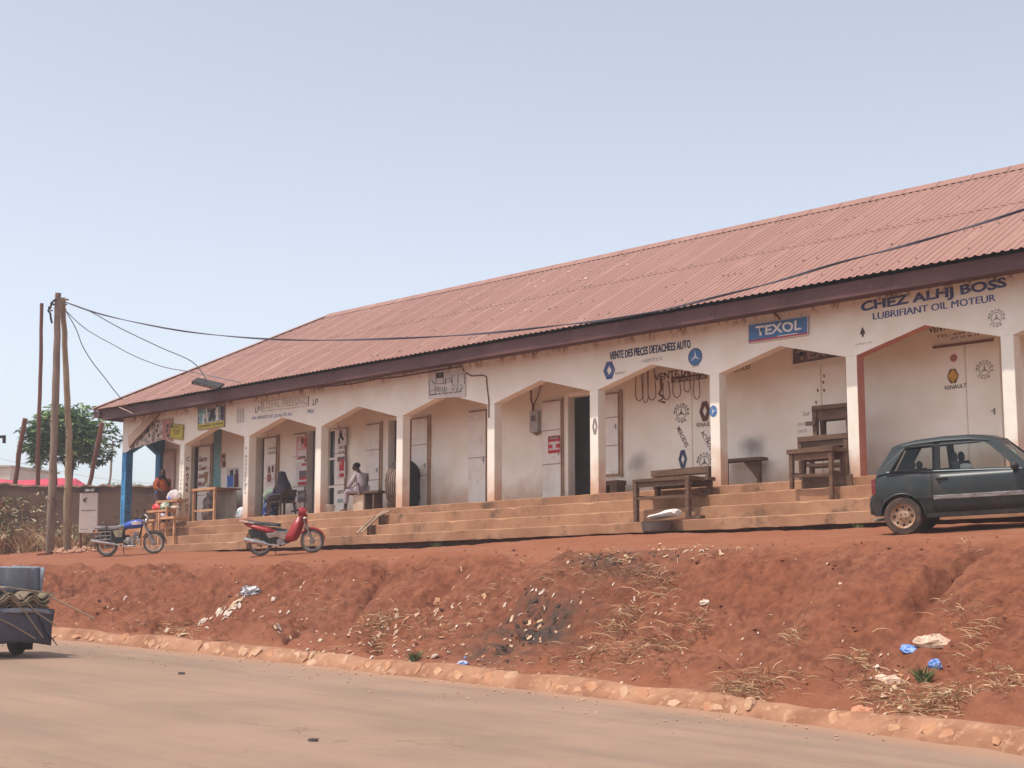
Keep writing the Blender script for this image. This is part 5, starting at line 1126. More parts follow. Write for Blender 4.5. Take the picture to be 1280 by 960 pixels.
for k in range(29): rr.append([Vector((-hl+.1+(x2+hl-.1)*k/28, .42+.02*math.cos(k*math.pi/2*2), z)) for z in (0, H_-.03)])
obj('corrugated_side', cg.loft(rr, close=False), mat('galvanised', S(150,136,124), S(128,114,104), 3, .6), r)
obj('grey_bag', MB().ell((-hl+.55, .2, .55), (.22, .12, .2)).ell((-hl+.5, .22, .25), (.26, .14, .26)), mat('dark_bags', S(100,84,84), S(140,126,124), 6, .9), r, True)
q = P(298, 647, 1, 24.15)
tag(obj('bag', MB().loft([[Vector((q.x+math.cos(u)*r_*.17+random.uniform(-.01,.01), 24.25+math.sin(u)*r_*.14, ZF+h)) for u in np.linspace(0, 6.28, 11)[:-1]] for r_, h in ((.9,0),(1.1,.08),(1,.2),(.8,.28),(.3,.33))]), mat('white_blue_bag', S(222,220,216), S(130,150,164), 8, .7, lo=.5, hi=.56), None, True), 'crumpled white and blue bag at the foot of the third column', 'bag')
q = P(408.5, 638, 1, 24.2)
r = thing('bucket', 'white plastic bucket on the platform beside the barred window', 'bucket', (q.x, 24.25, ZF))
obj('body', MB().lathe([(.10, 0), (.15, .02), (.17, .2), (.165, .2), (.14, .03), (.001, .03)], (0, 0, 0), (0, 0, 1), 18, False), mat('white_plastic', S(214,204,196), S(190,170,150), 4, .5), r, True, angle=50); obj('lining', MB().lathe([(.15, .17), (.001, .19)], (0, 0, 0), (0, 0, 1), 16, False), black, r)
obj('rim', MB().torus((0, 0, .2), (0, 0, 1), .17, .014, 20, 6), mat('white_plastic', S(214,204,196)), r, True)
tag(obj('block', MB().box(P(443, 640, 1, 24.3).x, P(456, 640, 1, 24.3).x, 24.25, 24.6, ZF+.001, ZF+.43).jitter(.006), mat('pale_block', S(206,180,158), S(186,158,134), 4, .9), bevel=.015), 'pale block supporting the end of the plank the man sits on', 'block')
x0_, x1_ = P(457, 622, 1, 24.35).x, P(478, 622, 1, 24.35).x
r = thing('low_bench', 'low brown bench under the seated man beside the great tyre', 'bench', ((x0_+x1_)/2-.25, 24.4, ZF))
obj('seat', MB().box(-.75, .55, -.17, .17, .435, .485).jitter(.005), wood, r); 
obj('leg', MB().box(.3, .36, -.14, .14, 0, .434), wood, r); obj('leg', MB().box(-.05, .01, -.14, .14, 0, .434), wood, r)

# wooden stepped stall with goods at the left end
q = P(200, 660, 1, 23.3)
st = thing('market_stall', 'pale stepped wooden stall heaped with small goods by the first column', 'stall', (q.x, 23.3, gz(q.x, 23.3)))
inv = Matrix.Translation(-Vector(st.location)); lv = []
for nm, a, b_, yy, dd in (('shelf', (172, 651), (192, 650), 23.0, .25), ('shelf', (183.5, 639), (207, 638), 23.3, .3), ('shelf', (195, 627), (221, 625), 23.6, .3), ('shelf', (197, 647.5), (217, 645.5), 23.15, .5)):
    A_, B_ = P(*a, 1, yy), P(*b_, 1, yy); o = obj(nm, MB().box(A_.x, B_.x, yy, yy+dd, A_.z-.045, A_.z+.02).jitter(.006), paleplank, st); o.matrix_parent_inverse = inv; lv.append((A_.x, B_.x, yy, dd, A_.z+.02))
for px_, yy, top_ in ((218, 23.62, 628), (207.5, 23.3, 632), (198, 23.12, 640), (217, 23.2, 645), (175, 23.05, 652), (190, 23.1, 651), (196, 23.65, 630)):
    A_ = P(px_, top_, 1, yy); o = obj('post', MB().box(A_.x-.03, A_.x+.03, yy+.005, yy+.06, gz(A_.x, yy)-.05, A_.z-.02), paleplank, st); o.matrix_parent_inverse = inv
def goods(lab, cat, px, py, y, s, m, shape='bag'):
    c = P(px, py, 1, y); z0_ = max(l_[4] for l_ in lv if l_[0]-.3 < c.x < l_[1]+.3 and l_[2]-.1 <= y <= l_[2]+l_[3]+.1) if any(l_[0]-.3 < c.x < l_[1]+.3 and l_[2]-.1 <= y <= l_[2]+l_[3]+.1 for l_ in lv) else c.z
    if shape == 'box': mb_ = MB().box(c.x-s[0], c.x+s[0], y, y+s[1], z0_+.001, z0_+s[2])
    else: mb_ = MB().loft([[Vector((c.x+math.cos(u)*r_*s[0]+random.uniform(-.02,.02), y+.12+math.sin(u)*r_*s[1], z0_+h*s[2])) for u in np.linspace(0, 6.28, 10)[:-1]] for r_, h in ((.8,0),(1.05,.25),(.9,.65),(.5,.9),(.15,1))])
    return tag(obj(cat.replace(' ', '_'), mb_, m, None, shape != 'box'), lab, cat)
goods('bright red bundle on the middle shelf of the wooden stall', 'bundle', 191.5, 630, 23.32, (.17, .12, .2), mat('red_goods', S(200,44,44), S(226,120,112), 9, .6, lo=.5, hi=.6))
goods('green and white packet on the middle shelf of the wooden stall', 'packet', 202, 631, 23.32, (.19, .12, .22), mat('green_goods', S(60,120,72), S(216,210,190), 7, .6))
goods('blue cap bottle bundle on the top shelf of the wooden stall', 'bundle', 210, 617, 23.62, (.13, .1, .16), mat('blue_goods', S(56,84,190), S(150,160,200), 9, .5))
goods('large white printed plastic bag on the top shelf of the stall', 'bag', 213, 622, 23.66, (.34, .12, .3), mat('white_goods', S(226,220,216), S(190,160,160), 14, .6))
goods('small pale parcel on the lower shelf beside the bike', 'parcel', 198, 646, 23.17, (.13, .1, .12), mat('pale_goods', S(206,190,200), S(160,150,170), 12, .6))
goods('white bowl under the stall by the first column', 'bowl', 213.5, 655, 23.3, (.16, .12, .1), mat('pale_bowl', S(214,200,180), S(160,140,120), 8, .6))

# ------------------------------------------------------------------ people
skin = mat('dark_skin', S(84,56,46), S(70,46,38), 12, .55); hairm = mat('black_hair', S(30,26,26), rough=.9)
def skinned(joints, edges, level=2):
    """joints: name -> (x, y, z, radius); grows one continuous surface along the edges"""
    names = list(joints); me = bpy.data.meshes.new('figure'); me.from_pydata([joints[k][:3] for k in names], [(names.index(a), names.index(b_)) for a, b_ in edges], [])
    o = bpy.data.objects.new('figure', me); COL.objects.link(o); sk = o.modifiers.new('skin', 'SKIN'); sk.use_smooth_shade = True
    for v, k in zip(me.skin_vertices[0].data, names):
        rr_ = joints[k][3]; v.radius = rr_ if isinstance(rr_, tuple) else (rr_, rr_)
    me.skin_vertices[0].data[0].use_root = True
    o.modifiers.new('sub', 'SUBSURF').levels = level; o.modifiers['sub'].render_levels = level
    dg = bpy.context.evaluated_depsgraph_get(); out = bpy.data.meshes.new_from_object(o.evaluated_get(dg)); bpy.data.objects.remove(o); bpy.data.meshes.remove(me)
    return out
def add_to(me, mb):
    bm = bmesh.new(); bm.from_mesh(me); vs = [bm.verts.new(v) for v in mb.v]
    for f in mb.f:
        try: bm.faces.new([vs[i] for i in f]).smooth = True
        except ValueError: pass
    bmesh.ops.recalc_face_normals(bm, faces=bm.faces); bm.to_mesh(me); bm.free(); return me
def mobj(name, me, m, parent):
    me.name = name; me.materials.clear(); me.materials.append(m); return link(bpy.data.objects.new(name, me), parent)
def chain(*n): return list(zip(n[:-1], n[1:]))
def hand_joints(J, E, pre, wrist, d, palm_n, curl=.5, s=1.0):
    """palm and five bent fingers continuing from the wrist along d"""
    d = Vector(d).normalized(); nn = Vector(palm_n).normalized(); side = d.cross(nn).normalized(); w = Vector(J[wrist][:3])
    J[pre+'palm'] = (*(w+d*.05*s), (.026*s, .02*s)); E.append((wrist, pre+'palm'))
    for k, (off, ln) in enumerate(((-.03, .066), (-.01, .078), (.01, .074), (.03, .058))):
        p0 = w+d*.088*s+side*off*s; p1 = p0+(d*math.cos(curl)+nn*math.sin(curl))*ln*.5*s; p2 = p1+(d*math.cos(curl*2)+nn*math.sin(curl*2))*ln*.5*s
        for q, (pp, r_) in enumerate(((p0, .011), (p1, .0095), (p2, .007))): J[f'{pre}f{k}{q}'] = (*pp, r_*s)
        E += chain(pre+'palm', f'{pre}f{k}0', f'{pre}f{k}1', f'{pre}f{k}2')
    t0 = w+d*.035*s-side*.035*s+nn*.008; t1 = t0+(d*.7-side*.6+nn*.3).normalized()*.035*s; t2 = t1+(d*.9-side*.1+nn*.4).normalized()*.03*s
    for q, (pp, r_) in enumerate(((t0, .013), (t1, .011), (t2, .008))): J[f'{pre}t{q}'] = (*pp, r_*s)
    E += chain(pre+'palm', f'{pre}t0', f'{pre}t1', f'{pre}t2')
def face(head, fw, up_=(0, 0, 1), s=1.0):
    """eyes, nose, lips, ears around a head centre that looks along fw"""
    h = Vector(head); f = Vector(fw).normalized(); u = (Vector(up_)-f*f.dot(Vector(up_))).normalized(); sd_ = f.cross(u); M = Matrix((f, sd_, u)).transposed()
    mb_ = MB().ell(h, (.095*s, .075*s, .118*s), 14, 10, M).ell(h+f*.035-u*.06, (.06, .052, .05), 12, 8, M)
    mb_.ell(h+f*.098-u*.018, (.018, .013, .026), 8, 6, M).ell(h+f*.086-u*.062, (.014, .026, .011), 8, 6, M)
    for q in (-1, 1): mb_.ell(h+f*.082+sd_*.03*q+u*.008, (.011, .013, .009), 8, 6, M).ell(h+sd_*.076*q-u*.01-f*.005, (.02, .01, .03), 8, 6, M)
    return mb_
# --- the seated man: sits on the bench, leaning on one knee, looking left along the verandah
q = P(452, 622, 1, 24.4)
man = thing('person', 'seated man in pale shirt and trousers leaning forward on a low bench', 'person', (q.x, 24.32, ZF), rad(0)); man.scale = (.88, .88, .88)
J = {'pelvis': (.12, 0, .64, (.145, .12)), 'belly': (.13, 0, .78, (.135, .11)), 'chest': (.06, 0, .96, (.16, .12)), 'neckb': (-.0, 0, 1.10, .07), 'neck': (-.05, -.01, 1.17, .055), 'skull': (-.08, -.02, 1.25, .07),
     'hipL': (.08, -.11, .62, .1), 'kneeL': (-.36, -.17, .58, .075), 'ankL': (-.40, -.18, .09, .045), 'heelL': (-.38, -.18, .04, .035), 'toeL': (-.58, -.2, .03, .03),
     'hipR': (.08, .11, .62, .1), 'kneeR': (-.30, .16, .60, .075), 'ankR': (-.18, .16, .09, .045), 'heelR': (-.16, .16, .04, .035), 'toeR': (-.35, .18, .03, .03),
     'shL': (.05, -.17, 1.04, .07), 'elL': (-.06, -.26, .78, .045), 'wrL': (-.28, -.20, .66, .03), 'shR': (.05, .17, 1.04, .07), 'elR': (.02, .25, .76, .045), 'wrR': (-.2, .2, .68, .03)}
E_ = chain('pelvis', 'belly', 'chest', 'neckb', 'neck', 'skull')+chain('pelvis', 'hipL', 'kneeL', 'ankL', 'heelL', 'toeL')+chain('pelvis', 'hipR', 'kneeR', 'ankR', 'heelR', 'toeR')+chain('chest', 'shL', 'elL', 'wrL')+chain('chest', 'shR', 'elR', 'wrR')
JM = dict(J); EM = list(E_)
hand_joints(JM, EM, 'l', 'wrL', (-1, .1, -.25), (-.2, 0, -1), .6); hand_joints(JM, EM, 'r', 'wrR', (-1, -.2, -.2), (-.2, 0, -1), .7)
bm_ = add_to(skinned(JM, EM), face((-.105, -.05, 1.285), (-.55, -.85, -.15)))
mobj('body', bm_, skin, man)
shirtm = mat('pale_shirt', S(178,162,168), S(156,142,148), 3, .85, .2, 12); trousm = mat('grey_trousers', S(168,154,156), S(150,136,140), 3, .85, .2, 12)
grow = lambda keys, d: {k: (*J[k][:3], (J[k][3][0]+d, J[k][3][1]+d) if isinstance(J[k][3], tuple) else J[k][3]+d) for k in keys}
sj = grow(['pelvis', 'belly', 'chest', 'neckb', 'shL', 'elL', 'shR', 'elR'], .022); sj['cufL'] = (-.2, -.22, .695, .045); sj['cufR'] = (-.13, .215, .705, .045); sj['neckb'] = (.01, 0, 1.09, .085)
mobj('shirt', skinned(sj, chain('pelvis', 'belly', 'chest', 'neckb')+chain('chest', 'shL', 'elL', 'cufL')+chain('chest', 'shR', 'elR', 'cufR')), shirtm, man)
tj = grow(['pelvis', 'hipL', 'kneeL', 'hipR', 'kneeR'], .02); tj['cfL'] = (-.40, -.18, .2, .075); tj['cfR'] = (-.2, .16, .2, .075)
mobj('trousers', skinned(tj, chain('pelvis', 'hipL', 'kneeL', 'cfL')+chain('pelvis', 'hipR', 'kneeR', 'cfR')), trousm, man)
obj('hair', MB().ell((-.085, -.025, 1.33), (.098, .098, .085), 14, 8), hairm, man, True)
for k, (x_, y_) in enumerate(((-.47, -.185), (-.26, .17))): obj('shoe', MB().loft([[Vector((x_+a, y_+w*s_, z)) for s_, z in ((-1, .0), (1, .0), (1, h), (.5, h+.02), (-.5, h+.02), (-1, h))] for a, w, h in ((.12, .03, .05), (.06, .045, .075), (-.04, .045, .05), (-.12, .04, .035), (-.16, .02, .025))]), mat('brown_shoe', S(96,62,50), rough=.6), man, True)
# --- the seated woman under a dark veil, in a chair, patterned cloth over her knees
q = P(353, 632, 1, 24.5)
wom = thing('person', 'seated woman in a long dark veil with blue patterned cloth over her knees', 'person', (q.x, 24.45, ZF))
veil = mat('dark_veil', S(42,34,48), S(56,44,58), 3, .85, .15, 10); bluep_ = mat('blue_print_cloth', S(44,58,120), S(196,206,222), 13, .85, lo=.54, hi=.6, c3=S(90,120,180), s3=18); greenc = mat('green_cloth', S(112,136,116), S(150,160,140), 6, .9)
J = {'pelvis': (.1, 0, .55, (.14, .13)), 'belly': (.1, 0, .68, (.13, .11)), 'chest': (.08, 0, .84, (.14, .11)), 'neckb': (.04, 0, .96, .06), 'neck': (.02, 0, 1.0, .05), 'skull': (0, 0, 1.06, .065),
     'hipL': (.05, -.1, .53, .1), 'kneeL': (-.36, -.14, .5, .075), 'ankL': (-.38, -.14, .08, .042), 'toeL': (-.54, -.15, .035, .032), 'hipR': (.05, .1, .53, .1), 'kneeR': (-.36, .14, .5, .075), 'ankR': (-.38, .14, .08, .042), 'toeR': (-.54, .15, .035, .032),
     'shL': (.07, -.15, .92, .06), 'elL': (-.02, -.22, .68, .045), 'wrL': (-.24, -.1, .62, .03), 'shR': (.07, .15, .92, .06), 'elR': (-.02, .22, .68, .045), 'wrR': (-.24, .1, .62, .03)}
E_ = chain('pelvis', 'belly', 'chest', 'neckb', 'neck', 'skull')+chain('pelvis', 'hipL', 'kneeL', 'ankL', 'toeL')+chain('pelvis', 'hipR', 'kneeR', 'ankR', 'toeR')+chain('chest', 'shL', 'elL', 'wrL')+chain('chest', 'shR', 'elR', 'wrR')
hand_joints(J, E_, 'l', 'wrL', (-1, .3, -.1), (0, .2, -1), .6, .9); hand_joints(J, E_, 'r', 'wrR', (-1, -.3, -.1), (0, -.2, -1), .6, .9)
mobj('body', add_to(skinned(J, E_), face((-.02, 0, 1.1), (-1, .1, -.35), s=.95)), skin, wom)
vl = []
for z, x, rx_, ry_ in ((1.235, .02, .03, .03), (1.21, .02, .1, .09), (1.12, .035, .13, .115), (1.0, .07, .15, .14), (.88, .1, .19, .2), (.7, .12, .22, .25), (.52, .14, .23, .26), (.45, .15, .22, .25)):
    vl.append([Vector((x+rx_*math.cos(u)*(1 if math.cos(u) > 0 else .8), ry_*math.sin(u)*(1+.05*math.sin(5*u)), z)) for u in np.linspace(rad(-158), rad(158), 22)])
o = obj('veil', MB().loft(vl, close=False), veil, wom, True); o.modifiers.new('t', 'SOLIDIFY').thickness = .012
sk_ = []
for x, z, hw, ht in ((.1, .62, .22, .1), (-.1, .6, .22, .11), (-.3, .57, .23, .12), (-.42, .5, .24, .1), (-.46, .3, .25, .09), (-.47, .08, .27, .1)):
    n_ = Vector((1, 0, 0)) if z < .52 else Vector((0, 0, 1))
    sk_.append([Vector((x+(ht*math.sin(u)*-1 if z < .52 else 0), hw*math.cos(u), z+(0 if z < .52 else ht*math.sin(u)))) for u in np.linspace(0, 2*math.pi, 17)[:-1]])
obj('skirt', MB().loft(sk_), bluep_, wom, True)
obj('shawl', MB().ell((-.28, -.1, .66), (.2, .16, .12)).ell((-.42, -.16, .58), (.12, .12, .14)), greenc, wom, True)
ch = thing('plastic_chair', 'dark brown plastic armchair under the veiled woman', 'chair', (q.x+.05, 24.45, ZF))
chm = mat('dark_chair', S(66,50,46), S(80,62,56), 4, .5)
obj('seat', MB().box(-.22, .26, -.24, .24, .38, .42), chm, ch, bevel=.012)
for x_, y_ in ((-.2, -.22), (-.2, .22), (.24, -.22), (.24, .22)): obj('leg', MB().bar((x_, y_, .38), (x_*1.2, y_*1.15, 0), .05, .05, up=(0, 1, 0), w2=.035, h2=.035), chm, ch)
obj('backrest', MB().loft([[Vector((.26+.1*t, y_, .42+.3*t)) for y_ in (-.23, -.1, .1, .23)] for t in (0, .5, 1)], close=False), chm, ch).modifiers.new('t', 'SOLIDIFY').thickness = .025
for s in (-1, 1): obj('armrest', MB().tube([(.3, s*.25, .58), (0, s*.27, .58), (-.2, s*.26, .57), (-.22, s*.24, .4)], .022, 8), chm, ch, True)
# --- the stall keeper: orange top, dark scarf, standing behind the goods
q = P(199.5, 640, 1, 24.0)
kp = thing('person', 'woman in orange top and black headscarf standing behind the stall', 'person', (q.x, 24.05, ZF))
zt_h = P(203, 587, 1, 24.05).z-ZF; k_ = zt_h/1.62
def sc_(d): return {a: (b_[0], b_[1], b_[2]*k_, b_[3]) for a, b_ in d.items()}
J = sc_({'pelvis': (0, 0, .88, (.15, .12)), 'belly': (0, 0, 1.02, (.135, .11)), 'chest': (0, 0, 1.2, (.15, .11)), 'neckb': (0, -.01, 1.33, .06), 'neck': (.03, -.02, 1.39, .05), 'skull': (.05, -.03, 1.46, .065),
     'hipL': (0, -.1, .84, .105), 'kneeL': (.02, -.11, .46, .07), 'ankL': (0, -.11, .08, .042), 'toeL': (.13, -.12, .03, .032), 'hipR': (0, .1, .84, .105), 'kneeR': (.02, .11, .46, .07), 'ankR': (0, .11, .08, .042), 'toeR': (.13, .12, .03, .032),
     'shL': (0, -.17, 1.28, .065), 'elL': (.06, -.25, 1.04, .048), 'wrL': (.24, -.2, .98, .03), 'shR': (0, .17, 1.28, .065), 'elR': (-.03, .25, 1.02, .048), 'wrR': (.14, .16, .95, .03)})
E_ = chain('pelvis', 'belly', 'chest', 'neckb', 'neck', 'skull')+chain('pelvis', 'hipL', 'kneeL', 'ankL', 'toeL')+chain('pelvis', 'hipR', 'kneeR', 'ankR', 'toeR')+chain('chest', 'shL', 'elL', 'wrL')+chain('chest', 'shR', 'elR', 'wrR')
JK = dict(J); EK = list(E_); hand_joints(JK, EK, 'l', 'wrL', (1, .2, -.2), (0, .2, -1), .5, .95); hand_joints(JK, EK, 'r', 'wrR', (1, -.4, -.1), (0, -.2, -1), .6, .95)
mobj('body', add_to(skinned(JK, EK), face((.075, -.04, 1.505*k_), (1, -.45, -.2), s=.95)), skin, kp)
og = mat('orange_top', S(196,98,50), S(150,70,40), 6, .85, .2, 12, c3=S(110,60,44), s3=9)
gj = {k: (*J[k][:3], (J[k][3][0]+.04, J[k][3][1]+.04) if isinstance(J[k][3], tuple) else J[k][3]+.035) for k in ('pelvis', 'belly', 'chest', 'shL', 'elL', 'shR', 'elR')}
gj['cL'] = (.17, -.215, 1.0*k_, .055); gj['cR'] = (.08, .2, .975*k_, .055)
mobj('top', skinned(gj, chain('pelvis', 'belly', 'chest')+chain('chest', 'shL', 'elL', 'cL')+chain('chest', 'shR', 'elR', 'cR')), og, kp)
obj('skirt', MB().loft([[Vector((rx_*math.cos(u)*(1+.04*math.sin(7*u)), rx_*.9*math.sin(u), z*k_)) for u in np.linspace(0, 2*math.pi, 25)[:-1]] for z, rx_ in ((.92, .19), (.7, .23), (.4, .24), (.1, .26))]), mat('dark_skirt', S(70,44,44), S(96,58,52), 6, .9), kp, True)
vl = []
for z, x, rx_, ry_ in ((1.625, .04, .03, .03), (1.60, .045, .09, .08), (1.52, .045, .115, .1), (1.42, .03, .11, .11), (1.34, .0, .15, .17), (1.24, -.01, .19, .23), (1.16, -.02, .19, .24)):
    vl.append([Vector((x-rx_*math.cos(u)*(1 if math.cos(u) > 0 else .75), -.03-ry_*math.sin(u), z*k_)) for u in np.linspace(rad(-150), rad(150), 20)])
o = obj('headscarf', MB().loft(vl, close=False), mat('black_scarf', S(40,38,48), S(54,50,58), 4, .85), kp, True); o.modifiers.new('t', 'SOLIDIFY').thickness = .012

# ------------------------------------------------------------------ poles, posts, wires
polem = mat('weathered_pole', S(152,132,116), S(124,104,90), 3, .9, .4, 24, c3=S(92,74,62), s3=5, stretch=(1, 1, .25))
polel = mat('paler_pole', S(172,150,122), S(146,122,98), 3, .9, .4, 24, c3=S(112,92,74), s3=5, stretch=(1, 1, .25))  # paler wood tone for the right pole of the pair
redpole = mat('red_brown_post', S(132,88,72), S(112,70,58), 3, .9, .4, 24, stretch=(1, 1, .25))
def pole(name, label, pts, depth, r, m, bury=.3, cat='pole', bands=()):
    q = [PZ(a, b_, depth) for a, b_ in pts]; base = Vector((q[-1].x, q[-1].y, gz(q[-1].x, q[-1].y)))
    if q[-1].z > base.z+.02: q.append(Vector((q[-1].x, q[-1].y, base.z-bury)))
    else: q[-1].z = min(q[-1].z, base.z-bury)
    k = len(q); R = [r[0]+(r[1]-r[0])*i/(k-1) for i in range(k)]; fp, fr_ = [], []
    for i in range(k-1):
        for t in np.linspace(0, 1, 5)[:4 if i < k-2 else 5]:
            fp.append(q[i].lerp(q[i+1], t)+Vector((random.gauss(0, .008), random.gauss(0, .008), 0))); fr_.append((R[i]*(1-t)+R[i+1]*t)*random.uniform(.95, 1.06))
    rt_ = thing(name, label, cat, base); o = obj('shaft', MB().tube([p-base for p in fp], fr_, 10), m, rt_, True, angle=60)
    for z in bands: obj('knot', MB().ell(fp[z]-base+Vector((.0, -fr_[z]*.8, 0)), (.05, .04, .06), 7, 5), m, rt_, True)
    return rt_, q
PA, qa = pole('utility_pole', 'thick weathered utility pole, left one of the lashed pair', [(72, 366), (72, 420), (69, 500), (66, 600), (62, 697)], 44.0, (.085, .125), polem, bands=(9, 13))
PB, qb = pole('utility_pole', 'paler crooked utility pole, right one of the lashed pair', [(78.5, 372), (81, 430), (84, 500), (86.5, 560), (85.5, 600), (83.5, 640), (86, 697)], 44.4, (.075, .115), polel, bands=(11, 17))
pole('wooden_pole', 'thin straight pole standing behind the lashed pair', [(52, 379), (51, 450), (48.5, 540), (46.5, 612)], 53.5, (.06, .085), redpole)
pole('leaning_post', 'stubby brown post leaning left of the tree above the mud wall', [(31.5, 523), (26, 555), (18, 609)], 53.2, (.085, .08), redpole)
pole('leaning_post', 'stubby brown post leaning right of the tree above the mud wall', [(127.5, 528), (121, 560), (111, 609)], 53.2, (.08, .075), redpole)
fp_, qf = pole('distant_pole', 'thin distant pole with a small crosspiece seen beside the blue column', [(141, 551), (139, 580), (136.5, 612)], 95, (.05, .09), polem)
obj('crosspiece', MB().bar(PZ(138.5, 557, 95)-fp_.location, PZ(144, 556, 95)-fp_.location, .1, .12), polem, fp_)
ic = MB()
for a, b_ in ((74, 376), (78, 374), (76, 380), (75, 386)): ic.torus(PZ(a, b_, 44.2)-PA.location, (0.1, 0, 1), .17, .018, 14, 6)
obj('lashing', ic, mat('pale_rope', S(150,130,108)), PA, True)
ib = MB().tube([PZ(a, b_, 43.9)-PA.location for a, b_ in ((70, 374), (65, 378), (62.5, 386), (60, 388), (63, 392), (63.5, 398), (65, 404))], .03, 6).tube([PZ(a, b_, 43.9)-PA.location for a, b_ in ((61, 383), (60.5, 389), (66, 388))], .022, 6).tube([PZ(a, b_, 43.9)-PA.location for a, b_ in ((63, 379), (68, 381))], .03, 6)
obj('wire_clamp', ib, frame_b, PA, True)
cabm = mat('black_cable', S(72,72,86), S(84,78,84), 9, .7); cabl = mat('grey_wire', S(110,110,120), rough=.7)
def cable(label, pts, A, B_, r, m, twist=1, sub=6):
    """a wire hanging in the upright plane through A and B_, seen where the photograph shows it"""
    A, B_ = Vector(A), Vector(B_); nrm = (B_-A).cross(Z).normalized(); q = []
    from mathutils import geometry
    P_ = [A]
    for a, b_ in pts:
        d = FWD + RGT*((a-640)/F_PX) + UPV*((480-b_)/F_PX); t = (A-EYE).dot(nrm)/d.dot(nrm); P_.append(EYE+d*t)
    P_.append(B_)
    out = []
    for i in range(len(P_)-1):                    # Catmull-Rom through the samples
        p0, p1, p2, p3 = P_[max(i-1, 0)], P_[i], P_[i+1], P_[min(i+2, len(P_)-1)]
        for t in np.linspace(0, 1, sub)[:-1]: out.append(.5*((2*p1)+(p2-p0)*t+(2*p0-5*p1+4*p2-p3)*t*t+(3*p1-p0-3*p2+p3)*t**3))
    out.append(P_[-1]); mb_ = MB()
    for k in range(twist):
        off = [Vector((0, math.cos(i*.35+k*math.pi)*r*.9, math.sin(i*.35+k*math.pi)*r*.9)) if twist > 1 else Vector((0, 0, 0)) for i in range(len(out))]
        mb_.tube([p+o_ for p, o_ in zip(out, off)], r, 6)
    return tag(obj('overhead_cable', mb_, m, None, True), label, 'cable')
top = PZ(80, 377, 44.2)
cable('heavy twisted black cable sagging from the poles across the whole roof', [(120, 391), (170, 403), (230, 414), (300, 421.5), (370, 425), (450, 424.5), (540, 421), (620, 415.5), (700, 406.5), (760, 399.5), (830, 387), (900, 370), (970, 352), (1050, 328), (1120, 310), (1180, 293), (1240, 275)], top, PZ(1300, 255, 23.3), .0125, cabm, 2)
lampP = P(260, 480, 1, 22.95)
cable('straight thin wire running from the poles to the floodlight', [(110, 388), (150, 410), (200, 434), (240, 452)], top, lampP+Vector((-.1, 0, .15)), .014, cabm)
cable('wavy thin wire sagging from the poles to the roof edge', [(93, 399), (107, 411), (125, 422), (140, 430), (160, 441), (185, 452), (210, 460), (245, 466)], PZ(82, 388, 44.2), P(300, 478, 1, 23.05), .013, cabl)
cable('thin wire dropping steeply from the poles to the corner of the eave', [(95, 411), (103, 432), (115, 452), (130, 471), (142, 487)], PZ(83, 390, 44.2), P(153, 500, 1, 23.0), .013, cabl)
cable('pale wire trailing over the fascia above the torn banner', [(160, 508), (168, 515), (174, 521)], P(148, 506, 1, 23.1), P(180, 528, 1, 23.85), .014, mat('pale_wire', S(190,160,140)))
cable('pale wire stub below the left end of the fascia', [(158, 513)], P(149, 509, 1, 23.1), P(166, 517, 1, 23.2), .014, mat('pale_wire', S(190,160,140)))
fl = thing('floodlight', 'black rectangular floodlight tilted on the roof edge above the picture board', 'lamp', lampP)
Mf = Euler((rad(28), rad(14), rad(30))).to_matrix().to_4x4()
obj('housing', MB().box(-.42, .42, -.16, .16, -.04, .05, Mf), mat('lamp_black', S(40,34,36), S(52,46,46), 8, .6), fl, bevel=.01)
for k in range(4): obj('led_panel', MB().box(-.36+k*.185, -.2+k*.185, -.12, .12, -.052, -.042, Mf).box(-.36+k*.185, -.2+k*.185, -.172, -.161, -.02, .03, Mf), mat('led_grey', S(128,112,108), rough=.3), fl)
obj('arm', MB().bar((.2, .05, -.02), (.35, .33, -.12), .04, .04), steel, fl)
sl_ = thing('street_lamp', 'dark arm of a street lamp entering at the left edge', 'street lamp', (PZ(-14, 700, 52).x, PZ(-14, 700, 52).y, 3.1))
lo = Vector(sl_.location)
obj('post', MB().tube([Vector((0, 0, -.3)), PZ(-14, 546, 52)-lo], .07, 8), polem, sl_, True); obj('arm', MB().bar(PZ(-14, 546, 52)-lo, PZ(6, 546, 52)-lo, .09, .09), frame_b, sl_); obj('lamp_head', MB().bar(PZ(5.2, 544, 52)-lo, PZ(5.2, 554, 52)-lo, .09, .09), frame_b, sl_)

# ------------------------------------------------------------------ mud wall and what stands beyond
mudm = mat('dark_mud_wall', S(106,82,68), S(86,66,56), 1.2, .95, .6, 9, c3=S(122,84,66), s3=2.4)
wall = thing('mud_wall', 'low dark earth boundary wall behind the poles, pale at its top edge', 'wall', (PZ(60, 690, 52.5).x, PZ(60, 690, 52.5).y, 3))
lo = Vector(wall.location); ax_ = RGT; nb = Vector((-RGT.y, RGT.x, 0)); rr = []; rc_ = []
for a in np.arange(-130, 236, 7.0):
    c = PZ(a, 609, 52.5); h = c.z-3+.02*math.sin(a*.3)+random.uniform(-.02, .02)+(.08 if -5 < a < 25 else 0)*math.sin((a+5)/30*math.pi); b0 = Vector((c.x-lo.x, c.y-lo.y, 0)); j = random.uniform(-.03, .03)
    rr.append([b0-nb*(.2+j)+Vector((0, 0, -.5)), b0-nb*(.17+j)+Vector((0, 0, h*.5)), b0-nb*.15+Vector((0, 0, h)), b0+nb*.15+Vector((0, 0, h)), b0+nb*.2+Vector((0, 0, -.5))])
    rc_.append([b0-nb*.2+Vector((0, 0, h+.003)), b0-nb*.19+Vector((0, 0, h+.06)), b0+nb*.19+Vector((0, 0, h+.07)), b0+nb*.2+Vector((0, 0, h+.003))])
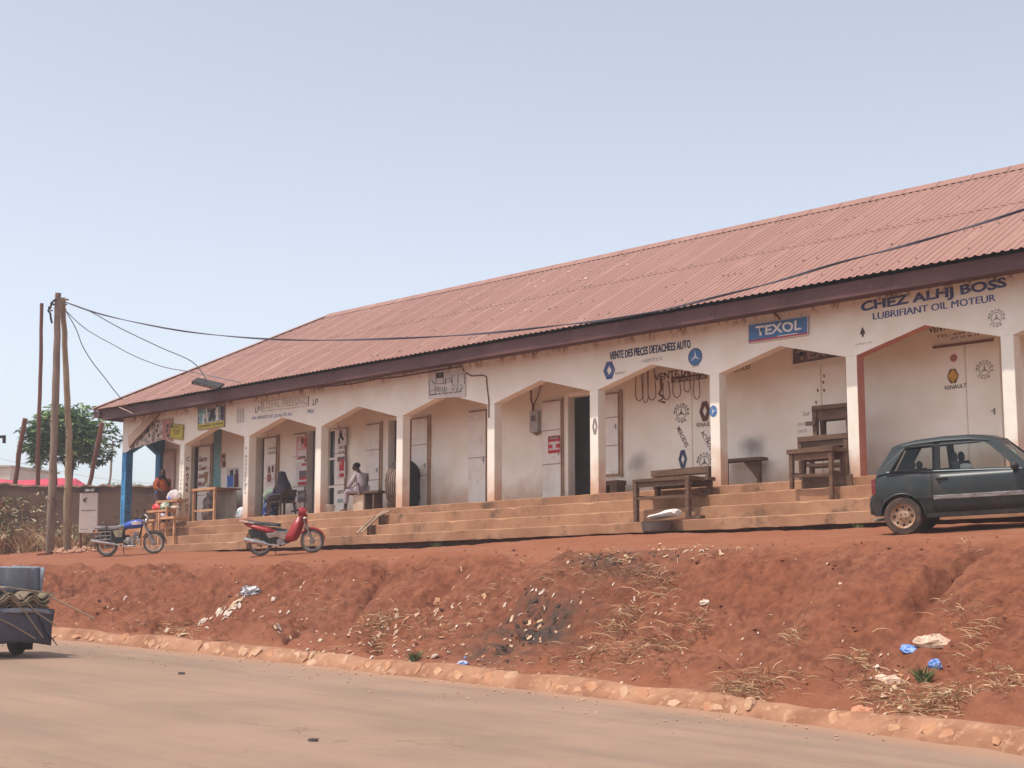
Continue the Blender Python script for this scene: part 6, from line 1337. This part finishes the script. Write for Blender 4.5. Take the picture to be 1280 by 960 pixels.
obj('body', MB().loft(rr), mudm, wall, True, angle=50); obj('coping', MB().loft(rc_), mat('coping_dust', S(150,120,100), S(120,94,80), 3, .95), wall)
# red paint daub on the wall at the far left
d0 = PZ(4, 628, 52.1)-lo; obj('painted_daub', MB().ell(d0, (.16, .1, .18), 12, 8), mat('daub_red', S(140,70,74), S(116,66,66), 9, .9), wall, True)
cnp = thing('market_canopy', 'faded crimson fabric canopy showing above the mud wall', 'canopy', (PZ(50, 640, 62).x, PZ(50, 640, 62).y, 3.1)); lo2 = Vector(cnp.location)
canm = mat('crimson_canvas', S(196,74,92), S(176,56,76), 2, .8); cr = []
for a, y1, y2 in ((-60, 601, 609), (-10, 598, 607.5), (20, 600.5, 607), (50, 599, 608), (75, 597.5, 607), (95, 598, 608), (103, 603, 608), (110, 607, 609)): cr.append([PZ(a, y2+2, 61)-lo2, PZ(a, y2, 61)-lo2, PZ(a, y1, 63)-lo2, PZ(a+2, y1+2, 65.5)-lo2])
obj('cover', MB().loft(cr, close=False), canm, cnp).modifiers.new('t', 'SOLIDIFY').thickness = .03
for a in (-40, 25, 92): obj('post', MB().bar(PZ(a, 606, 62)-lo2, Vector((PZ(a, 606, 62).x, PZ(a, 606, 62).y, 3.0))-lo2, .07, .07), redpole, cnp)
fb = thing('distant_house', 'pale cream flat roofed house far beyond the wall at the left edge', 'house', (PZ(0, 640, 110).x, PZ(0, 640, 110).y, 3.2)); lo3 = Vector(fb.location)
c0, c1 = PZ(-70, 584, 110)-lo3, PZ(13, 584, 110)-lo3; back = Vector((-.5, .87, 0))*6
for nm, z0, z1, g_, m in (('wall', -1, c0.z, 0, mat('pale_house', S(214,204,186), S(204,192,172), .6, .9)), ('roof', c0.z+.003, c0.z+.14, .15, mat('house_roof', S(190,180,164)))):
    e = (c1-c0).normalized()*g_; f_ = back.normalized()*g_
    obj(nm, MB().prism([Vector((*(c0-e-f_).xy, z0)), Vector((*(c1+e-f_).xy, z0)), Vector((*(c1+e+back+f_).xy, z0)), Vector((*(c0-e+back+f_).xy, z0))], (0, 0, z1-z0)), m, fb)
cable('faint distant wire crossing low behind the tree', [(40, 582), (80, 590), (120, 597)], PZ(-10, 571, 90), PZ(200, 606, 95), .012, mat('pale_far_wire', S(176,182,194)))

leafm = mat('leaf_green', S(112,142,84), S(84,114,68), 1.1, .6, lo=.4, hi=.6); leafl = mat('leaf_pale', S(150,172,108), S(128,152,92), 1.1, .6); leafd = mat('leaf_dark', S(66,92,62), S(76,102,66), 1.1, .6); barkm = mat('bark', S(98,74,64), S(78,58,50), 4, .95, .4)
def leaf_quad(mb_, p, d, ln, w, droop, nrm):
    s_ = d.cross(nrm).normalized(); m1 = p+d*ln*.5+Vector((0, 0, -droop*.25)); t = p+d*ln+Vector((0, 0, -droop))
    mb_.add([p, m1-s_*w/2, t, m1+s_*w/2], [(0,1,2), (0,2,3)])
def tree(name, label, base, c, rx_, rz_, n_cl, per, ln, seed, mats=(leafm, leafl, leafd), trunks=((0, 0),), cat='tree'):
    rs = random.Random(seed); t = thing(name, label, cat, base); c = Vector(c); tr_ = MB(); lv_ = MB(); hubs = []
    for dx, dy in trunks:
        b0 = Vector((dx, dy, -.2)); m1 = Vector((dx*1.6, dy*1.6, c.z*.5)); tp = c+Vector((dx*2.2, dy*2.2, -rz_*.3)); tr_.tube([b0, m1, tp, c+Vector((dx*2, dy, rz_*.3))], [.1, .085, .06, .02], 8)
        for k in range(7):
            u = rs.uniform(0, 6.28); h_ = c+Vector((math.cos(u)*rx_*.62, math.sin(u)*rx_*.62, rs.uniform(-.35, .55)*rz_)); tr_.tube([m1.lerp(tp, rs.uniform(.4, 1)), h_*.5+tp*.5+Vector((0, 0, .1)), h_], [.045, .03, .012], 6); hubs.append(h_)
    for k in range(n_cl):
        u = rs.uniform(0, 6.28); ct = rs.uniform(-.75, 1); q = rs.random()**.45; st_ = math.sqrt(1-ct*ct)
        bump = 1+.16*math.sin(3*u+seed)+.1*math.sin(7*u+4*ct)
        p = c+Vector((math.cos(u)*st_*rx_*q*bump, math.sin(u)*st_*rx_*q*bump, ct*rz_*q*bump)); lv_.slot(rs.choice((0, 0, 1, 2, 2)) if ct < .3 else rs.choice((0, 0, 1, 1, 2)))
        for j in range(per):
            w = rs.uniform(0, 6.28); d = Vector((math.cos(w), math.sin(w), rs.uniform(-.35, .5))).normalized(); leaf_quad(lv_, p, d, ln*rs.uniform(.6, 1.2), ln*.3, ln*rs.uniform(.1, .55), Vector((rs.gauss(0, .3), rs.gauss(0, .3), 1)).normalized())
    obj('trunk', tr_, barkm, t, True); tag(obj('foliage', lv_, list(mats), t, recalc=False) if False else link(bpy.data.objects.new('foliage', mesh('foliage', lv_, list(mats), recalc=False)), t), kind='stuff')
    return t
tp_ = PZ(78, 640, 59); cc = PZ(78, 549, 59)
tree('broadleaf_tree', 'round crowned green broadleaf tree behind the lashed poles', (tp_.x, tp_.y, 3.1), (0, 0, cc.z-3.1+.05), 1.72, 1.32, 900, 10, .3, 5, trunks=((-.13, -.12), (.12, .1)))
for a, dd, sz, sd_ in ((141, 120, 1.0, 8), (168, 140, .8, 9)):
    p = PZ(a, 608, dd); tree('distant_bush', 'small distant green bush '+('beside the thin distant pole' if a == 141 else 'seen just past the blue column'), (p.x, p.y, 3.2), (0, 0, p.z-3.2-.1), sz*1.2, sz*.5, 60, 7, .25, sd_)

# ------------------------------------------------------------------ sign totem, blocks, shrubs on the left
tot = thing('sign_panel', 'tall pale sign panel with a black header and an arrow beside the wall', 'sign', (PZ(110, 690, 45.5).x, PZ(110, 690, 45.5).y, 2.9)); lo = Vector(tot.location)
def tq(a, b_, off=0): return PZ(a, b_, 45.5-off)-lo
def tquad(nm, pts, m, off, th=.0, par=None):
    q = [tq(a, b_, off) for a, b_ in pts]; mb_ = MB().prism(q, nb*th) if th else MB().add(q, [tuple(range(len(q)))]); return obj(nm, mb_, m, par or tot)
pn = mat('panel_greige', S(228,218,208), S(218,208,198), 1.5, .6)
tquad('panel', [(98, 666), (121, 666), (121.8, 615.5), (100, 616)], pn, 0, .1)
tquad('header', [(100, 615.8), (122.5, 615.4), (123, 608.6), (101, 609)], mat('header_black', S(50,42,44), rough=.6), .03, .14)
for a, b_, c_ in (('ORIA CIST', (106, 614.4), (118.5, 614)), ):
    q0, q1 = tq(*b_, .04), tq(*c_, .04); text(a, q0, q1-q0, Z, (q1-q0).length, .075, white_t, tot, .02)
q0, q1 = tq(101.5, 639.5, .02), tq(119.5, 639, .02); text('Compassion', q0, q1-q0, Z, (q1-q0).length, .06, black_t, tot, .02)
q0, q1 = tq(100.5, 662.5, .02), tq(110, 662.2, .02); text('Service', q0, q1-q0, Z, (q1-q0).length, .04, grey_t, tot, .01)
tquad('arrow', [(104, 627.5), (104, 622.5), (105.4, 624), (108, 621.8), (109, 623), (106.4, 625.2), (108.6, 627)], black_t, .02)
for a in (101, 119.5): obj('post', MB().bar(tq(a, 664, -.07), Vector((*tq(a, 664, -.07).xy, -.3)), .06, .06), redpole, tot)
def block(label, pts, d, dep, m):
    q = [PZ(a, b_, d) for a, b_ in pts]; return tag(obj('block', MB().prism(q, nb*dep).jitter(.01), m, None, bevel=.01), label, 'block')
block('low red brown block at the foot of the left utility pole', [(44.5, 704), (57, 702), (62, 700), (62, 690), (46, 692)], 43.0, .35, mat('red_block', S(136,82,62), S(112,66,50), 4, .95, .3))
block('tan concrete block left of the blue motorbike', [(104.5, 698), (119, 696), (119, 684.5), (106, 685.5)], 43.6, .4, mat('tan_block', S(190,138,100), S(168,116,80), 4, .95, .3))
block('upright tan kerb block behind the rear wheel of the blue motorbike', [(119.6, 695.5), (124.5, 695), (124.5, 675), (119.8, 675.6)], 43.9, .5, mat('tan_block', S(190,138,100)))
straw = mat('dry_straw', S(208,176,138), S(178,144,108), 9, .9); strawb = mat('brown_stalk', S(150,112,80), S(122,88,62), 9, .9); weed = mat('weed_green', S(104,112,70), S(82,92,56), 9, .8)
def stalks(mb_, p, n_, h, spread, w, rs, droop=.5):
    for k in range(n_):
        u = rs.uniform(0, 6.28); t = rs.random()**.6*spread; L = h*rs.uniform(.5, 1.1); d = Vector((math.cos(u)*t, math.sin(u)*t, 1)).normalized(); b0 = p+Vector((rs.gauss(0, .25), rs.gauss(0, .25), 0))*spread*h*.6
        b0.z = gz(b0.x, b0.y)-.02; sd_ = d.cross(Vector((rs.gauss(0, 1), rs.gauss(0, 1), .2))).normalized()*w; hv = Vector((math.cos(u), math.sin(u), 0)); cv = lambda q: b0+d*L*q+hv*L*droop*.5*q*q-Vector((0, 0, droop*L*.42))*q**3; m1, m2, t2 = cv(.38), cv(.72), cv(1)
        mb_.add([b0-sd_, b0+sd_, m1+sd_*.9, m1-sd_*.9, m2+sd_*.7, m2-sd_*.7, t2], [(0,1,2,3), (3,2,4,5), (5,4,6)])
rs = random.Random(3)
def shrub(label, px, py, depth, n_, h, spread, w, mats, leaves=0, lsz=.15, name='dry_shrub'):
    p = PZ(px, py, depth); p.z = gz(p.x, p.y); t = thing(name, label, 'shrub', p); mb_ = MB(); 
    for k in range(n_//12): mb_.slot(rs.choice(range(len(mats)))); stalks(mb_, p+Vector((rs.gauss(0, spread*.5), rs.gauss(0, spread*.4), 0)), 12, h*rs.uniform(.6, 1.1), .8, w, rs, .5)
    o = link(bpy.data.objects.new('stems', mesh('stems', mb_, list(mats), recalc=False)), t); o.matrix_parent_inverse = Matrix.Translation(-p); o['kind'] = 'stuff'
    if leaves:
        lv_ = MB()
        for k in range(leaves):
            q = p+Vector((rs.gauss(0, spread*.5), rs.gauss(0, spread*.4), h*rs.uniform(.35, 1.15))); lv_.slot(rs.choice((0, 1, 2))); u = rs.uniform(0, 6.28); leaf_quad(lv_, q, Vector((math.cos(u), math.sin(u), rs.uniform(-.5, .6))).normalized(), lsz*rs.uniform(.6, 1.3), lsz*.4, lsz*.3, Vector((rs.gauss(0, .5), rs.gauss(0, .5), 1)).normalized())
        o = link(bpy.data.objects.new('foliage', mesh('foliage', lv_, [mat('dusty_leaf', S(150,138,108), S(120,112,84), 3, .8), mat('dusty_leaf_green', S(110,112,76), S(90,94,62), 3, .8), mat('dusty_leaf_pale', S(206,186,150), S(180,160,124), 3, .8)], recalc=False)), t); o.matrix_parent_inverse = Matrix.Translation(-p); o['kind'] = 'stuff'
    return t
shrub('wide tan dry bush before the mud wall left of the poles', 28, 690, 46.5, 420, 1.15, 1.1, .012, (straw, strawb, straw), 60, .12)
shrub('dry bush of pale dusty leaves at the far left edge of the wall', 2, 690, 46, 150, 1.5, .6, .012, (strawb, straw), 260, .22)
shrub('thin leggy weed with dusty leaves close behind the left utility pole', 46, 688, 48.5, 60, 1.6, .9, .01, (strawb,), 130, .16)
shrub('low dry scrub between the two utility poles', 72, 690, 46.5, 120, .8, .5, .012, (straw, strawb), 90, .14)
shrub('low dry scrub under the tall sign panel', 100, 686, 47.5, 140, .75, .7, .012, (straw, strawb, weed), 110, .14)
shrub('dusty brown creeper clump low on the wall seen past the blue column', 180, 655, 50.5, 100, 1.0, 1.0, .012, (strawb,), 240, .16)
rk = MB()
for k in range(60):
    p = PZ(rs.uniform(60, 125), 694, rs.uniform(43.2, 45.5)); s_ = rs.uniform(.04, .13); p.z = gz(p.x, p.y)+s_*.3; rk.ell(p, (s_, s_*.8, s_*.6), 6, 4)
tag(obj('rubble', rk.jitter(.012), mat('pale_rubble', S(206,168,140), S(164,116,90), 4, .95)), kind='stuff')

# ------------------------------------------------------------------ cargo tricycle leaving on the left
tarp = mat('grey_tarpaulin', S(134,136,146), S(106,110,120), 2, .55, .25, 7, c3=S(150,152,160), s3=4); tarp2 = mat('slate_tarpaulin', S(92,90,100), S(78,76,86), 2, .6, .25, 7)
wq = P(12, 823, 2, .6)
for _ in range(8): wq = P(12, 823, 2, float(zr(wq.x))+.01)
hw = .80; XR_ = wq.x+.84; YL_ = wq.y-(hw-.24)-hw; YR_ = YL_+2*hw; zg = float(zr(XR_))+.01
tri = thing('cargo_tricycle', 'cargo tricycle wrapped in grey tarpaulin, loaded with old wavy sheets', 'tricycle', (XR_, (YL_+YR_)/2, zg)); hw = (YR_-YL_)/2
def wav(p, a): return p+Vector((random.uniform(-a, a)*.6, random.uniform(-a, a), random.uniform(-a, a)*.4))
def cloth(name, grid, m, a=.02, th=.012):
    g_ = [[Vector(p)+Vector((math.sin(i*1.9+j*.7)*a, math.sin(j*1.3+i*.6)*a*.6, 0))+Vector([random.uniform(-a, a)*.5 for _ in range(3)]) for j, p in enumerate(row)] for i, row in enumerate(grid)]
    o = obj(name, MB().loft(g_, close=False), m, tri, True, angle=60); o.modifiers.new('t', 'SOLIDIFY').thickness = th; return o
ys = np.linspace(-hw, hw, 22); ys2 = np.linspace(-hw, hw, 48)
# tall front board draped with tarpaulin, seen above the load
cloth('front_drape', [[(-.42+.22*float(fbm(np.array(y*4.5+9), np.array(z*.7), 131, 4))+.08*abs(math.sin(y*5+z*1.6))**3-(.06 if z > 1.41 else 0), y, z+.05*float(fbm(np.array(y*2.+3), np.array(z), 137, 3))) for y in ys2] for z in (1.0, 1.07, 1.14, 1.2, 1.26, 1.33, 1.40, 1.42)], tarp, .006)
cloth('side_drape', [[(x, hw+.01, z) for x in np.linspace(-1.5, -.36, 10)] for z in (.3, .6, .9, 1.2, 1.41)], tarp, .025)
cloth('side_drape', [[(x, -hw-.01, z) for x in np.linspace(-1.5, -.05, 12)] for z in (.3, .5, .7, .88)], tarp2, .02)
obj('board', MB().box(-.56, -.52, -hw+.03, hw-.03, .4, 1.36), redpole, tri)
cloth('rear_drape', [[(.02+.2*float(fbm(np.array(y*3.+z*2), np.array(z*1.6+4), 133, 4))+.02, y*1.02, z+.03*math.sin(y*3)-(.06*(y/hw)**2 if z < .4 else 0)) for y in ys2] for z in (.22, .29, .36, .43, .5, .57, .64, .70, .74)], tarp2, .006)
cloth('drape_fold', [[(.06+.02*math.sin(y*7), y, .66+.05*math.sin(y*2.2+1)+dz) for y in ys] for dz in (0, .04, .07)], mat('tarp_hem', S(150,152,164), S(120,122,134), 3, .6), .012)
cloth('corner_flap', [[(.03+.1*t, hw*(.7+.36*s_), .7-.42*s_-.08*t) for s_ in np.linspace(0, 1, 6)] for t in (0, .5, 1)], tarp2, .02)
obj('bed', MB().box(-1.55, -.10, -hw+.01, hw-.01, .42, .72), mat('bed_brown', S(120,74,60), S(96,60,50), 4, .8), tri)
sheetm = mat('old_sheet', S(150,134,112), S(116,100,84), 3, .9, .2, c3=S(92,78,66), s3=7)
for k in range(6):
    z0_ = .77+k*.042; rows = []
    for x in (-.40, -.18, .02+random.uniform(-.05, .1)): rows.append([Vector((x, y+random.uniform(-.004, .004), z0_+.055*math.sin(y*2*math.pi/.36+k*.15)+.02*math.sin(y*3+k))) for y in np.linspace(-hw-.02, hw-.06+random.uniform(-.05, .03), 44)])
    o = obj('corrugated_sheet', MB().loft(rows, close=False), sheetm, tri, True); o.modifiers.new('t', 'SOLIDIFY').thickness = .018
obj('top_sheet', MB().box(-.40, .0, -hw-.05, .1, 1.085, 1.1).jitter(.01), mat('cream_sheet', S(206,196,176), S(180,166,146), 3, .8), tri)
rp = MB()
for pts in ([(.06, -.1, 1.08), (.1, .3, .72), (.12, .62, .32)], [(.07, .2, .98), (.12, .5, .7), (.16, hw+.02, .5)], [(.06, -.35, .72), (.1, .1, .52), (.12, .5, .3)], [(.05, .0, 1.1), (.06, hw, 1.0), (-.2, hw+.05, .95), (.3, hw+.6, .62)]): rp.tube(pts, .012, 6)
obj('rope', rp, mat('pale_rope', S(206,186,160)), tri, True)
for s in (-1, 1):
    w = obj('wheel', MB().lathe([(.13, -.07), (.22, -.075), (.25, -.05), (.255, 0), (.25, .05), (.22, .075), (.13, .07)], (-.62, s*(hw-.24), .255), (0, 1, 0), 24), tyrem, tri, True, angle=45); obj('rim', MB().lathe([(.14, .0), (.12, .05*s), (.001, .05*s)], (-.62, s*(hw-.24)+s*.05, .255), (0, 1, 0), 18), steel, w)
    obj('mudflap', MB().box(-.34, -.33, s*(hw-.24)-.13, s*(hw-.24)+.13, .1, .42), black, tri)
obj('axle', MB().tube([(-.62, -hw+.2, .255), (-.62, hw-.2, .255)], .03), frame_b, tri); 
obj('frame', MB().tube([(-1.5, 0, .45), (-2.5, 0, .5), (-2.75, 0, .85)], .04).tube([(-2.75, 0, .85), (-2.95, 0, .28)], .03), frame_b, tri, True)
obj('seat', MB().ell((-1.85, 0, .72), (.3, .15, .08)), seatk, tri, True); obj('tank', MB().ell((-2.35, 0, .74), (.26, .15, .12)), bred, tri, True)
obj('handlebar', MB().tube([(-2.5, -.36, 1.0), (-2.72, -.1, .98), (-2.72, .1, .98), (-2.5, .36, 1.0)], .014), chrome, tri, True)
wheel(tri, 'front_wheel', (-2.95, 0, .28), .28, .04, alu, 6, alu, True)
tri.rotation_euler = (0, math.atan(.04), 0)

# ------------------------------------------------------------------ what lies on the bank
lit = MB(); lm = [mat('litter_white', S(212,196,182), S(188,164,146), 9, .8), mat('litter_cream', S(206,176,146), S(188,152,120), 9, .9), mat('litter_dark', S(82,66,56), S(60,48,41), 9, .9), mat('litter_blue', S(90,118,176), S(150,166,196), 9, .6), mat('litter_ochre', S(190,142,108), S(170,118,88), 9, .9)]
def flake(mb_, p, s, rs):
    a, b_ = rs.uniform(.5, 1.3)*s, rs.uniform(.35, .8)*s; u = rs.uniform(0, 3.14); cx, sx = Vector((math.cos(u), math.sin(u), 0)), Vector((-math.sin(u), math.cos(u), 0)); g_ = []
    for i in range(3):
        for j in range(3): q = p+cx*(i-1)*a/2+sx*(j-1)*b_/2; g_.append(Vector((q.x, q.y, gz_fast(q.x, q.y)+.008+rs.uniform(0, .35)*s*(1 if (i, j) != (1, 1) else 1.3))))
    mb_.add(g_, [(0,1,4,3), (1,2,5,4), (3,4,7,6), (4,5,8,7)])
gz_fast = gz
def scatter(n_, px, py, sx, sy, s, slots, ang=0):
    for k in range(n_):
        a, b_ = rs.gauss(0, sx), rs.gauss(0, sy); a, b_ = a*math.cos(ang)-b_*math.sin(ang), a*math.sin(ang)+b_*math.cos(ang)
        p = hit(px+a, py+b_); lit.slot(rs.choice(slots)); flake(lit, p, s*rs.uniform(.35, 1.1), rs)
scatter(22, 268, 772, 22, 2.5, .13, (0, 0, 0, 1), -.4); scatter(9, 305, 748, 8, 3, .16, (0, 0, 1, 2), -.4); scatter(16, 215, 797, 22, 4, .1, (1, 1, 0, 4), -.2)
scatter(24, 470, 788, 26, 8, .10, (0, 1, 1, 4), -.3); scatter(21, 560, 765, 25, 14, .09, (1, 1, 0, 4), -.5); scatter(22, 520, 810, 40, 10, .08, (1, 4, 0, 0)); scatter(18, 640, 785, 30, 18, .07, (1, 0, 2, 4), -.5); scatter(16, 585, 826, 26, 7, .07, (0, 1, 3, 0))
scatter(18, 395, 800, 40, 12, .07, (1, 1, 0)); scatter(12, 345, 775, 25, 15, .07, (0, 1)); scatter(27, 850, 688, 30, 3, .06, (0, 1, 1)); scatter(16, 700, 740, 40, 20, .06, (1, 0, 4)); scatter(21, 760, 830, 60, 16, .06, (1, 4, 1)); scatter(74, 660, 790, 28, 13, .08, (2, 2, 2, 1), -.6); scatter(49, 770, 698, 38, 7, .07, (2, 2, 1)); scatter(13, 800, 770, 30, 20, .06, (1, 0))
scatter(24, 1125, 850, 35, 16, .07, (1, 1, 0, 4)); scatter(14, 1090, 890, 20, 6, .07, (1, 4, 0)); scatter(12, 1000, 750, 60, 30, .04, (1,)); scatter(18, 900, 830, 80, 30, .04, (1, 1, 0)); scatter(24, 400, 735, 120, 12, .05, (1, 0)); scatter(18, 150, 760, 50, 20, .06, (1, 0, 4)); scatter(9, 620, 682, 60, 5, .05, (0, 1)); scatter(8, 60, 720, 40, 4, .06, (1,))
tag(link(bpy.data.objects.new('litter', mesh('litter', lit, lm, recalc=False))), 'scraps of paper and plastic strewn over the red bank', None, None, 'stuff')
def crumple(label, cat, px, py, s, m, n_=9, flat=.5):
    p = hit(px, py); mb_ = MB(); M = Euler((rs.uniform(-.2, .2)+.35, rs.uniform(-.2, .2), rs.uniform(-.5, .5))).to_matrix(); mb_.ell((0, 0, s*flat*.45), (s, s*.6, s*flat), 12, 8, M)
    mb_.v = [tuple(Vector(v)*rs.uniform(.78, 1.12)) for v in mb_.v]; o = obj(cat.replace(' ', '_'), mb_, m, None); o.location = p; return tag(o, label, cat)
bluepl = mat('blue_plastic', S(84,122,190), S(150,176,220), 24, .5, lo=.45, hi=.6); rag = mat('pale_rag', S(216,190,168), S(180,146,122), 12, .9)
crumple('blue plastic scrap lying left of the pale rag on the bank', 'plastic scrap', 1137, 814, .14, bluepl, flat=.22); crumple('crumpled bright blue plastic bag below the pale rag', 'plastic bag', 1169, 834, .095, bluepl, flat=.7)
crumple('pale crumpled rag heaped on the bank below the car', 'rag', 1166, 807, .24, rag, flat=.38); crumple('flat pale rag near the foot of the bank left of the green tuft', 'rag', 1112, 854, .2, rag, flat=.25); crumple('brownish torn sheet by the kerb at right', 'rag', 1078, 893, .17, mat('brown_rag', S(196,140,110), S(166,110,84), 12, .9), flat=.25)
crumple('grey and white plastic bag caught high on the left part of the bank', 'plastic bag', 312, 744, .24, mat('grey_white_plastic', S(206,200,200), S(104,100,106), 12, .5, lo=.45, hi=.55), flat=.5); crumple('small blue and white wrapper near the kerb in mid picture', 'wrapper', 578, 832, .12, mat('blue_white_plastic', S(216,212,210), S(76,104,160), 16, .5), flat=.4); crumple('white scrap lying alone high on the right part of the bank', 'paper scrap', 880, 756, .09, mat('litter_white', S(226,216,206)), flat=.5); crumple('white plastic scrap at the foot of the bank in mid picture', 'plastic scrap', 543, 822, .1, mat('litter_white', S(226,216,206)), flat=.3)
dg_ = MB()
def tuft(px, py, n_, h, spread, sx=0, sy=0, slots=(0, 0, 1), w=.0052, cl=1):
    for k in range(int(cl*3.2)):
        p = hit(px+rs.gauss(0, sx), py+rs.gauss(0, sy)); dg_.slot(rs.choice(slots)); stalks(dg_, p, n_, h*rs.uniform(.5, 1.1), spread*1.9, w, rs, 1.1)
for a in ((825, 735, 10, .4, 1.0, 12, 10, 5), (795, 785, 14, .4, 1.2, 16, 20, 9), (870, 782, 10, .32, 1.1, 8, 8, 4), (760, 822, 10, .25, 1.4, 40, 14, 14), (930, 862, 12, .3, 1.6, 26, 8, 14), (990, 798, 8, .32, .9, 5, 6, 3), (1075, 832, 10, .3, 1.2, 8, 8, 4), (1150, 878, 12, .28, 1.5, 30, 12, 18), (1100, 865, 10, .26, 1.3, 16, 8, 6), (1205, 693, 5, .25, 1.2, 6, 8, 2), (1230, 800, 8, .28, 1.2, 24, 20, 6), (1260, 850, 9, .28, 1.3, 14, 12, 6), (485, 783, 12, .35, 1.0, 6, 6, 4), (470, 790, 8, .25, 1.4, 22, 10, 8), (560, 790, 8, .25, 1.4, 30, 18, 10), (610, 750, 6, .2, 1.4, 26, 16, 7), (700, 715, 7, .25, 1.2, 30, 12, 7), (780, 705, 7, .28, 1.0, 30, 8, 7), (395, 745, 6, .2, 1.4, 30, 12, 7), (215, 790, 8, .28, 1.5, 24, 6, 8), (450, 815, 7, .2, 1.4, 40, 10, 8), (660, 840, 7, .2, 1.4, 40, 10, 8), (1190, 770, 7, .24, 1.2, 14, 12, 4), (900, 690, 6, .2, 1.2, 40, 6, 5), (260, 800, 7, .22, 1.4, 16, 5, 5)): tuft(*a[:5], sx=a[5], sy=a[6], cl=a[7])
for a in np.arange(220, 1100, 14):
    if rs.random() < .5: p = P(a, 670, 1, 22.93); p.z = gz(p.x, p.y); dg_.slot(rs.choice((0, 1, 2, 2))); stalks(dg_, p, 7, rs.uniform(.05, .14), 1.2, .006, rs, .6)
tag(link(bpy.data.objects.new('dry_grass', mesh('dry_grass', dg_, [straw, strawb, weed], recalc=False))), 'dry straw stalks and weeds growing on the bank', None, None, 'stuff')
for label, px, py, n_, h in (('small grey green grass tuft near the kerb in mid picture', 518, 826, 60, .24), ('green grass tuft amid litter low on the right part of the bank', 1155, 852, 70, .26), ('little green weed at the foot of the steps left of the ramp centre', 545, 683, 40, .22), ('green weed growing at the step foot behind the car', 1072, 660, 26, .2)):
    p = hit(px, py) if py > 700 else None
    if p is None: p = P(px, py, 1, 22.85); p.z = gz(p.x, p.y)
    mb_ = MB(); stalks(mb_, p, n_, h, .7, .009, rs, .5); o = link(bpy.data.objects.new('grass_tuft', mesh('grass_tuft', mb_, weed, recalc=False))); tag(o, label, 'grass tuft')
cl_ = MB(); cm_ = [earth, mat('pale_clod', S(190,128,98), S(164,100,74), 6, 1), mat('dark_clod', S(104,62,48), S(86,50,40), 6, 1)]
N_ = 1300; xs_ = rng.uniform(-34, -8, N_); ys_ = yk(xs_)+.4+rng.beta(1.1, 1.5, N_)*4.4; zs_ = ground(xs_, ys_); ss_ = rng.gamma(1.3, .010, N_)+.006
for x, y, z, s_ in zip(xs_, ys_, zs_, ss_):
    s_ = min(s_, .12); cl_.slot(rs.choice((0, 0, 0, 2, 0))); q = Vector((x, y, z+s_*.05)); o3 = [q+Vector(d)*s_*rs.uniform(.6, 1.2) for d in ((1,0,0), (0,1,0), (-1,0,0), (0,-1,0), (0,0,.8), (0,0,-.8))]
    cl_.add(o3, [(0,1,4), (1,2,4), (2,3,4), (3,0,4), (1,0,5), (2,1,5), (3,2,5), (0,3,5)])
tag(link(bpy.data.objects.new('soil_clod', mesh('soil_clod', cl_, cm_, recalc=False))), 'loose clods and pebbles on the bank', None, None, 'stuff')
pb_ = MB()
for k in range(260):
    x = rs.uniform(-40, -9); y = float(yk(x))-rs.random()**2*2.2-.1; s_ = rs.uniform(.008, .03); z = float(zr(x))+.012; pb_.ell((x, y, z), (s_, s_*.8, s_*.5), 5, 4)
tag(obj('road_grit', pb_, mat('grit', S(206,168,140), S(150,110,88), 9, .95)), 'small stones lying along the road edge', None, None, 'stuff')
for label, px, py in (('dark oval patch of tar on the road at left', 227, 841), ('dark scrap lying on the road in mid picture', 391, 924)):
    p = P(px, py, 2, float(zr(-20))); t_ = 0
    for _ in range(6): p = P(px, py, 2, float(zr(p.x))+.02)
    tag(obj('road_scrap', MB().lathe([(.055, -.01), (.05, .004), (.001, .006)], p, (0, 0, 1), 9).jitter(.008), mat('tar_scrap', S(74,62,56))), label, 'scrap')

# ------------------------------------------------------------------ dry season haze
hz = bpy.data.materials.new('haze_air'); hz.use_nodes = True; n, l = nodes(hz); n.remove(n['Principled BSDF'])
pv = n.new('ShaderNodeVolumePrincipled'); pv.inputs['Density'].default_value = .0014; pv.inputs['Color'].default_value = (.93, .94, .97, 1); pv.inputs['Anisotropy'].default_value = .2
l.new(pv.outputs[0], n['Material Output'].inputs['Volume'])
tag(obj('haze', MB().box(-1520, 1520, -1520, 1520, -3.4, 12.5), hz), None, None, None, 'stuff')
